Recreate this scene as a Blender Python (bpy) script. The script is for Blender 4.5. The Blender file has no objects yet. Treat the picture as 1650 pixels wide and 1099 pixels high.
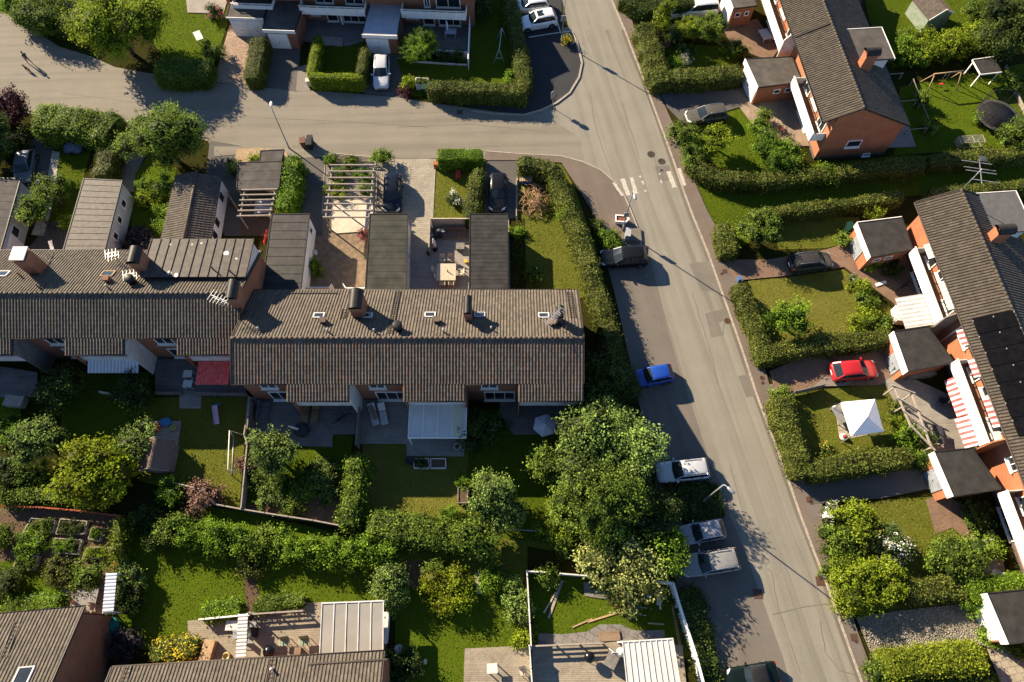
import bpy, bmesh, math, random
import numpy as np
from mathutils import Vector, Matrix
random.seed(7); RNG = np.random.default_rng(11)
R = math.radians
SC = bpy.context.scene; COL = SC.collection
# ---------------------------------------------------------------- survey camera: photo pixel -> ground plan
CAM_H, FOC, TILT = 58.0, 1100.0, R(24.5)
CT, ST = math.cos(TILT), math.sin(TILT)
def P(px, py, z=0.0):
    u, v = px - 825.0, py - 549.5
    t = (CAM_H - z) / (FOC * CT + v * ST)
    return Vector((u * t, (FOC * ST - v * CT) * t, z))
def mpp(px, py, z=0.0):                       # metres per photo pixel (across) there
    return (CAM_H - z) / (FOC * CT + (py - 549.5) * ST)
def PP(pts, z=0.0): return [P(a, b, z) for a, b in pts]
# ---------------------------------------------------------------- materials
MATS = {}
def nd(nt, t, **kw):
    n = nt.nodes.new(t)
    for k, v in kw.items():
        if k in n.inputs: n.inputs[k].default_value = v
        else: setattr(n, k, v)
    return n
def c4(c): return (c[0], c[1], c[2], 1.0)
def base_mat(name):
    m = bpy.data.materials.new(name); m.use_nodes = True
    nt = m.node_tree; nt.nodes.clear()
    o = nd(nt, 'ShaderNodeOutputMaterial'); b = nd(nt, 'ShaderNodeBsdfPrincipled')
    nt.links.new(b.outputs[0], o.inputs[0])
    tc = nd(nt, 'ShaderNodeTexCoord')
    MATS[name] = m
    return m, nt, b, tc.outputs['Object'], o
def ramp(nt, fac, stops):
    r = nd(nt, 'ShaderNodeValToRGB')
    e = r.color_ramp.elements
    while len(e) < len(stops): e.new(0.5)
    for k, (p, c) in enumerate(stops):
        e[k].position = p; e[k].color = c4(c)
    nt.links.new(fac, r.inputs[0]); return r.outputs[0]
def noise(nt, co, scale, detail=3.0, rough=0.6):
    n = nd(nt, 'ShaderNodeTexNoise'); n.inputs['Scale'].default_value = scale
    n.inputs['Detail'].default_value = detail; n.inputs['Roughness'].default_value = rough
    nt.links.new(co, n.inputs['Vector']); return n.outputs['Fac']
def mixc(nt, fac, a, b, mode='MIX'):
    n = nd(nt, 'ShaderNodeMix'); n.data_type = 'RGBA'; n.blend_type = mode
    if isinstance(fac, (int, float)): n.inputs['Factor'].default_value = fac
    else: nt.links.new(fac, n.inputs['Factor'])
    for sock, val in ((n.inputs[6], a), (n.inputs[7], b)):
        if isinstance(val, (tuple, list)): sock.default_value = c4(val)
        else: nt.links.new(val, sock)
    return n.outputs[2]
def bump(nt, b, h, strength, dist=0.05):
    n = nd(nt, 'ShaderNodeBump'); n.inputs['Strength'].default_value = strength; n.inputs['Distance'].default_value = dist
    nt.links.new(h, n.inputs['Height']); nt.links.new(n.outputs[0], b.inputs['Normal'])
def M(name, c1, c2=None, scale=3.0, rough=0.8, bmp=0.0, bscale=20.0, metal=0.0, scale2=None, spec=0.12):
    if name in MATS: return MATS[name]
    c2 = c2 or tuple(x * 0.75 for x in c1)
    m, nt, b, co, o = base_mat(name)
    f = noise(nt, co, scale, 5.0)
    col = ramp(nt, f, [(0.32, c2), (0.68, c1)])
    if scale2:
        f2 = noise(nt, co, scale2, 2.0)
        col = mixc(nt, 0.5, col, ramp(nt, f2, [(0.35, tuple(x * .6 for x in c1)), (0.65, tuple(min(1, x * 1.35) for x in c1))]))
    nt.links.new(col, b.inputs['Base Color'])
    b.inputs['Roughness'].default_value = rough; b.inputs['Metallic'].default_value = metal
    b.inputs['Specular IOR Level'].default_value = spec
    if bmp: bump(nt, b, noise(nt, co, bscale, 3.0), bmp)
    return m
def mapping(nt, co, rot=0.0, scale=(1, 1, 1), loc=(0, 0, 0)):
    n = nd(nt, 'ShaderNodeMapping'); n.inputs['Rotation'].default_value = (0, 0, rot)
    n.inputs['Scale'].default_value = scale; n.inputs['Location'].default_value = loc
    nt.links.new(co, n.inputs['Vector']); return n.outputs[0]
def brickmat(name, c1, c2, mortar, bw, bh, msize=0.02, rot=0.0, wall=False, rough=0.85, bmp=0.4, offset=0.5, stain=0.25):
    """bricks, pavers or planks: a brick texture in the object's own metres"""
    if name in MATS: return MATS[name]
    m, nt, b, co, o = base_mat(name)
    if wall:
        sp = nd(nt, 'ShaderNodeSeparateXYZ'); nt.links.new(co, sp.inputs[0])
        ad = nd(nt, 'ShaderNodeMath', operation='ADD'); nt.links.new(sp.outputs[0], ad.inputs[0]); nt.links.new(sp.outputs[1], ad.inputs[1])
        cb = nd(nt, 'ShaderNodeCombineXYZ'); nt.links.new(ad.outputs[0], cb.inputs[0]); nt.links.new(sp.outputs[2], cb.inputs[1])
        vec = cb.outputs[0]
    else: vec = mapping(nt, co, rot)
    t = nd(nt, 'ShaderNodeTexBrick'); t.offset = offset
    for k, v in (('Color1', c4(c1)), ('Color2', c4(c2)), ('Mortar', c4(mortar)), ('Scale', 1.0), ('Mortar Size', msize), ('Brick Width', bw), ('Row Height', bh), ('Bias', 0.0)):
        t.inputs[k].default_value = v
    nt.links.new(vec, t.inputs['Vector'])
    f = noise(nt, co, 0.9, 5.0)
    col = mixc(nt, stain, t.outputs['Color'], ramp(nt, f, [(0.3, tuple(x * .45 for x in c2)), (0.7, tuple(min(1, x * 1.4) for x in c1))]))
    f3 = noise(nt, co, 9.0, 3.0)
    col = mixc(nt, 0.22, col, ramp(nt, f3, [(0.3, tuple(x * .3 for x in c2)), (0.7, tuple(min(1, x * 1.6) for x in c1))]))
    nt.links.new(col, b.inputs['Base Color']); b.inputs['Roughness'].default_value = rough
    b.inputs['Specular IOR Level'].default_value = 0.25
    if bmp: bump(nt, b, t.outputs['Fac'], -bmp, 0.02)
    return m
def stripemat(name, ca, cb_, period, axis=0, duty=0.5, rough=0.7):
    if name in MATS: return MATS[name]
    m, nt, b, co, o = base_mat(name)
    sp = nd(nt, 'ShaderNodeSeparateXYZ'); nt.links.new(co, sp.inputs[0])
    d = nd(nt, 'ShaderNodeMath', operation='DIVIDE'); nt.links.new(sp.outputs[axis], d.inputs[0]); d.inputs[1].default_value = period
    fr = nd(nt, 'ShaderNodeMath', operation='FRACT'); nt.links.new(d.outputs[0], fr.inputs[0])
    g = nd(nt, 'ShaderNodeMath', operation='GREATER_THAN'); nt.links.new(fr.outputs[0], g.inputs[0]); g.inputs[1].default_value = duty
    col = mixc(nt, g.outputs[0], ca, cb_)
    f = noise(nt, co, 2.5, 4.0)
    col = mixc(nt, 0.12, col, ramp(nt, f, [(0.3, (0, 0, 0)), (0.7, (.8, .8, .8))]))
    nt.links.new(col, b.inputs['Base Color']); b.inputs['Roughness'].default_value = rough
    return m
def leafmat(name, c_dark, c_light, trans=0.28, bloom=None):
    if name in MATS: return MATS[name]
    m, nt, b, co, o = base_mat(name)
    a = nd(nt, 'ShaderNodeAttribute'); a.attribute_name = 'tint'
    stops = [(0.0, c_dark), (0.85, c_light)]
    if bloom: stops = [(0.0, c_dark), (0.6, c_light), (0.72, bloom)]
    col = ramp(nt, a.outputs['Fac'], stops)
    nt.links.new(col, b.inputs['Base Color']); b.inputs['Roughness'].default_value = 0.6; b.inputs['Specular IOR Level'].default_value = 0.12
    tr = nd(nt, 'ShaderNodeBsdfTranslucent'); nt.links.new(col, tr.inputs[0])
    mx = nd(nt, 'ShaderNodeMixShader'); mx.inputs[0].default_value = trans
    nt.links.new(b.outputs[0], mx.inputs[1]); nt.links.new(tr.outputs[0], mx.inputs[2]); nt.links.new(mx.outputs[0], o.inputs[0])
    return m
def paint(name, c, rough=0.25, coat=.35):
    if name in MATS: return MATS[name]
    m, nt, b, co, o = base_mat(name)
    f = noise(nt, co, 3.0, 4.0)
    nt.links.new(ramp(nt, f, [(0.3, tuple(x * .88 for x in c)), (0.7, c)]), b.inputs['Base Color'])
    nt.links.new(ramp(nt, noise(nt, co, 5, 3), [(0.3, (rough,) * 3), (0.7, (rough + .12,) * 3)]), b.inputs['Roughness'])
    b.inputs['Metallic'].default_value = 0.15; b.inputs['Specular IOR Level'].default_value = .3
    b.inputs['Coat Weight'].default_value = coat; b.inputs['Coat Roughness'].default_value = 0.08
    return m
def glassmat(name, c=(0.02, 0.025, 0.03), rough=0.05):
    if name in MATS: return MATS[name]
    m, nt, b, co, o = base_mat(name)
    f = noise(nt, co, 1.5, 2.0)
    nt.links.new(ramp(nt, f, [(0.3, tuple(x * .6 for x in c)), (0.7, c)]), b.inputs['Base Color'])
    b.inputs['Roughness'].default_value = rough; b.inputs['Specular IOR Level'].default_value = 0.35
    return m
# ---------------------------------------------------------------- mesh builder
class MB:
    def __init__(s): s.v = []; s.f = []; s.m = []; s.sm = []
    def add(s, vs, fs, m=0, smooth=False):
        o = len(s.v); s.v += [tuple(p) for p in vs]
        for f in fs: s.f.append([i + o for i in f]); s.m.append(m); s.sm.append(smooth)
        return s
    def poly(s, pts, m=0): return s.add(pts, [list(range(len(pts)))], m)
    def box(s, c, size, rz=0.0, m=0, rx=0.0, ry=0.0):
        hx, hy, hz = [k / 2 for k in size]
        vs = [Vector((x, y, z)) for z in (-hz, hz) for y in (-hy, hy) for x in (-hx, hx)]
        if rz or rx or ry:
            mt = Matrix.Rotation(rz, 3, 'Z') @ Matrix.Rotation(ry, 3, 'Y') @ Matrix.Rotation(rx, 3, 'X'); vs = [mt @ v for v in vs]
        c = Vector(c); vs = [v + c for v in vs]
        return s.add(vs, [(0, 2, 3, 1), (4, 5, 7, 6), (0, 1, 5, 4), (2, 6, 7, 3), (0, 4, 6, 2), (1, 3, 7, 5)], m)
    def bar(s, a, b, w=0.06, h=None, m=0):
        """square bar from a to b"""
        a, b = Vector(a), Vector(b); h = h or w; d = (b - a).normalized()
        up = Vector((0, 0, 1)) if abs(d.z) < 0.95 else Vector((1, 0, 0))
        x = d.cross(up).normalized() * (w / 2); y = x.cross(d).normalized() * (h / 2)
        vs = [a - x - y, a + x - y, a + x + y, a - x + y, b - x - y, b + x - y, b + x + y, b - x + y]
        return s.add(vs, [(0, 1, 2, 3), (7, 6, 5, 4), (0, 4, 5, 1), (1, 5, 6, 2), (2, 6, 7, 3), (3, 7, 4, 0)], m)
    def prism(s, pts, z0, z1, m=0, mtop=None):
        n = len(pts); p = [(a[0], a[1]) for a in pts]
        if sum(p[i][0] * p[(i + 1) % n][1] - p[(i + 1) % n][0] * p[i][1] for i in range(n)) < 0: p = p[::-1]
        vs = [(x, y, z0) for x, y in p] + [(x, y, z1) for x, y in p]
        s.add(vs, [[i, (i + 1) % n, n + (i + 1) % n, n + i] for i in range(n)] + [list(range(n))[::-1]], m)
        o = len(s.v) - 2 * n
        s.f.append([o + n + i for i in range(n)]); s.m.append(m if mtop is None else mtop); s.sm.append(False)
        return s
    def slab(s, pts3, th, m=0):
        """a sheet with thickness under arbitrary 3-D outline"""
        n = len(pts3); a = [Vector(p) for p in pts3]
        vs = a + [p - Vector((0, 0, th)) for p in a]
        return s.add(vs, [list(range(n)), [n + i for i in range(n)][::-1]] + [[i, n + i, n + (i + 1) % n, (i + 1) % n] for i in range(n)], m)
    def tube(s, pts, r, n=8, m=0, smooth=True, cap=True):
        pts = [Vector(p) for p in pts]; rs = r if isinstance(r, (list, tuple)) else [r] * len(pts)
        vs = []; k = len(pts)
        for i, p in enumerate(pts):
            d = (pts[min(i + 1, k - 1)] - pts[max(i - 1, 0)]).normalized()
            up = Vector((0, 0, 1)) if abs(d.z) < 0.9 else Vector((1, 0, 0))
            x = d.cross(up).normalized(); y = x.cross(d)
            for j in range(n):
                a = 2 * math.pi * j / n
                vs.append(p + (x * math.cos(a) + y * math.sin(a)) * rs[i])
        fs = [[i * n + j, i * n + (j + 1) % n, (i + 1) * n + (j + 1) % n, (i + 1) * n + j] for i in range(k - 1) for j in range(n)]
        o = len(s.v); s.add(vs, fs, m, smooth)
        if cap:
            for base, rev in ((0, False), ((k - 1) * n, True)):
                f = [o + base + j for j in range(n)]
                s.f.append(f[::-1] if not rev else f); s.m.append(m); s.sm.append(False)
        return s
    def lathe(s, c, prof, n=12, m=0, smooth=True):
        c = Vector(c); vs = [c + Vector((r * math.cos(2 * math.pi * j / n), r * math.sin(2 * math.pi * j / n), z)) for r, z in prof for j in range(n)]
        k = len(prof)
        fs = [[i * n + j, i * n + (j + 1) % n, (i + 1) * n + (j + 1) % n, (i + 1) * n + j] for i in range(k - 1) for j in range(n)]
        fs += [list(range(n))[::-1], [(k - 1) * n + j for j in range(n)]]
        return s.add(vs, fs, m, smooth)
    def build(s, name, mats, parent=None):
        me = bpy.data.meshes.new(name); me.from_pydata(s.v, [], s.f)
        mats = mats if isinstance(mats, (list, tuple)) else [mats]
        for m in mats: me.materials.append(m)
        me.polygons.foreach_set('material_index', s.m); me.polygons.foreach_set('use_smooth', s.sm)
        me.update()
        o = bpy.data.objects.new(name, me); COL.objects.link(o)
        if parent: o.parent = parent
        return o
def tag(o, label, cat, group=None):
    o['label'] = label; o['category'] = cat
    if group: o['group'] = group
    return o
def thing(name, label, cat, loc=(0, 0, 0), rz=0.0, group=None):
    o = bpy.data.objects.new(name, None); COL.objects.link(o)
    o.location = loc; o.rotation_euler = (0, 0, rz); o.empty_display_size = 0.3
    return tag(o, label, cat, group)
def struct(o, kind='structure'): o['kind'] = kind; return o
def dup(root, loc, rz, label, group=None):
    r = root.copy(); COL.objects.link(r); r.location = loc; r.rotation_euler = (0, 0, rz); r['label'] = label
    if group: r['group'] = group
    for ch in list(root.children):
        c = ch.copy(); COL.objects.link(c); c.parent = r
        for g in ch.children:
            d = g.copy(); COL.objects.link(d); d.parent = c
    return r
LAWNS = []
def sheet(name, px, mat, z, th=0.0):
    """a ground surface outlined on the photo's plan"""
    pts = PP(px, z); b = MB()
    if name in ('lawn', 'meadow'): LAWNS.append((pts, mat.name, z))
    if th: b.prism(pts, z - th, z)
    else:
        n = len(pts)
        if sum(pts[i].x * pts[(i + 1) % n].y - pts[(i + 1) % n].x * pts[i].y for i in range(n)) < 0: pts = pts[::-1]
        b.poly(pts)
    return struct(b.build(name, mat))
def strip(name, px, w, mat, z, th=0.0):
    """a band of width w along a line of photo points"""
    c = PP(px, z); L = []; Rr = []
    for i, p in enumerate(c):
        d = (c[min(i + 1, len(c) - 1)] - c[max(i - 1, 0)]); d.z = 0; d.normalize(); n = Vector((-d.y, d.x, 0)) * (w / 2)
        L.append(p + n); Rr.append(p - n)
    b = MB()
    if th: b.prism(L + Rr[::-1], z - th, z)
    else:
        for i in range(len(c) - 1): b.poly([Rr[i], Rr[i + 1], L[i + 1], L[i]])
    return b.build(name, mat)
def corrug(name, A, U, L, V, W, mat, parent, prof, col, row, step, lift=0.0):
    """a sheet from corner A, L metres along U and W metres along V (up the slope), with a repeated profile across U and stepped rows"""
    A, U, V = Vector(A), Vector(U).normalized(), Vector(V).normalized(); N = U.cross(V).normalized()
    if N.z < 0: N = -N
    nc = max(1, round(L / col)); col = L / nc; nr = max(1, round(W / row)); row = W / nr
    us, hs = [], []
    for i in range(nc):
        for (x, h) in prof: us.append((i + x) * col); hs.append(h)
    us.append(L); hs.append(prof[0][1]); us = np.array(us); hs = np.array(hs)
    vs, st = [], []
    for j in range(nr):
        vs += [j * row, (j + 1) * row - 0.001]; st += [step, 0.0]
    vs = np.array(vs); st = np.array(st)
    a, u, v, n = [np.array(k) for k in (A, U, V, N)]
    jit = (RNG.random((len(vs), len(us))) - .5) * 0.008 * (1 if step else 0)
    hh = st[:, None] + hs[None, :] + lift + jit
    pts = a + us[None, :, None] * u + vs[:, None, None] * v + hh[:, :, None] * n
    nx, ny = len(us), len(vs)
    idx = np.arange(nx * ny).reshape(ny, nx)
    q = np.stack([idx[:-1, :-1], idx[:-1, 1:], idx[1:, 1:], idx[1:, :-1]], -1).reshape(-1, 4)
    if U.cross(V).z < 0: q = q[:, ::-1]
    return npmesh(name, pts.reshape(-1, 3), q, mat, parent)
def npmesh(name, v, q, mat, parent=None, tint=None, smooth=False):
    me = bpy.data.meshes.new(name); nq, k = q.shape
    me.vertices.add(len(v)); me.vertices.foreach_set('co', np.ascontiguousarray(v, dtype=np.float32).ravel())
    me.loops.add(nq * k); me.loops.foreach_set('vertex_index', np.ascontiguousarray(q, dtype=np.int32).ravel())
    me.polygons.add(nq); me.polygons.foreach_set('loop_start', np.arange(0, nq * k, k, dtype=np.int32))
    me.materials.append(mat)
    if tint is not None:
        at = me.attributes.new('tint', 'FLOAT', 'FACE'); at.data.foreach_set('value', np.ascontiguousarray(tint, dtype=np.float32))
    me.update(calc_edges=True); me.validate()
    me.polygons.foreach_set('use_smooth', np.full(nq, smooth, dtype=bool))
    o = bpy.data.objects.new(name, me); COL.objects.link(o)
    if parent: o.parent = parent
    return o
# ---------------------------------------------------------------- foliage
def unit(a): return a / np.maximum(np.linalg.norm(a, axis=1, keepdims=True), 1e-6)
def leaf_quads(c, n, size, asp=0.62, spread=0.9):
    """leaf faces at c facing roughly n; bent diamonds"""
    k = len(c); nn = unit(n + RNG.normal(0, spread * .75, (k, 3)))
    t = unit(np.cross(nn, RNG.normal(0, 1, (k, 3)))); b = np.cross(nn, t)
    L = (size * RNG.uniform(.6, 1.3, k))[:, None]
    p0 = c - t * L * .5; p2 = c + t * L * .5; dip = nn * L * .12
    p1 = c + b * L * .5 * asp - dip; p3 = c - b * L * .5 * asp - dip
    v = np.stack([p0, p1, p2, p3], 1).reshape(-1, 3)
    return v, np.arange(4 * k).reshape(k, 4)
def blob_points(lobes, dens, zmin=None):
    """points spread over and just inside the surfaces of overlapping lobes; returns points, outward normals, lobe number"""
    C, Nn, I = [], [], []
    lob = np.array(lobes)                       # x y z rx ry rz
    for i, (x, y, z, rx, ry, rz) in enumerate(lobes):
        area = 4 * math.pi * ((rx * ry + rx * rz + ry * rz) / 3)
        k = max(12, int(area * dens))
        d = unit(RNG.normal(0, 1, (k, 3))); rr = 1 - np.abs(RNG.normal(0, .20, k)) + RNG.normal(0, .08, k)
        p = np.array([x, y, z]) + d * rr[:, None] * np.array([rx, ry, rz])
        keep = np.ones(k, bool)
        for j, (a, b_, c_, ra, rb, rc) in enumerate(lobes):
            if j != i: keep &= (((p - np.array([a, b_, c_])) / np.array([ra, rb, rc])) ** 2).sum(1) > .55
        if zmin is not None: keep &= p[:, 2] > zmin
        C.append(p[keep]); Nn.append(unit(d[keep] / np.array([rx, ry, rz]))); I.append(np.full(keep.sum(), i))
    return np.concatenate(C), np.concatenate(Nn), np.concatenate(I)
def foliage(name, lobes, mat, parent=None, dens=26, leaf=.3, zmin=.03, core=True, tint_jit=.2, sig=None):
    """sprays of small leaves gathered on the outside of overlapping lobes, round a solid core tinted dark for the shade inside"""
    leaf *= .66; per = 15; sig = sig or leaf * .95
    c, n, li = blob_points(lobes, dens * 2.0 / per, zmin)
    k = len(c); rep = RNG.integers(per - 7, per + 8, k); idx = np.repeat(np.arange(k), rep); m_ = len(idx)
    up = unit(n + np.array([0, 0, .5]) + RNG.normal(0, .35, (k, 3)))
    pts = c[idx] + RNG.normal(0, sig, (m_, 3)) * np.array([1, 1, .75]) + up[idx] * np.abs(RNG.normal(0, sig * 1.1, m_))[:, None]
    if zmin is not None: pts[:, 2] = np.maximum(pts[:, 2], zmin)
    v, q = leaf_quads(pts, unit(up[idx] + np.array([0, 0, .15])), leaf)
    lt = RNG.uniform(.25, .75, len(lobes)); ct = RNG.normal(0, tint_jit, k)
    t = np.clip(lt[li][idx] + ct[idx] + RNG.normal(0, .10, m_), 0, 1)
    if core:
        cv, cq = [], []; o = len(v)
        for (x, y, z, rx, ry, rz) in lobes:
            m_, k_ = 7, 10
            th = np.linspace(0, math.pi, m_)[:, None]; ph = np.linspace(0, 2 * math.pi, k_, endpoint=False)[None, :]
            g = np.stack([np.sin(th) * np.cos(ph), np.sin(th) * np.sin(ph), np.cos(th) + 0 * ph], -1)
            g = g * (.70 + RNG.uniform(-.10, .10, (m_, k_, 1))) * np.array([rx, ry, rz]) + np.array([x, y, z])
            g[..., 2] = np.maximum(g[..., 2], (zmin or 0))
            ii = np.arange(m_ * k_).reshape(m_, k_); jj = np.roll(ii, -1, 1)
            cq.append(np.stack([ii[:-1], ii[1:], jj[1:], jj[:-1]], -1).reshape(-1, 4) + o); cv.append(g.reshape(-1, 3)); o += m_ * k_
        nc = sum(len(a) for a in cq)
        v = np.concatenate([v] + cv); q = np.concatenate([q] + cq); t = np.concatenate([t, np.full(nc, .02)])  # core takes the darkest tint, as shade between the sprays
    return npmesh(name, v, q, mat, parent, t)
def crown_lobes(r, h0, h1, n, squash=1.0, big=.5):
    """uneven lobes filling a crown of radius r between heights h0 and h1"""
    zc, rz = (h0 + h1) / 2, (h1 - h0) / 2; out = [(0, 0, zc, r * .62, r * .62 * squash, rz * .7)]
    n = int(n * 1.5)
    for i in range(n):
        a = 2.4 * i + random.uniform(-.5, .5); e = random.uniform(-.75, .95)
        w = math.sqrt(max(0.05, 1 - e * e)); rr = r * random.uniform(.45, .95); s = r * random.uniform(big * .34, big * 1.0)
        out.append((math.cos(a) * rr * w, math.sin(a) * rr * w * squash, zc + e * rz * .72, s, s * random.uniform(.8, 1.1), s * random.uniform(.6, .9)))
    return out
def tree(name, label, px, py, r, h, mat, n=9, h0=None, leaf=.34, dens=24, squash=1.0, rz=0.0, group=None, cat='tree', bark=None, big=.5):
    """px, py: middle of the crown in the photo; r, h in metres"""
    h0 = h * .22 if h0 is None else h0
    c = P(px, py, (h0 + h) / 2); root = thing(name, label, cat, (c.x, c.y, 0), rz, group)
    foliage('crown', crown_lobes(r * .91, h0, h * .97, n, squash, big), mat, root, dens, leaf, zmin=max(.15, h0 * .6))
    b = MB(); zt = h * .72; rt = .05 + .022 * h
    b.tube([(0, 0, -.05), (.05, .03, zt * .4), (-.04, .06, zt * .75), (.02, 0, zt)], [rt * 1.3, rt, rt * .7, rt * .3], 8)
    for i in range(5):
        a = 1.3 * i + random.uniform(0, .6); z0 = zt * random.uniform(.35, .7)
        b.tube([(0, .03, z0), (math.cos(a) * r * .35, math.sin(a) * r * .35, z0 + r * .3), (math.cos(a) * r * .7, math.sin(a) * r * .7, z0 + r * .55)], [rt * .55, rt * .35, .02], 6)
    b.build('trunk', bark or M('bark', (.13, .10, .075), (.07, .05, .04), 6, .9, .5, 30), root)
    return root
def bush(name, label, px, py, r, h, mat, n=5, leaf=.24, dens=34, squash=1.0, rz=0.0, group=None, cat='shrub', big=.55):
    c = P(px, py, h * .55)
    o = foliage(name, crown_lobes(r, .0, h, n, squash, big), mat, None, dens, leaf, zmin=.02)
    o.location = (c.x, c.y, 0); o.rotation_euler = (0, 0, rz)
    return tag(o, label, cat, group)
def hedge(label, px, w, h, mat, dens=46, leaf=.2, name='hedge', cat='hedge', rough=.09, group=None, wave=.06):
    """a clipped hedge whose TOP runs along photo points px"""
    c = [np.array(p)[:2] for p in PP(px, h)]
    c = [np.array(p) for p in c]; C, Nn = [], []
    seg = [np.linalg.norm(c[i + 1] - c[i]) for i in range(len(c) - 1)]; tot = sum(seg)
    def at(s):
        for i, L in enumerate(seg):
            if s <= L or i == len(seg) - 1:
                d = (c[i + 1] - c[i]) / L; return c[i] + d * s, d
            s -= L
    # body: swept rounded box, wobbled
    ns = max(3, int(tot / .45)); prof = [(-.5, .0), (-.52, .35), (-.49, .8), (-.40, .97), (0, 1.0), (.40, .97), (.49, .8), (.52, .35), (.5, .0)]
    dirs = []
    for k in range(ns + 1):
        p, d = at(tot * k / ns); dirs.append((p, d))
    leaf *= .74; dens *= 3.4; rough *= 1.25; sm = []
    for k in range(ns + 1):
        d = sum(dirs[j][1] for j in range(max(0, k - 1), min(ns, k + 1) + 1)); d = d / max(1e-6, np.linalg.norm(d)); sm.append((dirs[k][0], d))
    cent = sum(p for p, _ in sm) / len(sm)
    v = []; m_ = len(prof)
    for k, (p, d) in enumerate(sm):
        nrm = np.array([-d[1], d[0]]); e = .72 if k in (0, ns) else 1.0
        hk = h * (1 + wave * (math.sin(k * .7 + px[0][0]) * .5 + math.sin(k * .23 + px[0][1]) * .7 + RNG.normal(0, .5))); wk = w * (1 + .07 * math.sin(k * .41 + px[0][0]) + RNG.normal(0, .07)) * e
        for (a, b_) in prof:
            j = RNG.normal(0, rough * .35, 2); q = p + nrm * (a * wk) + j
            v.append([q[0], q[1], max(0.0, b_ * hk * (e * .12 + .88))])
    v = np.array(v); g = np.arange((ns + 1) * m_).reshape(ns + 1, m_)
    Q = np.stack([g[:-1, :-1], g[1:, :-1], g[1:, 1:], g[:-1, 1:]], -1).reshape(-1, 4)
    caps = []
    for row, rev in ((g[0], 1), (g[-1], 0)):
        for k in range(m_ // 2):
            f = [row[k], row[k + 1], row[m_ - 2 - k], row[m_ - 1 - k]]
            caps.append(f[::-1] if not rev else f)
    Q = np.concatenate([Q, np.array(caps)])
    tri = np.concatenate([Q[:, [0, 1, 2]], Q[:, [0, 2, 3]]]); a, b_, c_ = v[tri[:, 0]], v[tri[:, 1]], v[tri[:, 2]]
    cr = np.cross(b_ - a, c_ - a); ar = np.linalg.norm(cr, axis=1) / 2; k = int(ar.sum() * dens)
    pick = RNG.choice(len(tri), k, p=ar / ar.sum()); r1, r2 = np.sqrt(RNG.random(k)), RNG.random(k)
    pts = (1 - r1)[:, None] * a[pick] + (r1 * (1 - r2))[:, None] * b_[pick] + (r1 * r2)[:, None] * c_[pick]
    nr = unit(cr[pick]); mid = np.stack([v[:, 0], v[:, 1]], 1).reshape(ns + 1, m_, 2).mean(1)
    nr = np.where((nr[:, 2:3] < -.3), -nr, nr)
    pts = pts + nr * (RNG.normal(.03, rough, k))[:, None]; pts[:, 2] = np.maximum(pts[:, 2], .02)
    lv, lq = leaf_quads(pts, nr, leaf, .7, .8)
    cl = .55 + .2 * np.sin(pts[:, 0] * 1.9 + 1.3 * np.sin(pts[:, 1] * 1.1)) * np.sin(pts[:, 1] * 2.3 + pts[:, 2] * 2)
    cl = cl + .16 * np.sin(pts[:, 0] * .55 + pts[:, 1] * .4 + px[0][0]) + .1 * np.sin(pts[:, 0] * 5.1) * np.sin(pts[:, 1] * 4.7)
    stray = RNG.random(k) < .05; lv.reshape(k, 4, 3)[stray] += (nr * RNG.uniform(.05, .28, (k, 1)))[stray][:, None, :]
    t = np.clip(cl + RNG.normal(0, .22, k), 0, 1)
    v2 = v.copy(); org = np.array([cent[0], cent[1], 0])
    V = np.concatenate([v2, lv]) - org
    o = npmesh(name, V, np.concatenate([Q, lq + len(v)]), mat, None, np.concatenate([np.full(len(Q), .12), t]))
    o.location = org
    return tag(o, label, cat, group)
# ================================================================= materials of the place
def asphaltmat(name, c, rot, amt=.55):
    m, nt, b, co, o = base_mat(name)
    f = noise(nt, co, 0.35, 6.0); fine = noise(nt, co, 14.0, 4.0, .7); spk = noise(nt, co, 60.0, 2.0)
    st = noise(nt, mapping(nt, mapping(nt, co, -rot), 0, (1.0, .035, 1)), 1.1, 5.0)
    d = tuple(x * .72 for x in c); l = tuple(x * 1.18 for x in c)
    col = ramp(nt, f, [(0.3, d), (0.7, l)])
    col = mixc(nt, amt, col, ramp(nt, st, [(0.36, tuple(x * .55 for x in c)), (0.52, c), (0.72, tuple(x * 1.3 for x in c))]))
    col = mixc(nt, .3, col, ramp(nt, fine, [(0.3, tuple(x * .5 for x in c)), (0.7, tuple(x * 1.45 for x in c))]))
    col = mixc(nt, .16, col, ramp(nt, spk, [(0.35, (0, 0, 0)), (0.65, tuple(x * 2.2 for x in c))]))
    nt.links.new(col, b.inputs['Base Color']); b.inputs['Roughness'].default_value = .9; b.inputs['Specular IOR Level'].default_value = .2
    bump(nt, b, fine, .25, .02); return m
asph = asphaltmat('asphalt_worn', (.185, .168, .135), R(10))
asph_h = asphaltmat('asphalt_lane', (.168, .148, .116), R(92))
asph_bay = asphaltmat('asphalt_bay', (.125, .108, .090), R(12), .4)
asph_new = asphaltmat('asphalt_fresh', (.030, .030, .032), R(40), .15)
asph_drive = asphaltmat('asphalt_drive', (.085, .077, .069), R(85), .3)
asph_walk = asphaltmat('asphalt_walk', (.125, .098, .078), R(12), .3)
kerbm = M('kerb_granite', (.36, .31, .25), (.20, .17, .14), 5, .85, .4, 30)
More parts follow.
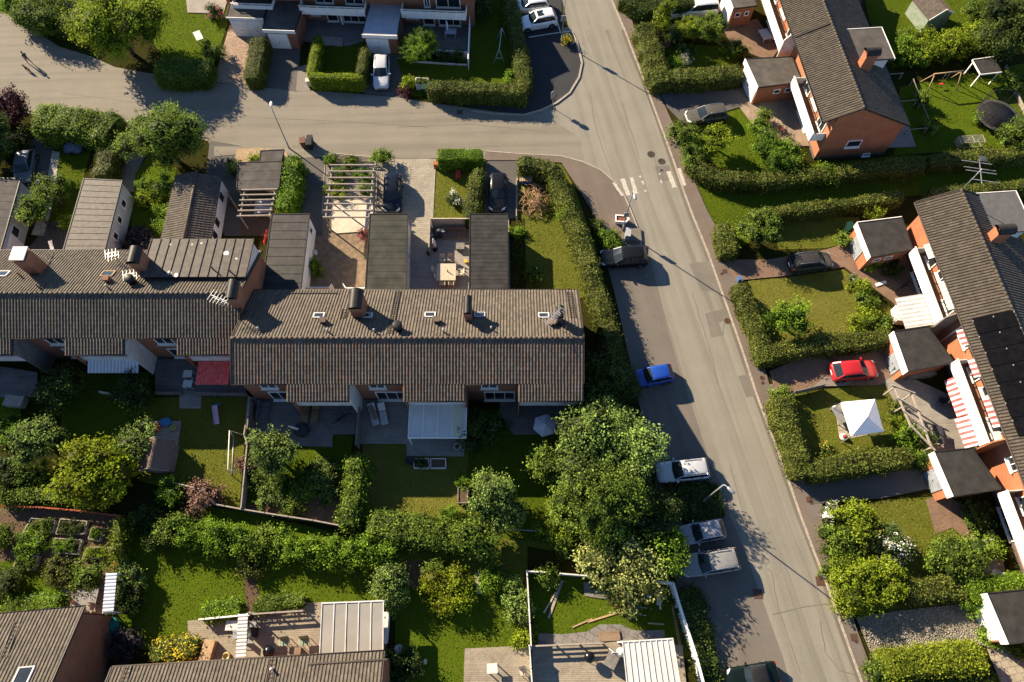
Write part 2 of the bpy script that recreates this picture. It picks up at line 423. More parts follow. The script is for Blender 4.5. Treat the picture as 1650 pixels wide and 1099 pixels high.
def lawnmat(name, green, dry, lo, hi, dark=None):
    m, nt, b, co, o = base_mat(name)
    f = noise(nt, co, .55, 6.0, .65); f2 = noise(nt, co, 6.0, 4.0, .7); f3 = noise(nt, co, 22.0, 3.0, .7)
    col = ramp(nt, f, [(lo, green), (hi, dry)])
    col = mixc(nt, .45, col, ramp(nt, f2, [(0.32, tuple(x * .45 for x in green)), (0.68, tuple(x * 1.5 for x in green))]))
    col = mixc(nt, .35, col, ramp(nt, f3, [(0.3, tuple(x * .35 for x in green)), (0.7, tuple(min(1, x * 1.7) for x in dry))]))
    nt.links.new(col, b.inputs['Base Color']); b.inputs['Roughness'].default_value = .95; b.inputs['Specular IOR Level'].default_value = .02
    bump(nt, b, f3, 1.0, .2); return m
lawn_green = lawnmat('lawn_green', (.058, .102, .005), (.105, .122, .010), .38, .72)
lawn_lush = lawnmat('lawn_lush', (.068, .122, .006), (.118, .142, .011), .40, .74)
lawn_dry = lawnmat('lawn_dry', (.088, .118, .010), (.165, .150, .032), .36, .66)
lawn_parched = lawnmat('lawn_parched', (.112, .132, .013), (.215, .180, .050), .38, .66)
ground_m = lawnmat('ground_mixed', (.026, .032, .004), (.048, .040, .012), .38, .66)
soil = M('soil', (.110, .070, .045), (.055, .036, .024), 3, .95, .8, 14, scale2=9)
gravel_b = M('gravel_brown', (.215, .155, .10), (.115, .083, .054), 9, .95, .9, 26, scale2=2)
gravel_p = M('gravel_pink', (.30, .215, .155), (.17, .118, .085), 14, .95, .9, 24, scale2=3)
gravel_g = M('gravel_grey', (.26, .23, .19), (.12, .10, .085), 16, .95, .9, 24)
sand = M('sand_patch', (.34, .25, .15), (.22, .155, .09), 3, .95, .4, 20)
paver_light = brickmat('pavers_light', (.29, .255, .20), (.205, .178, .138), (.10, .085, .068), .34, .24, .025, 0, bmp=.5)
paver_red = brickmat('pavers_red', (.20, .125, .082), (.135, .082, .055), (.075, .05, .035), .26, .14, .02, R(-8), bmp=.5)
paver_grey = brickmat('pavers_grey', (.33, .29, .22), (.24, .205, .155), (.09, .075, .055), .62, .5, .03, R(-9), bmp=.5, offset=.5)
slab_pale = brickmat('slab_path', (.40, .36, .29), (.30, .27, .21), (.08, .07, .05), .8, .8, .03, R(-12), bmp=.4, offset=0)
slate = brickmat('flagstones', (.20, .18, .16), (.125, .115, .105), (.05, .045, .04), .7, .55, .03, R(25), bmp=.5, offset=.37)
def cobblemat():
    m, nt, b, co, o = base_mat('cobbles')
    v = nd(nt, 'ShaderNodeTexVoronoi'); v.inputs['Scale'].default_value = 6.0; nt.links.new(co, v.inputs['Vector'])
    v2 = nd(nt, 'ShaderNodeTexVoronoi', feature='DISTANCE_TO_EDGE'); v2.inputs['Scale'].default_value = 6.0; nt.links.new(co, v2.inputs['Vector'])
    col = ramp(nt, v.outputs['Distance'], [(0.0, (.30, .26, .21)), (.6, (.14, .12, .09))])
    col = mixc(nt, .45, col, ramp(nt, noise(nt, co, 5, 3), [(.3, (.09, .08, .06)), (.7, (.34, .30, .24))]))
    nt.links.new(col, b.inputs['Base Color']); b.inputs['Roughness'].default_value = .75
    bump(nt, b, v2.outputs['Distance'], 1.0, .25); return m
cobble = cobblemat()
def planks(name, c1, c2, w=.14, rot=0.0, L=3.2): return brickmat(name, c1, c2, tuple(x * .22 for x in c2), L, w, .012, rot, bmp=.5, offset=.37, stain=.3)
deck_grey = planks('deck_grey', (.27, .24, .205), (.19, .168, .144))
deck_pale = planks('deck_pale', (.27, .228, .17), (.19, .158, .115))
deck_pale_c = planks('deck_light_grey', (.25, .228, .195), (.18, .163, .14))
deck_brown = planks('deck_brown', (.24, .165, .11), (.155, .105, .07))
deck_slant = planks('deck_slant', (.30, .225, .16), (.20, .15, .105), rot=R(-86))
deck_dark = planks('deck_dark', (.17, .155, .145), (.115, .105, .10))
# ================================================================= ground, roads, lawns
b = MB(); n_ = 8
b.poly([(-260, -160, 0), (260, -160, 0), (260, 300, 0), (-260, 300, 0)])
struct(b.build('ground', ground_m))
road_px = [(-220, -100), (0, 18), (30, 30), (60, 52), (95, 75), (150, 92), (185, 108), (240, 118), (345, 133), (440, 142), (480, 148), (590, 152), (650, 158), (690, 165), (757, 176), (845, 184), (890, 172),
           (918, 150), (936, 122), (940, 98), (930, 66), (915, 40), (875, -140), (935, -140), (986.6, 0), (1007, 48), (1037.5, 127), (1060, 188), (1082, 248), (1102, 307), (1118, 350), (1143, 411), (1168.6, 484), (1197, 565),
           (1222, 642), (1260, 742), (1291, 831.5), (1314, 893), (1329, 931), (1362, 1023), (1392, 1110), (1435, 1240), (1150, 1240), (1120, 1060), (1090, 940), (1060, 800), (1030, 650), (1010, 560), (990, 470), (975, 415),
           (1027, 366), (1017, 340), (1007, 317), (991.6, 294), (969, 274), (941, 261), (905, 251), (833, 247), (782, 243), (700, 245), (520, 243), (470, 248), (400, 236), (345, 250), (335, 226), (200, 212), (190, 198), (60, 182), (0, 165), (-240, 120)]
struct(sheet('road', road_px, asph, .012))
# the crossing street keeps its own tread direction
sheet('road_lane', [(-220, -100), (0, 18), (30, 30), (60, 52), (95, 75), (150, 92), (185, 108), (240, 118), (345, 133), (440, 142), (590, 152), (690, 165), (845, 186), (900, 200), (935, 222), (941, 258), (905, 250), (833, 246), (782, 242),
      (700, 244), (520, 242), (400, 235), (335, 225), (200, 211), (190, 197), (60, 181), (0, 164), (-240, 119)], asph_h, .016)
sheet('parking_lane', [(1030, 372), (1043, 405), (1060, 470), (1076, 530), (1093, 590), (1120, 672), (1140, 740), (1172, 800), (1176, 830), (1205, 900), (1235, 985), (1262, 1060), (1310, 1240), (1150, 1240), (1120, 1060), (1090, 940), (1060, 800), (1030, 650), (1010, 560), (990, 470), (975, 415)], asph_bay, .016)
sheet('parking_bay', [(757, 172), (845, 184), (885, 172), (915, 150), (935, 120), (938, 98), (931, 72), (905, 40), (905, -30), (815, -30), (850, 90), (855, 150), (846, 163), (735, 163)], asph_new, .02)
sheet('junction_patch', [(905, 47), (918, 40), (930, 68), (921, 72), (908, 62)], asph_h, .024)
# pavements with real kerbs
sheet('pavement', [(952, -140), (986.6, 0), (1007, 48), (1037.5, 127), (1060, 188), (1082, 248), (1102, 307), (1118, 350), (1143, 411), (1168.6, 484), (1197, 565), (1222, 642), (1260, 742), (1291, 831.5), (1314, 893), (1329, 931), (1362, 1023), (1392, 1110), (1435, 1240),
      (1465, 1240), (1412, 1099), (1372, 990), (1345, 905), (1325, 840), (1300, 780), (1262, 690), (1240, 620), (1230, 585), (1205, 500), (1190, 455), (1165, 385), (1140, 340), (1118, 290), (1100, 245), (1085, 200), (1062, 150), (1040, 100), (1022, 45), (1004, -20), (972, -140)], asph_walk, .10, .10)
sheet('corner_pavement', [(782, 243), (833, 247), (905, 251), (941, 261), (969, 274), (991.6, 294), (1007, 317), (1017, 340), (1027, 366), (1033, 398), (1020, 400), (975, 412), (960, 350), (930, 300), (905, 262), (840, 258), (782, 258)], asph_walk, .09, .09)
sheet('verge_pavement', [(345, 236), (400, 236), (470, 246), (520, 242), (700, 244), (782, 242), (782, 256), (700, 255), (610, 256), (525, 252), (470, 256), (400, 247), (345, 252)], asph_h, .05, .05)
kr = strip('kerb', [(948, -140), (986.6, 0), (1007, 48), (1037.5, 127), (1060, 188), (1082, 248), (1102, 307), (1118, 350), (1143, 411), (1168.6, 484), (1197, 565), (1222, 642), (1260, 742), (1291, 831.5), (1314, 893), (1329, 931), (1362, 1023), (1395, 1115), (1434, 1235)], .16, kerbm, .115, .115); struct(kr)
struct(strip('kerb_corner', [(782, 243), (833, 247), (905, 251), (941, 261), (969, 274), (991.6, 294), (1007, 317), (1017, 340), (1027, 366), (1034, 396)], .14, kerbm, .11, .11))
struct(strip('kerb_bay', [(759, 178), (800, 183), (845, 184.5), (872, 177), (897, 165), (918, 149), (933, 124), (938, 100), (930, 68), (921, 50)], .22, kerbm, .13, .13))
struct(strip('kerb_lane', [(0, 172), (60, 184), (190, 200), (335, 226)], .12, kerbm, .06, .06))
# tarred seams, cracks and repairs
tar = M('tar_seam', (.125, .113, .093), (.095, .085, .07), 3, .9)
seam2 = M('faint_crack', (.135, .12, .097), (.105, .093, .075), 3, .9)
def crack(px, w=.05, m=seam2):
    q = []
    for i in range(len(px) - 1):
        for k in range(4):
            t = k / 4; q.append((px[i][0] * (1 - t) + px[i + 1][0] * t + random.uniform(-.8, .8), px[i][1] * (1 - t) + px[i + 1][1] * t))
    q.append(px[-1]); struct(strip('road_crack', q, w, m, .021))
crack([(1003, 165), (1012, 200), (1021, 222), (1030, 255)], .05, tar); crack([(950, 150), (962, 215), (975, 250), (990, 290)]); crack([(930, 300), (985, 350)], .04)
crack([(1043, 400), (1062, 475), (1082, 545), (1098, 600), (1118, 665), (1140, 735)], .06); crack([(1115, 470), (1130, 520), (1146, 570), (1157, 620)], .05, tar); crack([(1176, 750), (1190, 800), (1205, 850)])
crack([(1243, 920), (1255, 985), (1275, 1040), (1290, 1085)], .04, tar); crack([(1322, 1000), (1330, 1050), (1352, 1080), (1380, 1088)], .05, tar); crack([(1245, 990), (1300, 977), (1345, 972)], .05)
crack([(640, 205), (760, 200), (880, 212)], .07); crack([(420, 190), (560, 196), (690, 205)], .06); crack([(100, 150), (240, 168), (340, 178)], .05)
crack([(1185, 510), (1200, 560), (1212, 600)], .05); crack([(1140, 520), (1165, 538), (1170, 500)], .05)
patch = asphaltmat('asphalt_patch', (.135, .12, .098), R(12), .2)
for q in ([(1136, 505), (1168, 497), (1176, 512), (1158, 520), (1166, 540), (1146, 544)], [(1189, 606), (1215, 602), (1226, 636), (1202, 640)], [(1055, 268), (1078, 266), (1084, 290), (1062, 292)], [(1110, 425), (1146, 420), (1163, 470), (1130, 468)]):
    sheet('asphalt_repair', q, patch, .019)
wlight = asphaltmat('asphalt_patch_walk', (.125, .105, .09), R(12), .2)
for q in ([(1170, 445), (1190, 440), (1205, 465), (1180, 470)], [(1231, 620), (1252, 618), (1262, 640), (1243, 648)], [(1345, 975), (1372, 985), (1400, 1080), (1388, 1085)], [(1290, 775), (1312, 770), (1330, 830), (1305, 835)]): sheet('pavement_repair', q, wlight, .106)
gut = asphaltmat('gutter_grit', (.120, .106, .084), R(12), .6); rub = asphaltmat('tyre_band', (.166, .151, .121), R(12), .6)
def band(px, off, w, m, z):
    q = [(a + off + random.uniform(-1.2, 1.2), b_) for a, b_ in px]; o = strip('road_wear', q, w, m, z); struct(o)
ker = [(1007, 48), (1022, 88), (1037.5, 127), (1060, 188), (1082, 248), (1102, 307), (1118, 350), (1143, 411), (1168.6, 484), (1197, 565), (1222, 642), (1260, 742), (1291, 831.5), (1314, 893), (1329, 931), (1362, 1023), (1395, 1115)]
band(ker, -4, .38, gut, .0175); band(ker, -28, .55, rub, .018); band(ker, -62, .6, rub, .0182)
for i in range(26):
    x, y = random.choice([(random.uniform(1000, 1080), random.uniform(440, 620)), (random.uniform(1090, 1180), random.uniform(690, 1080)), (random.uniform(120, 900), random.uniform(165, 235))]); c = P(x, y, .0235 if y < 300 else .0195); r_ = random.uniform(.12, .45); q = MB()
    q.poly([(c.x + r_ * random.uniform(.6, 1.1) * math.cos(6.2832 * k / 11), c.y + r_ * random.uniform(.6, 1.1) * math.sin(6.2832 * k / 11), c.z) for k in range(11)]); struct(q.build('road_stain', gut if y > 300 and random.random() < .6 else rub))
# worn white paint of the crossing
white = M('road_paint', (.50, .46, .39), (.24, .215, .175), 9, .85)
def stripe(a, b_, w, z=.022, gaps=0):
    """one worn bar of paint, chipped along its edges"""
    a, b_ = P(*a, z), P(*b_, z); d = (b_ - a); n = Vector((-d.y, d.x, 0)).normalized(); q = MB(); k = 9
    L = [a + d * (i / k) + n * (w / 2 * (1 - random.uniform(0, .25 + gaps))) for i in range(k + 1)]
    Rr = [a + d * (i / k) - n * (w / 2 * (1 - random.uniform(0, .25 + gaps))) for i in range(k + 1)]
    for i in range(k):
        if random.random() < gaps * .7: continue
        q.poly([Rr[i], Rr[i + 1], L[i + 1], L[i]])
    return struct(q.build('road_marking', white))
stripe((989, 294), (1004, 315), .42, .096); stripe((1003, 288), (1013, 315), .55); stripe((1017, 286), (1026, 312), .5, gaps=.25); stripe((1032, 283), (1041, 309), .4, gaps=.75)
stripe((1063, 279), (1069, 303), .35, gaps=.9); stripe((1077, 276), (1087, 302), .55); stripe((1094, 271), (1103, 299), .42, .106)
paintw = M('bay_paint', (.60, .57, .52), (.42, .40, .36), 5, .8)
for a_, b__ in (((852, 60), (903, 52)), ((890, 12), (904, 54)), ((903, 52), (921, 50))):
    struct(strip('bay_marking', [a_, b__], .13, paintw, .026))
# drives and yards, north side
sheet('gravel_drive', [(370, 40), (344, 132), (398, 138), (420, 56)], gravel_p, .022)
sheet('driveway', [(430, 60), (421, 138), (478, 148), (486, 62)], asph_drive, .020)
sheet('gravel_strip', [(480, 108), (477, 146), (500, 148), (494, 104)], gravel_g, .026)
sheet('driveway_north', [(592, 70), (585, 150), (650, 158), (652, 70)], asph_drive, .024)
sheet('lawn', [(500, 66), (497, 136), (590, 140), (586, 62)], lawn_green, .030)
sheet('lawn', [(640, 96), (655, 155), (835, 155), (848, 100), (820, -30), (760, -30), (758, 96)], lawn_green, .032)
sheet('lawn', [(215, 0), (240, 60), (262, 90), (340, 120), (366, 40), (372, -20), (230, -20)], lawn_lush, .028)
sheet('terrace', [(470, 0), (475, 64), (560, 74), (586, 66), (590, 0)], deck_dark, .10, .10)
sheet('terrace', [(648, 20), (650, 78), (752, 96), (758, 20)], deck_dark, .11, .11)
sheet('terrace_step', [(516, 58), (516, 72), (552, 74), (552, 60)], deck_grey, .22, .12)
sheet('terrace', [(298, -20), (302, 20), (360, 22), (372, -20)], deck_grey, .12, .12)
# west block, street side
sheet('driveway_west', [(50, 225), (20, 320), (60, 330), (88, 245), (92, 222)], asph_drive, .020)
sheet('slab_path', [(84, 243), (76, 290), (66, 340), (50, 378), (70, 380), (82, 340), (90, 292), (96, 245)], slab_pale, .05, .05)
sheet('lawn', [(95, 232), (82, 330), (60, 400), (110, 400), (134, 290), (150, 232)], lawn_green, .024)
sheet('yard', [(85, 355), (40, 405), (100, 405), (112, 360)], asph_drive, .026)
sheet('gravel_drive_west', [(185, 205), (180, 300), (215, 310), (222, 275), (240, 240), (240, 215)], asph_bay, .020)
sheet('lawn', [(218, 280), (208, 405), (262, 405), (285, 270), (240, 250)], lawn_lush, .026)
sheet('driveway', [(338, 226), (330, 300), (362, 380), (388, 380), (384, 300), (378, 262), (395, 236)], asph_drive, .022)
sheet('sand_patch', [(381, 240), (378, 262), (392, 262), (420, 256), (463, 254), (462, 244), (420, 238)], sand, .054)
sheet('soil_bed', [(380, 262), (372, 380), (440, 380), (470, 350), (465, 255)], soil, .018)
sheet('driveway', [(486, 246), (480, 345), (505, 380), (520, 380), (522, 250)], asph_drive, .030)
sheet('gravel_yard', [(498, 346), (490, 470), (600, 470), (602, 346)], gravel_b, .028)
sheet('soil_bed', [(524, 250), (520, 345), (610, 380), (615, 250)], gravel_g, .034)
sheet('pale_slab', [(537, 322), (534, 370), (540, 376), (596, 372), (604, 322)], M('pale_planks', (.50, .44, .34), (.38, .335, .26), 2, .85, .3, 12), .12, .12)
sheet('paved_court', [(616, 254), (640, 254), (701, 256), (697, 352), (692, 400), (612, 400), (606, 330)], paver_light, .030)
struct(strip('edging', [(702, 256), (697, 352)], .10, kerbm, .09, .09)); struct(strip('edging', [(524, 250), (519, 345)], .10, kerbm, .09, .09))
sheet('lawn', [(702, 258), (697, 354), (780, 354), (784, 258)], lawn_dry, .036)
sheet('driveway', [(784, 248), (776, 352), (834, 352), (834, 250)], asph_drive, .028)
struct(strip('edging', [(834, 285), (833, 352)], .12, kerbm, .10, .10))
sheet('lawn', [(834, 255), (830, 352), (818, 480), (975, 480), (960, 400), (925, 300), (905, 265)], lawn_dry, .022)
sheet('garden_path', [(824, 352), (820, 470), (848, 470), (846, 352)], ground_m, .026)
sheet('deck', [(658, 356), (652, 480), (822, 480), (820, 352), (694, 352), (694, 390), (660, 395)], deck_grey, .14, .14)
# south gardens
sheet('lawn', [(0, 640), (0, 690), (30, 690), (34, 660), (20, 640)], lawn_lush, .020)
sheet('lawn', [(105, 600), (95, 720), (190, 745), (240, 640), (240, 600)], lawn_green, .020)
sheet('lawn', [(230, 640), (225, 775), (330, 800), (385, 825), (400, 640)], lawn_dry, .022)
sheet('lawn', [(400, 700), (392, 822), (450, 832), (550, 846), (570, 700)], lawn_green, .020)
sheet('lawn', [(585, 700), (578, 850), (750, 850), (755, 700)], lawn_parched, .024)
sheet('lawn', [(755, 660), (752, 860), (930, 880), (935, 660)], lawn_green, .020)
sheet('lawn', [(200, 860), (190, 1040), (330, 1060), (620, 1010), (660, 930), (630, 880), (420, 830), (330, 815), (250, 830)], lawn_lush, .018)
sheet('meadow', [(590, 850), (660, 990), (850, 990), (850, 880), (960, 900), (950, 850)], lawn_dry, .016)
sheet('lawn', [(635, 940), (640, 1150), (752, 1150), (752, 1045), (850, 1040), (846, 985), (800, 945), (720, 960)], lawn_lush, .026)
sheet('lawn', [(850, 920), (856, 1060), (1110, 1060), (1090, 935)], lawn_lush, .022)
sheet('lawn', [(0, 905), (0, 970), (98, 965), (104, 925), (40, 900)], lawn_lush, .018)
sheet('soil_bed', [(0, 815), (0, 930), (50, 930), (175, 935), (200, 830)], soil, .014)
sheet('soil_bed', [(655, 905), (650, 985), (690, 985), (720, 900)], soil, .020)
sheet('soil_bed', [(400, 812), (395, 826), (548, 848), (556, 800), (480, 800)], soil, .026)
sheet('soil_bed', [(392, 925), (398, 985), (425, 985), (410, 925)], soil, .028)
# east gardens
sheet('driveway_east', [(1060, 142), (1075, 172), (1102, 200), (1115, 195), (1200, 170), (1212, 160), (1205, 140), (1165, 146)], asph_drive, .11, .11)
sheet('lawn', [(1120, 190), (1108, 225), (1130, 250), (1160, 270), (1240, 280), (1250, 245), (1215, 190), (1190, 172)], lawn_lush, .024)
sheet('terrace', [(1192, 172), (1214, 158), (1290, 160), (1310, 235), (1240, 235)], deck_slant, .12, .12)
sheet('lawn', [(1070, 70), (1085, 110), (1195, 110), (1180, 75)], lawn_green, .022)
sheet('terrace', [(1165, 45), (1180, 75), (1240, 98), (1255, 80), (1220, 30)], paver_red, .06, .06)
sheet('drive_north', [(1020, 10), (1040, 35), (1165, 20), (1150, -20), (1010, -20)], asph_drive, .11, .11)
sheet('lawn', [(1118, 300), (1160, 400), (1200, 395), (1300, 330), (1650, 300), (1650, 255), (1460, 250), (1300, 265), (1140, 290)], lawn_green, .018)
sheet('lawn', [(1240, 350), (1255, 402), (1330, 400), (1390, 385), (1385, 350)], lawn_dry, .022)
sheet('lawn', [(1450, 140), (1440, 250), (1660, 235), (1660, 100), (1560, 120)], lawn_lush, .022)
sheet('lawn', [(1400, 30), (1440, 110), (1650, 70), (1650, -20), (1390, -20)], lawn_green, .020)
sheet('terrace', [(1430, 238), (1476, 236), (1462, 195), (1440, 205)], deck_grey, .10, .10)
sheet('paver_drive', [(1167, 418), (1186, 452), (1260, 445), (1360, 430), (1440, 488), (1452, 500), (1470, 470), (1432, 400), (1395, 382), (1330, 402), (1240, 418)], paver_red, .115, .115)
sheet('lawn', [(1205, 452), (1240, 575), (1300, 560), (1430, 535), (1440, 500), (1360, 434), (1260, 448)], lawn_parched, .026)
sheet('paver_drive', [(1240, 598), (1252, 634), (1330, 622), (1420, 620), (1452, 600), (1440, 540), (1330, 560)], paver_red, .115, .115)
sheet('gravel_edge', [(1312, 622), (1360, 622), (1380, 612), (1330, 606)], gravel_g, .122)
sheet('lawn', [(1270, 636), (1310, 775), (1480, 755), (1460, 660), (1425, 618), (1360, 624)], lawn_dry, .026)
sheet('slab_path', [(1345, 650), (1352, 702), (1372, 706), (1400, 700), (1380, 648)], paver_grey, .05, .05)
sheet('terrace', [(1424, 615), (1448, 600), (1540, 640), (1560, 740), (1500, 745), (1450, 660)], deck_pale_c, .12, .12)
sheet('driveway_east', [(1282, 755), (1312, 812), (1420, 803), (1510, 785), (1500, 752), (1400, 765)], asph_drive, .115, .115)
sheet('lawn', [(1335, 830), (1380, 985), (1480, 985), (1600, 960), (1590, 905), (1510, 800), (1420, 806)], lawn_dry, .026)
sheet('brick_terrace', [(1492, 805), (1508, 860), (1535, 850), (1570, 880), (1585, 870), (1545, 810), (1520, 795)], paver_red, .05, .05)
sheet('garden_path', [(1570, 870), (1590, 935), (1625, 935), (1600, 850)], paver_grey, .05, .05)
sheet('cobbled_drive', [(1380, 995), (1412, 1070), (1470, 1055), (1600, 1038), (1590, 980), (1560, 972), (1440, 985)], cobble, .115, .115)
sheet('paved_path', [(1590, 1040), (1612, 1099), (1640, 1150), (1700, 1150), (1660, 1020)], paver_grey, .11, .11)
sheet('lawn', [(1420, 1085), (1440, 1150), (1640, 1150), (1610, 1085)], lawn_green, .10, .10)
sheet('yard', [(1430, 425), (1425, 445), (1460, 500), (1490, 470), (1460, 410)], paver_red, .12, .12)
# ================================================================= buildings
brick = brickmat('brick_orange', (.34, .115, .048), (.235, .075, .031), (.27, .17, .11), .26, .085, .012, wall=True, bmp=.4)
brick_shade = brickmat('brick_shade_tone', (.27, .105, .055), (.19, .07, .036), (.20, .13, .09), .26, .085, .012, wall=True, bmp=.4)  # same brick as above, its colour darkened for the facades in shade
def tilemat(name, c, rust=None):
    m, nt, b, co, o = base_mat(name)
    f = noise(nt, co, .6, 5.0); f2 = noise(nt, co, 7.0, 3.0); f3 = noise(nt, mapping(nt, co, 0, (1.0, .35, 1)), 3.4, 2.0)
    col = ramp(nt, f, [(.3, tuple(x * .8 for x in c)), (.7, tuple(x * 1.15 for x in c))])
    col = mixc(nt, .45, col, ramp(nt, f2, [(.3, tuple(x * .45 for x in c)), (.7, tuple(x * 1.6 for x in c))]))
    if rust: col = mixc(nt, ramp(nt, f3, [(.52, (0, 0, 0)), (.72, (.8, .8, .8))]), col, rust)
    nt.links.new(col, b.inputs['Base Color']); b.inputs['Roughness'].default_value = .8; b.inputs['Specular IOR Level'].default_value = .2
    t = nd(nt, 'ShaderNodeTexBrick'); t.offset = 0.0
    for k, v in (('Color1', (.55, .55, .55, 1)), ('Color2', (1.35, 1.3, 1.25, 1)), ('Mortar', (.9, .9, .9, 1)), ('Scale', 1.0), ('Mortar Size', .0), ('Brick Width', .262), ('Row Height', .324)): t.inputs[k].default_value = v
    nt.links.new(co, t.inputs['Vector']); col = mixc(nt, .55, col, t.outputs['Color'], 'MULTIPLY')
    lich = noise(nt, co, 2.3, 6.0, .75); col = mixc(nt, ramp(nt, lich, [(.62, (0, 0, 0)), (.78, (.35, .35, .35))]), col, (.20, .19, .15))
    nt.links.new(col, b.inputs['Base Color'])
    bump(nt, b, noise(nt, co, 18, 3), .3, .02); return m
tile = tilemat('roof_tile', (.084, .070, .054)); tile_r = tilemat('roof_tile_rusty', (.094, .077, .060), (.15, .066, .034)); tile_e = tilemat('roof_tile_east', (.058, .048, .037)); tile_k = tilemat('roof_tile_dark', (.075, .062, .050))
dark_metal = M('dark_metal', (.030, .028, .027), (.018, .017, .016), 4, .45, .1, 20)
gutter_m = M('gutter_metal', (.055, .045, .038), (.035, .028, .024), 3, .5)
wpaint = M('white_paint', (.78, .74, .68), (.66, .63, .58), 1.2, .6, .1, 12)
wdirty = M('white_weathered', (.62, .60, .56), (.44, .42, .39), 1.6, .7, .1, 12)
greyboard = M('grey_board', (.20, .185, .165), (.12, .11, .10), 2.5, .8, .3, 14)
grey_wall = M('grey_render', (.42, .42, .41), (.34, .34, .33), 1.0, .85, .2, 30)
glass = glassmat('window_glass')
felt = M('roof_felt', (.080, .072, .064), (.055, .050, .045), 1.3, .9, .35, 24, scale2=.7)
felt_k = M('roof_felt_dark', (.036, .034, .032), (.024, .023, .022), 1.5, .9, .35, 24, scale2=1.1)
felt_g = M('roof_felt_green', (.047, .046, .037), (.033, .033, .027), 1.5, .9, .35, 24, scale2=.8)
sheetm = M('roof_sheet', (.085, .070, .058), (.055, .045, .038), 1.2, .55, .25, 10, scale2=2.5)
sheetk = M('roof_sheet_dark', (.042, .039, .036), (.027, .025, .023), 1.3, .55, .25, 10, scale2=2)
sheet_blue = M('roof_sheet_pale', (.36, .37, .40), (.28, .29, .32), .8, .5, .1, 10)
poly_m = M('polycarbonate', (.27, .25, .215), (.22, .205, .175), .5, .35, .1, 4, spec=.5)
poly_w = M('polycarbonate_white', (.50, .485, .45), (.42, .405, .37), .7, .4, .1, 4, spec=.5)
poly_y = M('polycarbonate_yellow', (.50, .47, .33), (.44, .41, .29), .7, .4)
wood = M('raw_timber', (.40, .28, .16), (.28, .19, .105), 6, .8, .2, 30)
wgrey = M('grey_timber', (.33, .28, .23), (.21, .18, .15), 5, .85, .3, 25)
orange_boards = stripemat('orange_boards', (.42, .16, .07), (.35, .125, .055), .16, 0, .9)
SLOPE, ZR, TR, TL = .48, 7.40, 3.35, 9.40
Z0 = ZR - SLOPE * TR; ZL = ZR - SLOPE * (TL - TR)
PANT = [(0, 0), (.18, .026), (.36, .052), (.52, .058), (.64, .038), (.74, 0)]
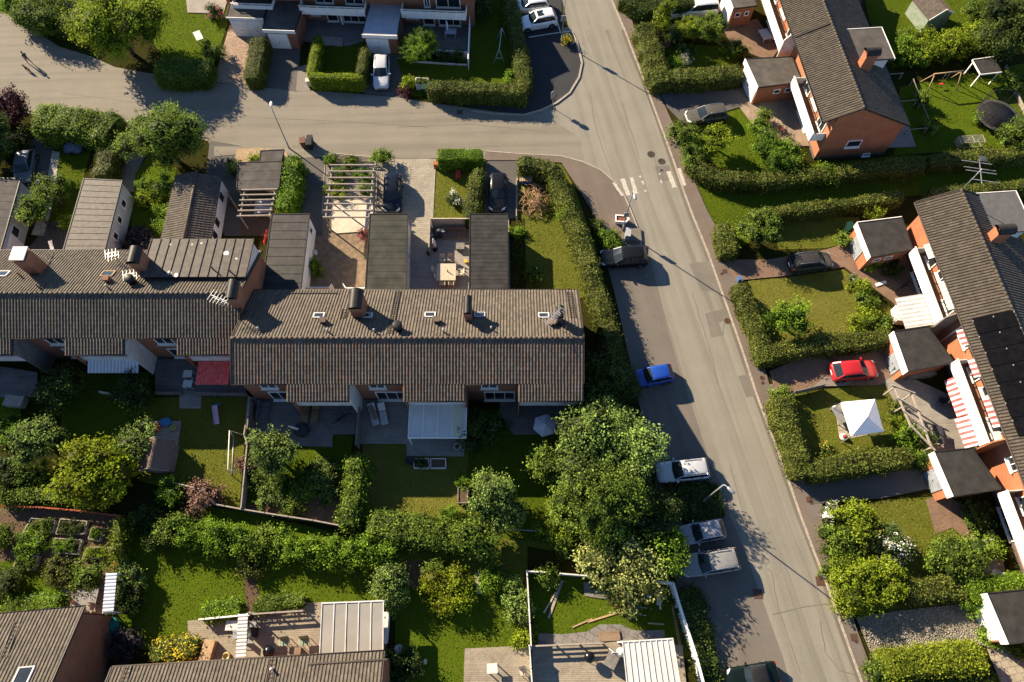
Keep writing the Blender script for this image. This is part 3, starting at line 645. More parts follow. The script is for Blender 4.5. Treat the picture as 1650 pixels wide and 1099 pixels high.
class Row:
    def __init__(s, name, label, O, ang, L, tw, tmat, bmat, exts=(), tile2=None, col=.26, group='terraced row houses'):
        s.O, s.ang, s.L = Vector((O[0], O[1], 0)), ang, L; s.root = thing(name, label, 'row house', s.O, ang, group)
        r = s.root; k = math.hypot(1, SLOPE); up = Vector((0, 1, SLOPE)); dn = Vector((0, -1, SLOPE))
        ro = MB()
        # roof deck under the tiles
        for (s0, s1, ta, tb) in [(0, L, 0, TR), (0, L, TL, TR)] + [(a, b_, -1.25, 0) for a, b_ in exts]:
            za, zb = ZR - SLOPE * abs(ta - TR), ZR - SLOPE * abs(tb - TR)
            q = [(s0, ta, za), (s1, ta, za), (s1, tb, zb), (s0, tb, zb)]
            if ta > tb: q = q[::-1]
            ro.slab([Vector(p) - Vector((0, 0, .02)) for p in q], .14)
        s.roof = ro.build('roof', gutter_m, r)
        corrug('tile_slope', (0, 0, Z0), (1, 0, 0), L, up, TR * k, tmat, s.roof, PANT, col, .36, .012, .02)
        corrug('tile_slope', (0, TL, ZL), (1, 0, 0), L, dn, (TL - TR) * k, tile2 or tmat, s.roof, PANT, col, .36, .012, .02)
        for a, b_ in exts: corrug('tile_slope', (a, -1.25, Z0 - SLOPE * 1.25), (1, 0, 0), b_ - a, up, 1.25 * k, tmat, s.roof, PANT, col, .36, .012, .02)
        b = MB(); n = max(2, int(L / .42))
        for i in range(n): b.tube([(L * i / n, TR, ZR + .03), (L * (i + 1) / n + .03, TR, ZR + .06)], .13, 8)
        b.build('ridge_tile', tmat, s.roof)
        g = MB()
        g.tube([(0, TL + .06, ZL - .03), (L, TL + .06, ZL - .03)], .075, 6)
        cuts = sorted(exts); x = 0
        for a, b_ in cuts + [(L, L)]:
            if a > x + .1: g.tube([(x, -.06, Z0 - .03), (a, -.06, Z0 - .03)], .07, 6)
            if b_ > a: g.tube([(a, -1.31, Z0 - SLOPE * 1.25 - .03), (b_, -1.31, Z0 - SLOPE * 1.25 - .03)], .07, 6)
            x = b_
        for e in (0, L):
            for ta, tb in ((0, TR), (TR, TL)):
                g.bar((e, ta, ZR - SLOPE * abs(ta - TR) + .02), (e, tb, ZR - SLOPE * abs(tb - TR) + .02), .08, .2)
        g.build('gutter', gutter_m, s.roof)
        w = MB(); pr = [(tw, 0), (tw, ZR - SLOPE * (TR - tw) - .17), (TR, ZR - .17), (TL - .45, ZR - SLOPE * (TL - .45 - TR) - .17), (TL - .45, 0)]
        n = len(pr); e = .12
        w.add([(e, t, z) for t, z in pr] + [(L - e, t, z) for t, z in pr], [list(range(n)), [n + i for i in range(n)][::-1]] + [[i, n + i, n + (i + 1) % n, (i + 1) % n] for i in range(n)])
        s.wall = w.build('wall', bmat, r); s.tw = tw
        pl = MB(); pl.box((L / 2, (tw + TL - .45) / 2, .17), (L - 2 * e + .06, TL - .45 - tw + .06, .34)); pl.build('plinth', M('plinth', (.10, .09, .085), (.07, .065, .06), 3), r)
        s.tile = tmat
    def loc(s, px, py, z):
        d = P(px, py, z) - s.O; ca, sa = math.cos(s.ang), math.sin(s.ang)
        return d.x * ca + d.y * sa, -d.x * sa + d.y * ca
    def rz(s, t): return ZR - SLOPE * abs(t - TR)
    def chimney(s, px, py, zt, w, l, hood='arc', bm=None):
        """px, py: middle of the hood in the photo, zt its height"""
        x, t = s.loc(px, py, zt); zb = min(s.rz(t - l / 2), s.rz(t + l / 2)) - .2; b = MB(); hz = .5 if hood == 'arc' else .3
        b.box((x, t, (zb + zt - hz) / 2), (w, l, zt - hz - zb)); b.box((x, t, zt - hz - .06), (w + .1, l + .1, .12))
        c = b.build('chimney', bm or brick_shade, s.roof); h = MB()
        if hood == 'arc':
            n = 9; a = [(x + (w / 2 + .08) * math.cos(math.pi * i / (n - 1)), zt - hz + hz * math.sin(math.pi * i / (n - 1))) for i in range(n)]
            for t0, t1 in ((t - l / 2 - .12, t + l / 2 + .12),):
                h.add([(p, t0, z) for p, z in a] + [(p, t1, z) for p, z in a], [[i, i + 1, n + i + 1, n + i] for i in range(n - 1)], 0, True)
                a2 = [(x + (w / 2 + .03) * math.cos(math.pi * i / (n - 1)), zt - hz - .02 + (hz - .05) * math.sin(math.pi * i / (n - 1))) for i in range(n)]
                h.add([(p, t0, z) for p, z in a2] + [(p, t1, z) for p, z in a2], [[n + i, n + i + 1, i + 1, i] for i in range(n - 1)], 0, True)
            h.box((x, t, zt - hz + .12), (w * .5, l * .8, .24))
        else:
            h.box((x, t, zt - .05), (w + .16, l + .16, .1)); h.box((x, t, zt - .2), (w * .7, l * .7, .2))
        h.build('chimney_hood', dark_metal if hood == 'arc' else sheet_blue, s.roof)
        return x, t
    def onroof(s, name, px, py, kind, mats, size=(.8, .6)):
        z = 6.3
        for _ in range(4): x, t = s.loc(px, py, z); z = s.rz(t) + .08
        sl = SLOPE if t < TR else -SLOPE; a = math.atan(sl); b = MB()
        if kind == 'skylight':
            w, h = size; V = Vector((0, math.cos(a), math.sin(a))); C = Vector((x, t, z + .02)); U = Vector((1, 0, 0))
            for q0, q1 in ((-1, -1, ), (1, 1)), : pass
            cs = [C + U * (i * w / 2) + V * (j * h / 2) for i, j in ((-1, -1), (1, -1), (1, 1), (-1, 1))]
            for i in range(4): b.bar(cs[i], cs[(i + 1) % 4], .09, .12)
            o = b.build('skylight', mats[0], s.roof); g = MB(); g.slab([c + Vector((0, 0, .02)) for c in cs], .04); g.build('skylight_pane', mats[1], s.roof)
        elif kind == 'vent':
            b.tube([(x, t, z - .15), (x, t, z + .45)], .07, 8); b.lathe((x, t, z + .42), [(.11, 0), (.11, .05), (.02, .12)], 8); b.build('roof_vent', mats[0], s.roof)
        elif kind == 'box_vent':
            b.box((x, t, z + .2), (.42, .42, .55)); b.box((x, t, z + .5), (.52, .52, .08)); b.build('roof_vent', mats[0], s.roof)
        elif kind == 'drum':
            b.lathe((x, t, z - .2), [(.34, 0), (.34, .75), (.42, .75), (.42, 1.0), (.25, 1.08)], 14); b.build('roof_vent', mats[0], s.roof)
        elif kind == 'plate':
            V = Vector((0, math.cos(a), math.sin(a))); C = Vector((x, t, z + .06)); U = Vector((1, 0, 0)); w, h = size
            b.slab([C + U * (i * w / 2) + V * (j * h / 2) for i, j in ((-1, -1), (1, -1), (1, 1), (-1, 1))], .06); b.build('roof_plate', mats[0], s.roof)
        return x, t, z
    def ladder(s, p0, p1, mat):
        pts = []
        for (px, py) in (p0, p1):
            z = 6
            for _ in range(4): x, t = s.loc(px, py, z); z = s.rz(t) + .12
            pts.append(Vector((x, t, z)))
        b = MB(); d = pts[1] - pts[0]; n = Vector((d.y, -d.x, 0)).normalized() * .22
        b.bar(pts[0] + n, pts[1] + n, .045); b.bar(pts[0] - n, pts[1] - n, .045); k = int(d.length / .3)
        for i in range(k): q = pts[0] + d * (i + .5) / k; b.bar(q + n, q - n, .035)
        b.build('roof_ladder', mat, s.roof)
    def window(s, s0, s1, z0, z1, t=None, side=-1, name='window', panes=2, fm=None, sill=True):
        t = s.tw if t is None else t; y = t + side * .03; b = MB(); f = .09; fm = fm or wpaint
        for (x0, x1, a, c) in [(s0, s1, z0, z0 + f), (s0, s1, z1 - f, z1), (s0, s0 + f, z0 + f, z1 - f), (s1 - f, s1, z0 + f, z1 - f)] + [(s0 + (s1 - s0) * k / panes - .03, s0 + (s1 - s0) * k / panes + .03, z0 + f, z1 - f) for k in range(1, panes)]:
            b.box(((x0 + x1) / 2, y, (a + c) / 2), (x1 - x0, .12, c - a))
        if sill: b.box(((s0 + s1) / 2, y + side * .12, z0 - .04), (s1 - s0 + .14, .2, .05))
        o = b.build(name, fm, s.wall); p = MB(); p.box(((s0 + s1) / 2, t + side * .025, (z0 + z1) / 2), (s1 - s0 - .1, .05, z1 - z0 - .1)); g = p.build('pane', glass, s.root)
        g.parent = o
        return o
    def gable_window(s, x, t0, t1, z0, z1, side=1):
        b = MB(); f = .08; X = x + side * .03
        for (a, c, e, g) in [(t0, t1, z0, z0 + f), (t0, t1, z1 - f, z1), (t0, t0 + f, z0 + f, z1 - f), (t1 - f, t1, z0 + f, z1 - f)]: b.box((X, (a + c) / 2, (e + g) / 2), (.14, c - a, g - e))
        b.box((X + side * .1, (t0 + t1) / 2, z0 - .04), (.22, t1 - t0 + .12, .05))
        o = b.build('window', wpaint, s.wall); p = MB(); p.box((x + side * .025, (t0 + t1) / 2, (z0 + z1) / 2), (.05, t1 - t0 - .1, z1 - z0 - .1)); g = p.build('pane', glass, o)
    def balcony(s, s0, s1, tf, z0=2.5, zt=3.62, floor=True, rail=True, mat=None, gap=.16):
        mat = mat or wpaint; b = MB(); L = s1 - s0; zb = zt - gap
        nb = 5; hb = (zb - z0) / nb
        for i in range(nb): b.box(((s0 + s1) / 2, tf - .002 * (i % 2), z0 + hb * (i + .5)), (L, .06, hb - .02))
        n = max(2, int(L / .95))
        for i in range(n + 1): b.box((s0 + .05 + (L - .1) * i / n, tf + .06, (z0 + zt) / 2), (.09, .06, zt - z0))
        b.box(((s0 + s1) / 2, tf, zt), (L + .08, .12, .06))
        for e in (s0 + .03, s1 - .03): b.box((e, (tf + s.tw) / 2 + .05, (z0 + zb) / 2), (.05, s.tw - tf - .1, zb - z0))
        o = b.build('balcony', mat, s.root)
        if floor: f = MB(); f.box(((s0 + s1) / 2, (tf + s.tw) / 2 + .05, z0 + .08), (L - .1, s.tw - tf - .12, .16)); f.build('balcony_floor', deck_brown, o)
        return o
    def wallbox(s, name, s0, s1, t0, t1, z0, z1, mat):
        b = MB(); b.box(((s0 + s1) / 2, (t0 + t1) / 2, (z0 + z1) / 2), (s1 - s0, t1 - t0, z1 - z0)); return b.build(name, mat, s.root)
    def sloped(s, name, s0, s1, t0, z0, t1, z1, mat, th=.04, n=1):
        b = MB(); b.slab([(s0, t0, z0), (s1, t0, z0), (s1, t1, z1), (s0, t1, z1)] if t1 > t0 else [(s0, t1, z1), (s1, t1, z1), (s1, t0, z0), (s0, t0, z0)], th); return b.build(name, mat, s.root)
    def screen(s, x, t0, t1, z0, z1a, z1b, mat, th=.1, name='partition'):
        b = MB(); h = th / 2; pr = [(t0, z0), (t1, z0), (t1, z1b), (t0, z1a)]
        b.add([(x - h, t, z) for t, z in pr] + [(x + h, t, z) for t, z in pr], [[0, 1, 2, 3][::-1], [4, 5, 6, 7]] + [[i, (i + 1) % 4, 4 + (i + 1) % 4, 4 + i] for i in range(4)]); return b.build(name, mat, s.root)
    def yagi(s, px, py, zt, ln=1.6, n=6, rot=.6):
        x, t = s.loc(px, py, zt); b = MB(); zb = s.rz(t)
        b.tube([(x, t, zb - .1), (x, t, zt + .1)], .03, 6); d = Vector((math.cos(rot), math.sin(rot), 0)); e = Vector((-d.y, d.x, 0))
        for dz in (0, -.45):
            b.bar(Vector((x, t, zt + dz)) - d * ln / 2, Vector((x, t, zt + dz)) + d * ln / 2, .04)
            for i in range(n):
                c = Vector((x, t, zt + dz)) + d * (ln * (i / (n - 1) - .5)); b.bar(c - e * (.5 - .04 * i), c + e * (.5 - .04 * i), .03)
        return b.build('antenna', M('aluminium', (.55, .54, .52), (.4, .39, .38), 4, .4, metal=.6), s.roof)
# ---- middle row
xL = P(372, 545, ZR).x; xR = P(941, 545, ZR).x; yR = P(372, 545, ZR).y
c_ext = [(463, 563), (650, 750), (835, 940)]
def cx(px, py=648, z=5.0): return P(px, py, z).x - xL
exts = [(cx(a), min(cx(b_), xR - xL)) for a, b_ in c_ext]
C = Row('row_house', 'brown tiled brick row house with skylights and three roof bays above the south decks', (xL, yR - TR), 0, xR - xL, .62, tile_r, brick_shade, exts, tile2=tile)
C.chimney(571, 479, 8.45, 1.0, 1.6); C.chimney(753, 489, 8.35, .55, 1.4)
for px, py in ((514, 508), (693, 507), (876, 508)): C.onroof('', px, py, 'skylight', (wdirty, glass), (.85, .6))
C.onroof('', 592, 508, 'skylight', (wdirty, glass), (.8, .6)); C.onroof('', 773, 507, 'skylight', (sheet_blue, glass), (.85, .6))
for px, py in ((522, 519), (704, 518)): C.onroof('', px, py, 'box_vent', (M('vent_brown', (.12, .09, .07)),))
for px, py in ((529, 535), (604, 535), (715, 535), (792, 531), (418, 532)): C.onroof('', px, py, 'vent', (M('vent_grey', (.3, .27, .24)),))
C.onroof('', 642, 530, 'drum', (dark_metal,)); C.onroof('', 888, 522, 'box_vent', (M('vent_rust', (.2, .11, .07)),)); C.onroof('', 912, 530, 'vent', (M('vent_rust', (.2, .11, .07)),))
C.chimney(903, 500, 8.5, .45, .8, 'arc', bm=M('chimney_dark', (.08, .065, .055)))
C.ladder((641, 469), (628, 538), gutter_m); C.ladder((917, 469), (924, 512), gutter_m); C.ladder((556, 497), (552, 513), gutter_m); C.yagi(893, 507, 8.9, 1.7, 5, .8); C.onroof('', 505, 472, 'plate', (gutter_m,), (4.2, .12))
for i, (a, b_) in enumerate(exts):
    C.wallbox('bay', a + .12, b_ - .12, -.62, .64, 2.5, Z0 - .32, wdirty if i != 2 else brick_shade)
    C.balcony(a + .1, b_ - .1, -.72, 2.5, 3.5, floor=False, mat=wdirty)
    C.screen(b_ - .06, -1.05, .62, .0, Z0 - .72, Z0 - .1, wdirty if i < 1 else brick_shade); C.screen(a + .06, -1.0, .62, 0, Z0 - .7, Z0 - .1, brick_shade)
    x0 = (0.4 if i == 0 else exts[i - 1][1]); x1 = a
    C.window(x0 + (x1 - x0) * .32, x1 - .25, .35, 2.3, name='patio_door', panes=3); C.window(x0 + 1.2, x0 + 2.6, 3.3, 4.6)
    for k in range(2): C.window(a + .6 + k * 2.2, a + 2.3 + k * 2.2, .5, 2.2, t=.62, name='patio_door')
for k in range(6): C.window(1.5 + k * 4.6, 2.9 + k * 4.6, 2.6, 3.7, t=TL - .45, side=1)
C.sloped('patio_canopy', cx(660, 655, 2.7), cx(752, 655, 2.7), -.75, 2.72, -3.55, 2.42, poly_w)
C.root.children[-1].name = 'patio_canopy'
b = MB()
for k in range(5):
    x = cx(660, 655, 2.7) + (cx(752, 655, 2.7) - cx(660, 655, 2.7)) * k / 4; b.bar((x, -.75, 2.745), (x, -3.6, 2.435), .06, .05)
b.bar((cx(660, 655, 2.7), -3.58, 2.42), (cx(752, 655, 2.7), -3.58, 2.42), .1, .12)
for x in (cx(660, 655, 2.7) + .05, cx(752, 655, 2.7) - .05): b.bar((x, -3.5, .1), (x, -3.5, 2.4), .1)
b.build('canopy_frame', wpaint, C.root); C.sloped('canopy_panel', cx(729, 655, 2.7), cx(746, 655, 2.7), -.78, 2.77, -3.5, 2.47, poly_y, .02)
# ---- left row, set back
yL = P(200, 473, ZR).y; Lx0 = -58.0
l_ext = [(-80, 22), (107, 202), (287, 384)]
lx = [(P(a, 572, 5.0).x - Lx0, min(P(b_, 572, 5.0).x, P(384, 520, 6.4).x) - Lx0) for a, b_ in l_ext]
LR = Row('row_house', 'brown tiled row house with a flat metal dormer and a red awning', (Lx0, yL - TR), 0, P(384, 500, ZR - .3).x - Lx0, .62, tile, brick_shade, lx, tile2=tile)
LL = LR.L
LR.chimney(29, 408, 8.7, 1.1, 1.2, 'flat'); LR.chimney(212, 408, 8.8, .95, 1.35); LR.chimney(371, 464, 9.0, .8, 1.5)
LR.onroof('', 174, 441, 'skylight', (wood, glass), (1.0, .75)); LR.onroof('', 4, 441, 'skylight', (wdirty, glass), (1.0, .75)); LR.onroof('', 175, 452, 'box_vent', (M('vent_rust', (.2, .11, .07)),))
LR.onroof('', 214, 455, 'drum', (dark_metal,)); LR.onroof('', 175, 464, 'vent', (M('vent_grey', (.3, .27, .24)),)); LR.onroof('', 63, 463, 'vent', (M('vent_rust', (.2, .11, .07)),)); LR.onroof('', 33, 444, 'vent', (M('vent_rust', (.2, .11, .07)),))
LR.onroof('', 232, 442, 'plate', (sheet_blue,), (.6, .8)); LR.yagi(352, 480, 8.9, 1.5, 6, -.4); LR.yagi(178, 408, 6.6, .9, 4, .3); LR.ladder((82, 407), (72, 430), gutter_m); LR.yagi(207, 442, 7.6, .9, 4, .3)
# big sheet-metal dormer on the street slope
d = [LR.loc(*p) for p in ((239, 383, 6.9), (408, 383, 6.9), (397, 445, 7.1), (225, 444, 7.1))]; b = MB()
ds0, ds1, dt0, dt1 = d[3][0], d[1][0], 5.2, d[0][1]
b.slab([(ds0, dt0, 7.0), (ds1, dt0, 7.0), (ds1, dt1, 6.72), (ds0, dt1, 6.72)], .16); dm = b.build('dormer', sheetm, LR.roof); b = MB()
for k in range(12): x = ds0 + (ds1 - ds0) * k / 11; b.bar((x, dt0, 7.03), (x, dt1, 6.75), .05, .07)
b.build('roof_seam', sheetm, LR.roof); b = MB(); b.box(((ds0 + ds1) / 2, (dt0 + dt1) / 2 + .1, 5.4), (ds1 - ds0 - .4, dt1 - dt0 - .5, 2.6)); b.build('dormer_wall', wdirty, LR.roof)
rf = M('roof_patch_paint', (.62, .58, .53), (.5, .47, .43), 5, .7)
for px, py, sx, sy in ((364, 408, .7, .55), (274, 441, .4, .55), (285, 445, .4, .5), (324, 391, .22, .2), (381, 417, .25, .2), (309, 393, .15, .2), (274, 393, .15, .15)):
    x, t = LR.loc(px, py, 6.85); b = MB(); n = 9; zz = 7.0 - (t - dt0) / (dt1 - dt0) * .28 + .012
    b.poly([(x + sx * .5 * math.cos(6.28 * k / n) * random.uniform(.7, 1.1), t + sy * .5 * math.sin(6.28 * k / n) * random.uniform(.7, 1.1), zz) for k in range(n)]); b.build('paint_patch', rf, LR.roof)
for px, py in ((264, 438), (342, 432), (371, 437)):
    x, t = LR.loc(px, py, 7.2); b = MB(); b.tube([(x, t, 6.8), (x, t, 7.5)], .06, 8); b.build('roof_vent', dark_metal, LR.roof)
for i, (a, b_) in enumerate(lx):
    LR.wallbox('bay', a + .12, b_ - .12, -.62, .64, 2.5, Z0 - .32, brick_shade); LR.balcony(a + .1, b_ - .1, -.72, 2.5, 3.5, floor=False, mat=wdirty)
    LR.screen(b_ - .06, -1.05, .62, 0, Z0 - .72, Z0 - .1, greyboard if i == 0 else wdirty); LR.screen(a + .06, -1.0, .62, 0, Z0 - .7, Z0 - .1, brick_shade)
    if i: x0 = lx[i - 1][1]; LR.window(x0 + (a - x0) * .4, a - .15, .4, 2.2, name='patio_door', panes=3); LR.window(x0 + 1.6, x0 + 3.2, 3.3, 4.5)
stripe_gw = stripemat('awning_grey_stripe', (.62, .61, .60), (.36, .36, .37), .30, 0); stripe_rr = stripemat('awning_red_ribbed', (.62, .035, .015), (.40, .02, .010), .30, 0, .82)
x0, x1 = P(140, 582, 2.7).x - Lx0, P(222, 582, 2.7).x - Lx0; LR.sloped('awning', x0, x1, -.75, 2.6, -1.75, 2.2, stripe_gw)
x0, x1 = P(319, 582, 2.7).x - Lx0, P(372, 582, 2.7).x - Lx0 - .05; LR.sloped('awning', x0, x1, -.8, 2.6, -2.9, 2.35, stripe_rr)
# ---- north row, seen from its garden side
nb0 = P(483, 20, 2.5); nb4 = P(752, 30, 2.5); nang = math.atan2(nb4.y - nb0.y, nb4.x - nb0.x)
ns = Vector((math.cos(nang), math.sin(nang), 0)); ntv = Vector((-ns.y, ns.x, 0))
NO = nb0 - ns * 9.0 + ntv * .02
NR = Row('row_house', 'brick row house with white slatted balconies above the shaded north terraces', NO, nang, (P(764, 20, 2.5) - NO).dot(ns), 1.5, tile, brick_shade)
def ncx(px, py=20, z=2.5): return NR.loc(px, py, z)[0]
for a, b_ in ((484, 589), (648, 752)): NR.balcony(ncx(a), ncx(b_), 0.02, 2.5, 3.75, gap=.2)
NR.balcony(ncx(375), ncx(440), .02, 2.5, 3.75, gap=.2)
for a, b_, nm, pn in ((500, 515, 'window', 2), (525, 543, 'door', 1), (551, 589, 'patio_door', 3), (655, 675, 'window', 2), (682, 700, 'door', 1), (707, 742, 'patio_door', 3)):
    NR.window(ncx(a, 30, 1), ncx(b_, 30, 1), .25 if nm != 'window' else 1.1, 2.25, name=nm, panes=pn)
for a, b_ in ((500, 530), (550, 580), (680, 690), (700, 740)): NR.window(ncx(a, 5, 4), ncx(b_, 5, 4), 3.0, 5.1, name='window')
NR.root.scale = (1, 1, .9)
# ---- north-east and east rows
def fit(A, B):
    d = (B - A); return math.atan2(d.y, d.x)
ea, eb = P(1474.6, 326, Z0), P(1620, 700, Z0); eang = fit(ea, eb)
ER = Row('row_house', 'brick row house with black solar panels and white balconies', ea, eang, 62, 1.42, tile_e, brick, tile2=tile_k, col=.27)
na, nb_ = P(1257.8, 0, Z0), P(1326.6, 197.5, Z0); neang = fit(na, nb_); nes = Vector((math.cos(neang), math.sin(neang), 0))
NEO = na - nes * 34; NER = Row('row_house', 'brick row house ending in a bare brick gable near the trampoline', NEO, neang, (nb_ - NEO).length, 1.42, tile_e, brick, tile2=tile_k, col=.27)
def es(px, py, z=2.5): return ER.loc(px, py, z)[0]
def nes_(px, py, z=2.5): return NER.loc(px, py, z)[0]
striper = stripemat('awning_red_white', (.50, .46, .43), (.38, .02, .02), .48, 0, .5); stripeg = stripemat('awning_grey_white', (.46, .44, .41), (.24, .235, .225), .42, 0, .5)
EB = [(es(1455, 410), es(1494, 524)), (es(1522, 588), es(1566, 720)), (es(1597, 796), es(1597, 796) + 8.2)]
for a, b_ in EB:
    ER.balcony(a, b_, .0, 2.5, 3.75, gap=.2); ER.screen(b_ + .12, -.05, 1.42, .05, 4.3, Z0 + .3, greyboard if a < 12 else brick)
    m = (a + b_) / 2
    ER.window(a + .5, a + 1.9, 2.75, 5.0, name='balcony_door', panes=1); ER.window(m - 1.1, m + .6, 3.3, 5.0); ER.window(b_ - 2.3, b_ - .7, 2.75, 5.0, name='balcony_door', panes=2)
    ER.window(a + .8, a + 3.6, .2, 2.3, name='patio_door', panes=3)
    c = MB()
    for k in range(9):
        x = a + .6 + (b_ - a - 1.2) * k / 8; c.bar((x, .35, 2.68), (x, .35, 3.3), .04); c.bar((x, .35, 3.3), (x + .25, .7, 3.0), .04)
    c.build('balcony_rack', gutter_m, ER.root)
(a1, b1), (a2, b2), (a3, b3) = EB
for (x0, x1, mt) in ((a1 + .2, a1 + 1.7, stripeg), (b1 - 3.3, b1 - .5, stripeg), (b1 + 1.5, b1 + 3.0, striper), (a2 + .3, a2 + 2.0, striper), (b2 - 3.6, b2 - 1.0, striper)): ER.sloped('awning', x0, x1, 1.38, 5.0, .35, 4.35, mt)
ER.sloped('awning', b1 - 3.2, b1 - .05, -.05, 2.45, -2.35, 1.95, stripeg)
ER.sloped('awning', a2 + 1.2, a2 + 4.6, -.05, 2.6, -.45, 1.75, striper); ER.sloped('awning', a2 + 4.7, b2 - .1, -.05, 2.6, -.7, 1.7, striper)
b = MB(); b.tube([(b1 + .9, 1.36, .2), (b1 + .9, 1.36, 5.4)], .06, 8); b.tube([(b1 + .9, 1.3, 5.4), (b1 + .9, .1, 5.6)], .06, 8); b.build('drainpipe', wpaint, ER.root)
ER.window(b1 + 1.5, b1 + 2.9, 3.2, 4.6); ER.window(b2 + 1.3, b2 + 2.5, 3.2, 4.6); ER.wallbox('heat_pump', b2 - .9, b2 - .2, .9, 1.4, 2.75, 3.5, wdirty)
# solar panels on the west slope
pv = M('solar_cell', (.006, .006, .007), (.003, .003, .004), 2, .35, spec=.03); pvf = M('solar_frame', (.02, .02, .02), None, 3, .5)
ss0, ss1 = ER.loc(1560, 512, 6.6)[0], ER.loc(1632, 704, 6.2)[0]; npv = 7; V = Vector((0, 1, SLOPE)).normalized()
for rr in range(2):
    for k in range(npv):
        x0 = ss0 + (ss1 - ss0) * k / npv; w = (ss1 - ss0) / npv - .05; t0 = .62 + rr * 1.34; z0 = Z0 + SLOPE * t0 + .2; b = MB()
        q = [Vector((x0, t0, z0)), Vector((x0 + w, t0, z0)), Vector((x0 + w, t0, z0)) + V * 1.46, Vector((x0, t0, z0)) + V * 1.46]
        b.slab(q, .05); b.build('solar_panel', pv, ER.roof)
b = MB()
for rr in range(3):
    for k in range(npv): t0 = .6 + rr * 1.34; b.box((ss0 + (ss1 - ss0) * k / npv + .2, t0, Z0 + SLOPE * t0 + .22), (.12, .06, .05))
b.build('panel_clamp', M('aluminium', (.55, .54, .52), (.4, .39, .38), 4, .4, metal=.6), ER.roof)
ER.chimney(1625, 365, 8.6, .85, 1.3, 'arc', brick)
def flat_dormer(row, px, z, mat, wmat=None):
    q = [row.loc(x, y, z) for x, y in px]; s0 = min(a for a, _ in q); s1 = max(a for a, _ in q); t1 = max(c for _, c in q); t0 = 3.9; b = MB()
    b.box(((s0 + s1) / 2, (t0 + t1) / 2, z - .1), (s1 - s0, t1 - t0, .2)); o = b.build('dormer', mat, row.roof); b = MB()
    b.box(((s0 + s1) / 2, (t0 + t1) / 2 - .15, z - 1.5), (s1 - s0 - .5, t1 - t0 - .5, 2.6)); b.build('dormer_wall', wmat or wpaint, row.roof)
    b = MB(); b.box(((s0 + s1) / 2, t1 + .03, z - .1), (s1 - s0 + .1, .06, .28)); b.box((s0 - .03, (t0 + t1) / 2, z - .1), (.06, t1 - t0, .28)); b.build('fascia', wpaint, row.roof)
flat_dormer(ER, ((1557, 313), (1637, 309), (1655, 372), (1585, 374)), 6.4, M('dormer_felt', (.10, .098, .098), (.075, .073, .073), 2, .85, .3, 20))
flat_dormer(NER, ((1358, 48), (1422, 48), (1441, 94), (1375, 94)), 6.4, felt)
NER.chimney(1409, 78, 8.7, .85, 1.2, 'arc', brick); NER.gable_window(NER.L - .12, 4.0, 5.5, 1.7, 2.7)
NER.gable_window(NER.L - .12, 6.6, 7.4, .1, .45)
x, t = 32, 0
b = MB(); xx = NER.loc(1328, 50, 6.5)[0]; b.bar((xx, 0.05, Z0 + .12), (xx, TR, ZR + .12), .12, .14); b.build('verge_flashing', gutter_m, NER.roof)
NB = [(nes_(1240, 84) - 9.0, nes_(1240, 84)), (nes_(1262, 138), nes_(1296, 228))]
for a, b_ in NB:
    NER.balcony(a, b_, .0, 2.5, 3.75, gap=.2); m = (a + b_) / 2
    NER.window(a + .5, a + 1.9, 2.75, 5.0, name='balcony_door', panes=1); NER.window(m - 1.1, m + .6, 3.3, 5.0); NER.window(b_ - 2.3, b_ - .7, 2.75, 5.0, name='balcony_door')
    NER.window(a + 1.5, a + 4.6, .2, 2.3, name='patio_door', panes=3)
    c = MB()
    for k in range(10):
        x = a + .6 + (b_ - a - 1.2) * k / 9; c.bar((x, .35, 2.68), (x, .35, 3.3), .04); c.bar((x, .35, 3.3), (x + .25, .7, 3.0), .04)
    c.build('balcony_rack', gutter_m, NER.root)
NER.screen(NB[0][1] + .12, -.05, 1.42, .05, 4.2, Z0 + .2, wdirty)
for k in range(4): x = NB[1][0] + .5 + k * 1.75; NER.sloped('blind', x, x + 1.55, 1.36, 5.05, .5, 4.75, M('blind_grey', (.22, .215, .20), (.17, .165, .155), 2))
# ---- bottom-left pair
fc = P(137, 978, ZL); f0 = P(0, 990, ZL); fa = fit(f0, fc); fs = Vector((math.cos(fa), math.sin(fa), 0)); ft = Vector((-fs.y, fs.x, 0))
FR = Row('row_house', 'tiled brick house end with a skylight and plain side gable below the vegetable beds', fc - fs * 26 - ft * TL, fa, 26, .62, tile, brick_shade)
FR.onroof('', 37, 1090, 'skylight', (wdirty, glass), (1.0, 1.3)); FR.ladder((28, 1000), (5, 1060), gutter_m)
gc_ = P(620, 1050, ZL); g0 = P(180, 1076, ZL); ga = fit(g0, gc_); gs = Vector((math.cos(ga), math.sin(ga), 0)); gt = Vector((-gs.y, gs.x, 0))
GR = Row('row_house', 'tiled row house roof beside the pale patio roof and garden chairs', gc_ - gs * (gc_ - g0).length - gt * TL, ga, (gc_ - g0).length, .62, tile, brick_shade)
GR.onroof('', 440, 1078, 'vent', (M('vent_pale', (.55, .5, .45)),)); GR.ladder((440, 1060), (432, 1110), gutter_m); GR.onroof('', 560, 1066, 'plate', (gutter_m,), (5.6, .12)); GR.ladder((207, 1073), (195, 1110), gutter_m)
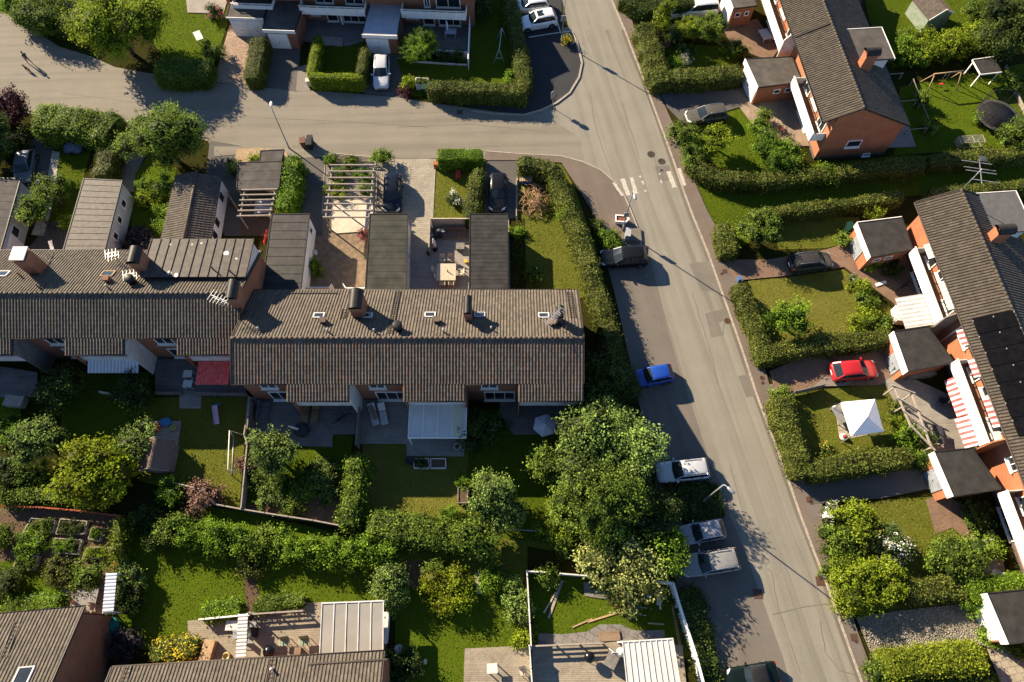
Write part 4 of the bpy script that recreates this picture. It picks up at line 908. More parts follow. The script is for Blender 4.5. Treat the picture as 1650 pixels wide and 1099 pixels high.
# ================================================================= garages, sheds and carports
def shed(name, label, px, z, rmat, wmat, cat='garage', seams=0, seam_ax=0, ins=.14, fascia=None, fas_h=.34, doors=(), wins=(), group=None, seam_m=None, th=.16, tilt=0, posts=False):
    """px: roof corners NW NE SE SW in the photo; edges count from NW-NE (0 north, 1 east, 2 south, 3 west)"""
    q = PP(px, z); c = sum(q, Vector()) / 4; c.z = 0; root = thing(name, label, cat, c, 0, group); q = [p - c for p in q]
    for i in (2, 3): q[i] = q[i] - Vector((0, 0, tilt))
    b = MB(); b.slab(q[::-1], th); ro = b.build('roof', rmat, root)
    if seams:
        s = MB(); A, B, C_, D = q
        for k in range(1, seams):
            f = k / seams
            p0, p1 = (A.lerp(D, f), B.lerp(C_, f)) if seam_ax == 0 else (A.lerp(B, f), D.lerp(C_, f))
            hh = .022 if 'felt' in rmat.name else .05; s.bar(p0 + Vector((0, 0, .004)), p1 + Vector((0, 0, .004)), .05, hh)
        s.build('roof_seam', seam_m or rmat, ro)
    mid = sum(q, Vector()) / 4; w = [p + (mid - p).normalized() * ins * 1.5 for p in q]
    if not posts:
        b = MB(); b.prism([(p.x, p.y) for p in w], 0, z - th - .02 - tilt); wa = b.build('wall', wmat, root)
    else:
        b = MB()
        for p in w: b.bar((p.x, p.y, 0), (p.x, p.y, z - th), .11)
        wa = b.build('post', wmat, root)
    b = MB()
    for i in range(4): b.bar(q[i] + Vector((0, 0, -.03)), q[(i + 1) % 4] + Vector((0, 0, -.03)), .09, .15)
    b.build('roof_edge', dark_metal, ro)
    if fascia:
        b = MB()
        for i in fascia:
            a, d = q[i], q[(i + 1) % 4]; n = (d - a).cross(Vector((0, 0, 1))).normalized()
            if n.dot(mid - a) > 0: n = -n
            o = n * .04 - Vector((0, 0, fas_h / 2 - .07)); b.bar(a + o, d + o, .07, fas_h)
        b.build('fascia', wpaint, ro)
    def panel(e, f0, f1, z0, z1, nm, mt, fr=None):
        a, d = Vector((w[e].x, w[e].y, 0)), Vector((w[(e + 1) % 4].x, w[(e + 1) % 4].y, 0)); n = (d - a).cross(Vector((0, 0, 1))).normalized(); mm = Vector((mid.x, mid.y, 0))
        if n.dot(mm - a) > 0: n = -n
        p0, p1 = a.lerp(d, f0) + n * .03, a.lerp(d, f1) + n * .03; u = (p1 - p0).normalized(); L = (p1 - p0).length; ang = math.atan2(u.y, u.x); m_ = (p0 + p1) / 2
        if fr:
            b = MB(); f = .08
            for du, dz, sx, sz in ((0, z0 + f / 2, L, f), (0, z1 - f / 2, L, f), (-L / 2 + f / 2, (z0 + z1) / 2, f, z1 - z0 - 2 * f), (L / 2 - f / 2, (z0 + z1) / 2, f, z1 - z0 - 2 * f)):
                b.box((m_.x + u.x * du, m_.y + u.y * du, dz), (sx, .12, sz), ang)
            o = b.build(nm, fr, wa); b = MB(); b.box((m_.x, m_.y, (z0 + z1) / 2), (L - .1, .05, z1 - z0 - .1), ang); b.build('pane', mt, o)
        else:
            b = MB(); k = max(1, int((z1 - z0) / .42))
            for i in range(k): b.box((m_.x, m_.y, z0 + (z1 - z0) * (i + .5) / k), (L, .08, (z1 - z0) / k - .02), ang)
            o = b.build(nm, mt, wa); b = MB(); e_ = p0 + u * L * .5 + n * .06; b.box((e_.x, e_.y, z0 + .9), (.16, .05, .05), ang); b.build('handle', dark_metal, o)
    for d in doors: panel(*d[:5], 'door', d[5] if len(d) > 5 else wpaint)
    for d in wins: panel(*d[:5], 'window', glass, wpaint)
    return root
dgr = M('door_grey', (.26, .28, .30), (.19, .205, .22), 2, .6)
GG = 'flat roofed garages'
shed('garage', 'grey walled garage with three white framed windows', [(-32, 286), (33, 288), (1, 402), (-60, 402)], 2.75, felt, grey_wall, seams=9, doors=[(1, .74, .96, .05, 2.1)], wins=[(1, .12, .26, 1.0, 2.1), (1, .36, .5, 1.0, 2.1), (1, .6, .74, 1.0, 2.1)], group=GG)
shed('garage', 'garage with a brown standing seam roof and pale side wall with three dark openings', [(135, 288), (197, 291), (168, 406), (101, 406)], 2.75, sheetm, grey_wall, seams=12, wins=[(1, .17, .28, 1.2, 2.1), (1, .42, .52, 1.2, 2.1), (1, .66, .76, 1.2, 2.1)], group=GG)
shed('garage', 'dark sheet roofed garage with a white side wall beside the brick gable', [(438, 345), (499, 345), (484, 470), (421, 470)], 2.75, sheetk, wpaint, seams=9, wins=[(1, .08, .17, 1.3, 2.1)], doors=[(0, .1, .9, .05, 2.1, wdirty)], group=GG)
shed('garage', 'long green grey felt roofed garage between the gravel yard and the light pavers', [(596, 345), (657, 345), (654.5, 492), (587, 492)], 2.75, felt_g, wdirty, seams=14, doors=[(0, .1, .9, .05, 2.1)], wins=[(1, .35, .45, 1.1, 2.0)], group=GG)
shed('garage', 'dark felt roofed garage between the dining deck and the corner garden', [(757, 345), (818, 345), (818, 492), (756, 492)], 2.75, felt_k, greyboard, seams=22, doors=[(0, .1, .9, .05, 2.1, wdirty)], group=GG)
# gabled tile garage
q = [P(283, 283, 2.35), P(357, 285, 2.35), P(339, 392, 2.35), P(258, 392, 2.35)]; rid = [P(317, 279, 3.05), P(296, 392, 3.05)]; c = sum(q, Vector()) / 4; c.z = 0
gt_ = thing('garage', 'garage with a pitched tile roof half shaded by the leafy tree', 'garage', c, 0, 'pitched roof outbuildings')
b = MB(); qq = [p - c for p in q]; r0, r1 = [p - c for p in rid]
b.slab([qq[0], qq[3], r1, r0], .12); b.slab([r0, r1, qq[2], qq[1]], .12); gr_ = b.build('roof', gutter_m, gt_)
corrug('tile_slope', qq[3], qq[0] - qq[3], (qq[0] - qq[3]).length, (r1 - qq[3]) - (qq[0] - qq[3]).normalized() * (r1 - qq[3]).dot((qq[0] - qq[3]).normalized()), ((r1 - qq[3]) - (qq[0] - qq[3]).normalized() * (r1 - qq[3]).dot((qq[0] - qq[3]).normalized())).length, tile, gr_, PANT, .28, .36, .02, .03)
corrug('tile_slope', qq[2], qq[1] - qq[2], (qq[1] - qq[2]).length, (r1 - qq[2]) - (qq[1] - qq[2]).normalized() * (r1 - qq[2]).dot((qq[1] - qq[2]).normalized()), ((r1 - qq[2]) - (qq[1] - qq[2]).normalized() * (r1 - qq[2]).dot((qq[1] - qq[2]).normalized())).length, tile_k, gr_, PANT, .28, .36, .02, .03)
b = MB(); b.tube([r0 + Vector((0, 0, .08)), r1 + Vector((0, 0, .08))], .12, 8); b.build('ridge_tile', tile, gr_)
b = MB(); b.prism([(p.x * .93, p.y * .97) for p in qq], 0, 2.2); wl_ = b.build('wall', wpaint, gt_)
for f in (.22, .62, .82):
    b = MB(); p = qq[1].lerp(qq[2], f); b.box((p.x * .93 + .03, p.y * .97, 1.4), (.08, .7, .9)); b.build('window', glass, wl_)
shed('carport', 'low grey felt carport roof beside the leafy climber hedge', [(384, 262), (454, 260), (449, 304), (381, 306)], 2.3, felt, wgrey, 'carport', seams=3, posts=True)
shed('bin_store', 'small grey felt roofed store at the road edge by the lamp', [(420, 243), (458, 241), (453, 260.5), (418, 261)], 1.9, felt, greyboard, 'shed')
shed('garage', 'brown felt roofed garage with two white doors, by the pink gravel', [(373, -2), (436, -4), (424, 30), (364, 28)], 2.7, felt, wpaint, fascia=(2,), fas_h=.2, doors=[(2, .08, .48, .05, 2.2), (2, .54, .94, .05, 2.2)], group=GG)
shed('garage', 'brown felt roofed garage with a white fascia above the asphalt drive', [(437, -8), (489, 8), (475, 50), (423, 48)], 2.7, felt, brick_shade, fascia=(2,), fas_h=.4, doors=[(2, .3, .95, .05, 2.1)], group=GG)
shed('garage', 'garage with a pale bluish sheet roof behind the silver estate car', [(597, 4), (649, 6), (640, 58), (583, 56)], 2.7, sheet_blue, brick_shade, fascia=(2,), fas_h=.45, doors=[(2, .28, .95, .05, 2.1)], group=GG)
shed('garage', 'brick garage with a grey felt roof beside the clipped hedge and slanting deck', [(1201, 95), (1276, 91), (1293, 132), (1222, 141)], 2.75, felt, brick, fascia=(3,), fas_h=.7, doors=[(3, .04, .96, .05, 2.1)], wins=[(2, .15, .3, 1.4, 2.0), (2, .42, .58, 1.4, 2.0)], group=GG)
shed('garage', 'brick garage with felt roof by the two half hidden white cars', [(1168, -26), (1206, -30), (1220, 9), (1182, 14)], 2.75, felt, brick, fascia=(3,), fas_h=.7, doors=[(3, .04, .96, .05, 2.1)], wins=[(2, .2, .4, 1.4, 2.0), (2, .6, .85, 1.4, 2.0)], group=GG)
shed('garage', 'brick garage with dark felt roof and white fascia above the minivan drive', [(1381, 359), (1453, 350), (1471, 402), (1403, 415)], 2.75, felt_k, brick, fascia=(3, 0), fas_h=.7, doors=[(3, .3, .8, .05, 2.1, dgr)], wins=[(2, .35, .55, 1.5, 2.0), (2, .65, .85, 1.5, 2.0)], group=GG)
shed('garage', 'brick garage with ribbed dark roof and white fascia behind the red hatchback', [(1440, 534), (1494, 526), (1538, 584), (1463, 599)], 2.75, felt_k, brick, fascia=(3,), fas_h=.85, seams=16, seam_ax=1, doors=[(3, .15, .6, .05, 2.1, dgr)], group=GG)
shed('garage', 'brick garage with speckled black felt roof facing the empty asphalt drive', [(1505, 728), (1566, 722), (1614, 788), (1536, 800)], 2.75, felt_k, brick, fascia=(3,), fas_h=.85, doors=[(3, .2, .7, .05, 2.1, dgr)], group=GG)
shed('garage', 'garage with speckled black roof at the end of the cobbled drive', [(1590, 956), (1668, 948), (1700, 1028), (1625, 1038)], 2.75, felt_k, brick, fascia=(3,), fas_h=.85, doors=[(3, .04, .96, .05, 2.1)], group=GG)
# corner sheds of the north-east gardens
def gable_hut(name, label, c, ang, L, W, h, hr, wmat, rmat, cat='shed', grp='pitched roof outbuildings'):
    root = thing(name, label, cat, (c.x, c.y, 0), ang, grp); b = MB(); pr = [(-W / 2, 0), (-W / 2, h), (0, hr), (W / 2, h), (W / 2, 0)]; n = 5
    b.add([(-L / 2, t, z) for t, z in pr] + [(L / 2, t, z) for t, z in pr], [list(range(n)), [n + i for i in range(n)][::-1]] + [[i, n + i, n + (i + 1) % n, (i + 1) % n] for i in range(n)])
    wa = b.build('wall', wmat, root); b = MB(); o = .2; k = (hr - h) / (W / 2)
    for sgn in (-1, 1):
        q = [(-L / 2 - o, sgn * (W / 2 + o), h - k * o + .05), (L / 2 + o, sgn * (W / 2 + o), h - k * o + .05), (L / 2 + o, 0, hr + .05), (-L / 2 - o, 0, hr + .05)]
        b.slab(q if sgn < 0 else q[::-1], .08)
    ro = b.build('roof', rmat, root); b = MB()
    for i in range(int(W * 4)):
        for sgn in (-1, 1):
            f = (i + .5) / int(W * 4); y = sgn * (W / 2 + o) * f; z = hr + .06 - k * abs(y); b.bar((-L / 2 - o, y, z), (L / 2 + o, y, z), .03, .03)
    b.build('roof_batten', rmat, ro); b = MB()
    for e in (-1, 1):
        for sgn in (-1, 1): b.bar((e * (L / 2 + o), sgn * (W / 2 + o), h - k * o + .03), (e * (L / 2 + o), 0, hr + .03), .05, .14)
    b.build('bargeboard', wpaint if wmat != greyboard else wgrey, ro)
    b = MB(); b.box((-L / 2 - .02, 0, .9), (.05, .75, 1.7)); b.build('door', wpaint if wmat != greyboard else wgrey, wa)
    return root
green_wall = stripemat('green_boards', (.17, .21, .15), (.12, .15, .105), .16, 1, .88)
hutp = P(1503, 10, 2.0); gable_hut('garden_shed', 'sage green garden shed with white trim beyond the row house dormer', hutp, R(-72), 3.4, 3.0, 2.1, 3.0, green_wall, tile_k)
hp = P(1360, 2, 2.2); shed('outbuilding', 'dark outbuilding with a ribbed grey sheet roof behind the row house', [(1330, -40), (1400, -40), (1383, 20), (1352, 4)], 2.6, sheetk, greyboard, 'outbuilding', seams=9, seam_ax=1)
hp = P(250, 732, 1.7); gable_hut('playhouse', 'small brown playhouse with a pitched roof on the toy deck', hp, R(90), 2.3, 2.2, 1.5, 2.25, greyboard, M('roof_boards', (.19, .135, .10), (.13, .09, .065), 5, .8, .4, 20), 'playhouse')
hp = P(1582, 114, 1.5); shed('playhouse', 'open garden play shelter with white posts and black roof, behind the swing', [(1567, 97), (1601, 92), (1614, 116), (1580, 120)], 1.9, felt_k, wpaint, 'playhouse', posts=True, fascia=(0, 2, 3), fas_h=.14)
# ================================================================= planting
lf_olive = leafmat('leaf_olive', (.020, .026, .004), (.155, .180, .030), .22)
lf_green = leafmat('leaf_green', (.020, .036, .004), (0.207, 0.297, 0.036), .34)
lf_bright = leafmat('leaf_bright', (.026, .052, .004), (0.228, 0.366, 0.028), .36)
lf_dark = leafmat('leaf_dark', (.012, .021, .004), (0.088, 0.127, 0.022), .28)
lf_yellow = leafmat('leaf_yellow', (.055, .060, .004), (.300, .375, .016), .38)
lf_yg = leafmat('leaf_yellow_green', (.040, .056, .004), (0.297, 0.380, 0.022), .38)
lf_grey = leafmat('leaf_grey_green', (.024, .036, .008), (.270, .385, .080), .34)
lf_cream = leafmat('leaf_cream', (.045, .055, .010), (.400, .430, .130), .32)
lf_maroon = leafmat('leaf_maroon', (.020, .006, .008), (0.094, 0.024, 0.026), .2)
lf_purple = leafmat('leaf_purple', (.012, .012, .014), (0.060, 0.050, 0.058), .15)
lf_white = leafmat('leaf_white_bloom', (.030, .055, .010), (0.120, 0.156, 0.048), .2, (.70, .68, .60))
lf_pink = leafmat('leaf_pink_bloom', (.020, .040, .010), (0.084, 0.132, 0.036), .2, (.60, .12, .18))
lf_gold = leafmat('leaf_gold_bloom', (.030, .055, .010), (0.096, 0.132, 0.024), .2, (.55, .40, .02))
lf_rust = leafmat('leaf_rust', (.060, .035, .022), (0.300, 0.174, 0.126), .2)
lf_autumn = leafmat('leaf_hedge_gold', (.050, .065, .006), (.250, .300, .020), .32)
# -------- clipped and loose hedges: the points run along the top
hedge('tall olive hedge curving round the street corner beside the brush pile garden', [(838, 259), (868, 262), (893, 273), (905, 302), (920, 343), (935, 378), (948, 417), (958, 455), (970, 490), (984, 540), (992, 570)], 1.55, 2.0, lf_olive, wave=.09, rough=.13)
hedge('bright green box clipped hedge at the end of the light paver court', [(706, 248), (776, 247)], 1.75, 1.9, lf_bright, rough=.05, wave=.02, leaf=.15, dens=75)
hedge('olive hedge between the small dry lawn and the narrow car drive', [(771, 272), (762, 312), (756, 354)], 1.35, 1.7, lf_olive)
hedge('long dark green hedge along the fresh asphalt bend, behind the kerb', [(690, 136), (740, 138), (800, 141), (848, 143)], 1.6, 1.9, lf_olive, wave=.03, dens=55)
hedge('shaded hedge beside the two parked white cars', [(846, 136), (842, 98), (832, 55), (822, 0), (818, -25)], 1.5, 1.8, lf_olive, wave=.03, dens=55)
hedge('yellow green trimmed hedge leg west of the small square lawn', [(512, 57), (500, 116)], .95, 1.8, lf_yg, rough=.05, wave=.02, leaf=.16, dens=70)
hedge('yellow green trimmed hedge along the road in front of the small square lawn', [(498, 121), (584, 123)], .95, 1.8, lf_yg, rough=.05, wave=.02, leaf=.16, dens=70)
hedge('brownish trimmed hedge leg between the small square lawn and silver estate car', [(588, 74), (580, 117)], 1.0, 1.8, lf_olive, rough=.06, wave=.03, leaf=.17, dens=60)
hedge('pill shaped olive hedge between the pink gravel and the asphalt drive', [(416, 60), (404, 124)], 1.9, 1.9, lf_olive, rough=.06, wave=.03, leaf=.17, dens=60)
hedge('wide dark green hedge at the road beneath the yellow green tree', [(252, 104), (290, 108), (336, 106)], 3.2, 2.0, lf_green, wave=.05)
hedge('tall olive hedge along the pavement north of the drive with the olive estate car', [(1038, 38), (1051, 76), (1062, 116), (1068, 132)], 2.3, 1.8, lf_olive, wave=.06, rough=.12)
hedge('broad olive hedge running from the pavement to the garage by the slanting deck', [(1080, 121), (1130, 119), (1196, 112)], 1.9, 1.8, lf_olive, wave=.06, rough=.12)
hedge('dark hedge at the top of the main street beside the north drive', [(1004, -14), (1040, 6), (1120, -2)], 2.2, 1.8, lf_dark)
hedge('olive hedge below the corner lawn of the olive estate car', [(1112, 256), (1133, 271), (1158, 283), (1197, 287), (1235, 287), (1262, 284), (1300, 280), (1350, 275), (1420, 268), (1490, 260)], 1.5, 1.5, lf_olive, wave=.09, rough=.12)
hedge('sunlit olive hedge below the trampoline garden', [(1500, 257), (1560, 252), (1610, 246), (1665, 240)], 1.5, 1.5, lf_olive, wave=.08, rough=.12)
hedge('long thin hedge from the branchy tree to the brick gable, beyond the grass strip', [(1208, 345), (1247, 342), (1286, 335), (1337, 329), (1400, 321), (1455, 314)], 1.15, 1.5, lf_olive, wave=.06)
hedge('hedge passing behind the solar panel row house under the aerial', [(1500, 310), (1560, 305), (1600, 301), (1660, 296)], 1.2, 1.5, lf_olive, wave=.05)
hedge('short olive hedge at the pavement north of the red paver drive', [(1168, 358), (1172, 384), (1176, 408)], 1.7, 1.5, lf_olive, wave=.04)
hedge('olive hedge along the pavement west of the parched lawn with the round tree', [(1193, 456), (1208, 494), (1224, 532), (1234, 570), (1238, 582)], 1.5, 1.5, lf_olive, wave=.06)
hedge('dark hedge between the parched lawn and the drive of the red hatchback', [(1246, 567), (1286, 558), (1337, 551), (1400, 545), (1436, 541)], 1.6, 1.5, lf_olive, wave=.06)
hedge('olive hedge along the pavement west of the party tent', [(1257, 640), (1272, 688), (1287, 735), (1296, 766)], 1.75, 1.6, lf_olive, wave=.05, rough=.1)
hedge('olive hedge south of the party tent beside the shaded drive', [(1304, 760), (1350, 750), (1400, 741), (1470, 734)], 1.7, 1.6, lf_olive, wave=.05, rough=.1)
hedge('olive hedge between the flowering garden and the cobbled drive', [(1462, 957), (1500, 951), (1562, 944)], 1.6, 1.4, lf_olive, wave=.06)
hedge('bright green hedge above the speckled garage roof by the cobbles', [(1572, 958), (1600, 946), (1665, 938)], 1.5, 2.1, lf_bright, wave=.05)
hedge('golden green hedge south of the cobbled drive', [(1428, 1074), (1500, 1066), (1588, 1058)], 2.0, 1.7, lf_autumn, wave=.06, rough=.13)
hedge('dark hedge in the shade below the golden green hedge', [(1415, 1092), (1480, 1096), (1600, 1086)], 2.0, 1.0, lf_dark)
hedge('glossy climber hedge between the carport and the asphalt drive', [(470, 250), (464, 296), (456, 336)], 1.7, 2.1, lf_bright, wave=.1, rough=.14, leaf=.26)
hedge('broad green hedge between the road and the silver car in the shade', [(58, 190), (100, 190), (140, 194), (178, 204)], 3.6, 2.4, lf_green, wave=.09, rough=.16, leaf=.26)
hedge('mottled olive hedge between the small lawn and the gravel drive by the brown roof', [(172, 240), (160, 282)], 2.0, 1.8, lf_olive, wave=.08, rough=.14)
hedge('leafy green hedge at the south edge of the parched lawn', [(596, 842), (640, 850), (690, 856), (748, 866)], 2.1, 1.7, lf_green, wave=.07, rough=.14, leaf=.24)
hedge('climbing hedge on the fence between the wild garden and the parched lawn', [(574, 738), (570, 775), (564, 810), (556, 846)], 1.5, 2.0, lf_green, wave=.15, rough=.2, leaf=.26)
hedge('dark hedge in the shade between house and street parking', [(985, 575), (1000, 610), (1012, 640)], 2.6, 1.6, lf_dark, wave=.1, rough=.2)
hedge('overgrown verge hedge between the two groups of street parking', [(1072, 806), (1120, 810), (1162, 806)], 3.2, .4, lf_dark, wave=.5, rough=.3)
hedge('ivy covered bank beside the white lattice fence', [(1106, 950), (1122, 1000), (1138, 1060), (1150, 1110)], 1.9, .7, lf_dark, wave=.2, rough=.2)
hedge('climber grown over the rusty trellis by the vegetable beds', [(188, 838), (186, 880), (178, 918)], .8, 1.7, lf_autumn, wave=.2, rough=.2)
hedge('low shrub border behind the raised vegetable beds', [(0, 800), (60, 795), (120, 800), (170, 806)], 1.2, 1.1, lf_green, wave=.2, rough=.2)
hedge('leafy border at the upper edge of the bottom left roof', [(0, 985), (40, 978), (96, 970)], 1.5, .9, lf_bright, wave=.2, rough=.2)
hedge('yellow dotted flower border north of the slatted sun deck', [(242, 1050), (280, 1046), (318, 1044)], 1.5, .9, lf_gold, wave=.2, rough=.2)
hedge('low border of mixed perennials beside the white fence post row', [(328, 990), (352, 982), (385, 978)], 1.4, .7, lf_bright, wave=.2, rough=.2)
hedge('low green border along the top of the patio roof deck', [(410, 978), (450, 970), (490, 968)], 1.1, .6, lf_green, wave=.2, rough=.2)
# -------- trees
tree('garden_tree', 'broad yellow green tree overhanging the north road', 182, 36, 4.6, 7.6, lf_yg, 16, leaf=.36, dens=26, h0=1.2)
tree('garden_tree', 'round leafy green tree overhanging the road beside the tiled garage', 264, 224, 3.95, 6.2, lf_green, 16, leaf=.34, dens=28, h0=1.0)
tree('small_tree', 'slim tree with a round crown nearer the lawn, by the grey walled garage', 76, 306, 1.75, 3.6, lf_green, 7, h0=1.6, leaf=.28, dens=34)
tree('small_tree', 'slim tree with a round crown leaning over the grey garage wall', 52, 338, 1.45, 3.6, lf_green, 7, h0=1.8, leaf=.28, dens=34)
tree('garden_tree', 'large grey green tree rising beside the street parking and the silver estate car', 983, 722, 4.15, 5.6, lf_grey, 20, leaf=.34, dens=26, h0=1.2)
tree('garden_tree', 'dark feathery tree south of the grey green tree, behind the small silver car', 972, 808, 3.9, 5.2, lf_green, 20, leaf=.30, dens=30, h0=1.0)
tree('garden_tree', 'cream leaved tree above the flagstone bed', 1005, 912, 3.0, 4.0, lf_cream, 12, leaf=.34, dens=24, h0=.8)
tree('garden_tree', 'bright green tree next to the cream leaved tree, by the white fence corner', 1066, 890, 2.2, 3.6, lf_bright, 10, leaf=.32, dens=24, h0=.8)
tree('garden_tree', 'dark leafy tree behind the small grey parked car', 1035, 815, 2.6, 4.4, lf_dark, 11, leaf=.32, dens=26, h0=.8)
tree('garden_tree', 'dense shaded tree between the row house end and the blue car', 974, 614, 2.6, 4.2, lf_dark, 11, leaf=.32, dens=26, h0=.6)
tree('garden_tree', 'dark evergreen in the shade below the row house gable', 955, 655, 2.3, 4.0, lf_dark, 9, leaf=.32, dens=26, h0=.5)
tree('small_tree', 'small sunlit tree on the dark lawn under the parasol', 876, 746, 1.7, 3.4, lf_green, 8, h0=1.0, leaf=.32, dens=24)
tree('garden_tree', 'round topped tree at the corner of the parched lawn', 796, 806, 2.5, 4.4, lf_grey, 11, leaf=.28, dens=32, h0=.8)
tree('garden_tree', 'bushy green tree below the round topped tree, at the hedge end', 772, 858, 2.0, 3.4, lf_green, 9, leaf=.30, dens=28, h0=.5)
tree('garden_tree', 'pale apple tree leaning over the fence beside the wild garden', 432, 726, 2.0, 4.2, lf_grey, 10, leaf=.30, dens=28, h0=1.0)
tree('garden_tree', 'golden yellow tree beside the brown playhouse', 147, 760, 3.35, 4.4, lf_yellow, 15, leaf=.36, dens=26, h0=.8)
tree('garden_tree', 'grey green apple tree west of the golden yellow tree', 58, 710, 2.25, 3.6, lf_grey, 11, leaf=.30, dens=28, h0=.7)
tree('small_tree', 'green shrubby tree against the playhouse wall', 216, 712, 1.7, 3.4, lf_grey, 8, h0=.5, leaf=.28)
tree('small_tree', 'round bright tree on the parched lawn behind the hedge', 1277, 514, 2.1, 3.4, lf_bright, 9, h0=.8, leaf=.28, dens=30)
tree('small_tree', 'branchy young tree at the road end of the thin hedge', 1222, 366, 2.0, 3.8, lf_green, 9, h0=.5, leaf=.28, dens=22)
tree('cypress', 'slim dark green cypress in front of the white hatchback', 1068, 26, 1.15, 5.4, lf_yg, 7, h0=.2, leaf=.22, dens=44, big=.7)
tree('garden_tree', 'leafy tree in front of the white van', 1147, 42, 1.9, 3.6, lf_green, 9, h0=.5, leaf=.26, dens=30)
tree('garden_tree', 'dark tall tree at the edge of the trampoline garden', 1625, 40, 3.6, 6.5, lf_dark, 13, h0=1, leaf=.34, dens=24)
tree('garden_tree', 'green tree beside the trampoline and the board walk', 1642, 212, 2.0, 4.0, lf_green, 9, h0=.6, leaf=.28, dens=30)
tree('small_tree', 'small yellow green tree on the lawn below the olive estate car', 1160, 222, 1.55, 3.0, lf_yg, 8, h0=.7, leaf=.26, dens=26)
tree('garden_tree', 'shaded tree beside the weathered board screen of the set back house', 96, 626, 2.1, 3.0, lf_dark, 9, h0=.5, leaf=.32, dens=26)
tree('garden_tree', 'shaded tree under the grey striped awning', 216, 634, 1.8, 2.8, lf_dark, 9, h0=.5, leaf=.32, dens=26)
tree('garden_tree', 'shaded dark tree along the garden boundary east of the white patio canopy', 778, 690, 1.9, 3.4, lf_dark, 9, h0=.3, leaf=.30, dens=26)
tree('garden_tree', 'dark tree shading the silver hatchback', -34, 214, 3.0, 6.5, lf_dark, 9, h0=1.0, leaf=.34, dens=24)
# -------- shrubs
B_ = bush
B_('shrub', 'glossy green shrub at the far road bend', 28, 4, 2.6, 3.0, lf_bright, 7, leaf=.3); B_('shrub', 'broad green shrub under the yellow green tree at the road bend', 70, 24, 3.2, 3.2, lf_green, 9, leaf=.3)
B_('shrub', 'brownish shrub half hidden by the yellow green tree', 106, 36, 1.9, 2.2, lf_olive, 6); B_('shrub', 'maroon leaved shrub at the west edge of the road', 8, 186, 2.6, 3.2, lf_maroon, 8, leaf=.3)
B_('shrub', 'dark shrub beside the silver car in the shade', 6, 232, 2.3, 2.4, lf_dark, 7); B_('topiary', 'clipped bright ball of leaves before the north terrace', 675, 71, 1.95, 3.2, lf_bright, 9, leaf=.17, dens=80, big=.75)
B_('shrub', 'small dark shrub in the white planter wall, nearer the ball topiary', 715, 88, .8, 1.0, lf_dark, 4); B_('shrub', 'small dark shrub in the white planter wall, nearer the white fence', 738, 90, .7, 1.0, lf_dark, 4)
B_('shrub', 'shrub with pale lilac flowers beside the shaded north fence', 778, 10, 1.4, 2.0, lf_dark, 6); B_('shrub', 'small yellow green shrub inside the corner of the kerbside hedge', 823, 125, .75, 1.0, lf_bright, 4)
B_('shrub', 'small potted shrub by the raised wooden planter', 656, 133, .75, 1.2, lf_yg, 4); B_('shrub', 'reddish shrub beside the raised wooden planter', 652, 147, .6, .9, lf_maroon, 4)
B_('shrub', 'yellow shrub beside the parking bay lamp', 913, 64, .55, .8, lf_gold, 4); B_('shrub', 'pink flowering shrub by the white garage doors', 345, 20, 1.1, 1.5, lf_pink, 5)
B_('shrub', 'loose green shrub at the edge of the pink gravel', 345, 85, 1.3, 1.6, lf_green, 6); B_('shrub', 'low bright shrub bed between the two garages', 255, 302, 1.7, 1.4, lf_bright, 7); B_('shrub', 'wild green shrub below the round leafy tree', 238, 318, 1.4, 1.0, lf_yg, 6)
B_('shrub', 'small bright shrub beside the tiled garage', 262, 340, .9, 1.0, lf_bright, 4); B_('shrub', 'dark purple shrub in the gap between the garages', 222, 386, 1.6, 1.5, lf_purple, 6, leaf=.26); B_('shrub', 'green shrub against the tiled garage wall', 262, 365, .9, 1.2, lf_bright, 5)
B_('shrub', 'low shrub at the foot of the slim round crowned trees', 103, 358, .6, .7, lf_bright, 4); B_('shrub', 'round hydrangea with white flower heads on the small dry lawn', 731, 320, .85, 1.0, lf_white, 5, leaf=.2)
B_('shrub', 'yellow shrub on the sand patch', 411, 256, .6, .6, lf_yg, 4); B_('shrub', 'grey shrub at the carport corner', 374, 268, .9, 1.2, lf_grey, 5); B_('shrub', 'leafy climber at the wooden bench by the road', 615, 255, 1.0, 1.5, lf_bright, 5)
for i, (px, py, r, lb) in enumerate(((545, 282, 1.05, 'leafy bed plants under the upper beams of the big pergola'), (585, 284, 1.05, 'bed plants beside the pergola post row'), (541, 308, 1.1, 'bed plants at the middle beams of the big pergola'), (565, 262, .8, 'green plants between the pergola and the bench'),
    (532, 258, .7, 'green plants at the bench end by the drive'), (590, 305, .9, 'grey plants inside the big pergola'))): B_('bed_plant', lb, px, py, r, .8, (lf_green, lf_bright, lf_yg, lf_green, lf_bright, lf_grey)[i], 5, leaf=.2, cat='plant')
B_('flower_bush', 'crimson flowering bush beside the green grey garage roof', 586, 378, .55, .9, lf_pink, 4, leaf=.18, cat='flowers'); B_('shrub', 'green shrub against the white wall of the sheet roofed garage', 506, 430, .75, 1.1, lf_bright, 5)
B_('shrub', 'small green shrub in the shaded corner garden', 858, 445, .85, .8, lf_green, 5); B_('shrub', 'grassy tuft by the garage in the corner garden', 832, 373, .7, .6, lf_bright, 4)
B_('shrub', 'green shrub at the lamp and signal cabinet', 985, 386, 1.2, 1.1, lf_bright, 6); B_('shrub', 'weedy tuft by the white planter box', 962, 362, .7, .5, lf_olive, 4); B_('shrub', 'bright climbing shrub in the corner hedge', 912, 345, .8, 2.3, lf_bright, 5)
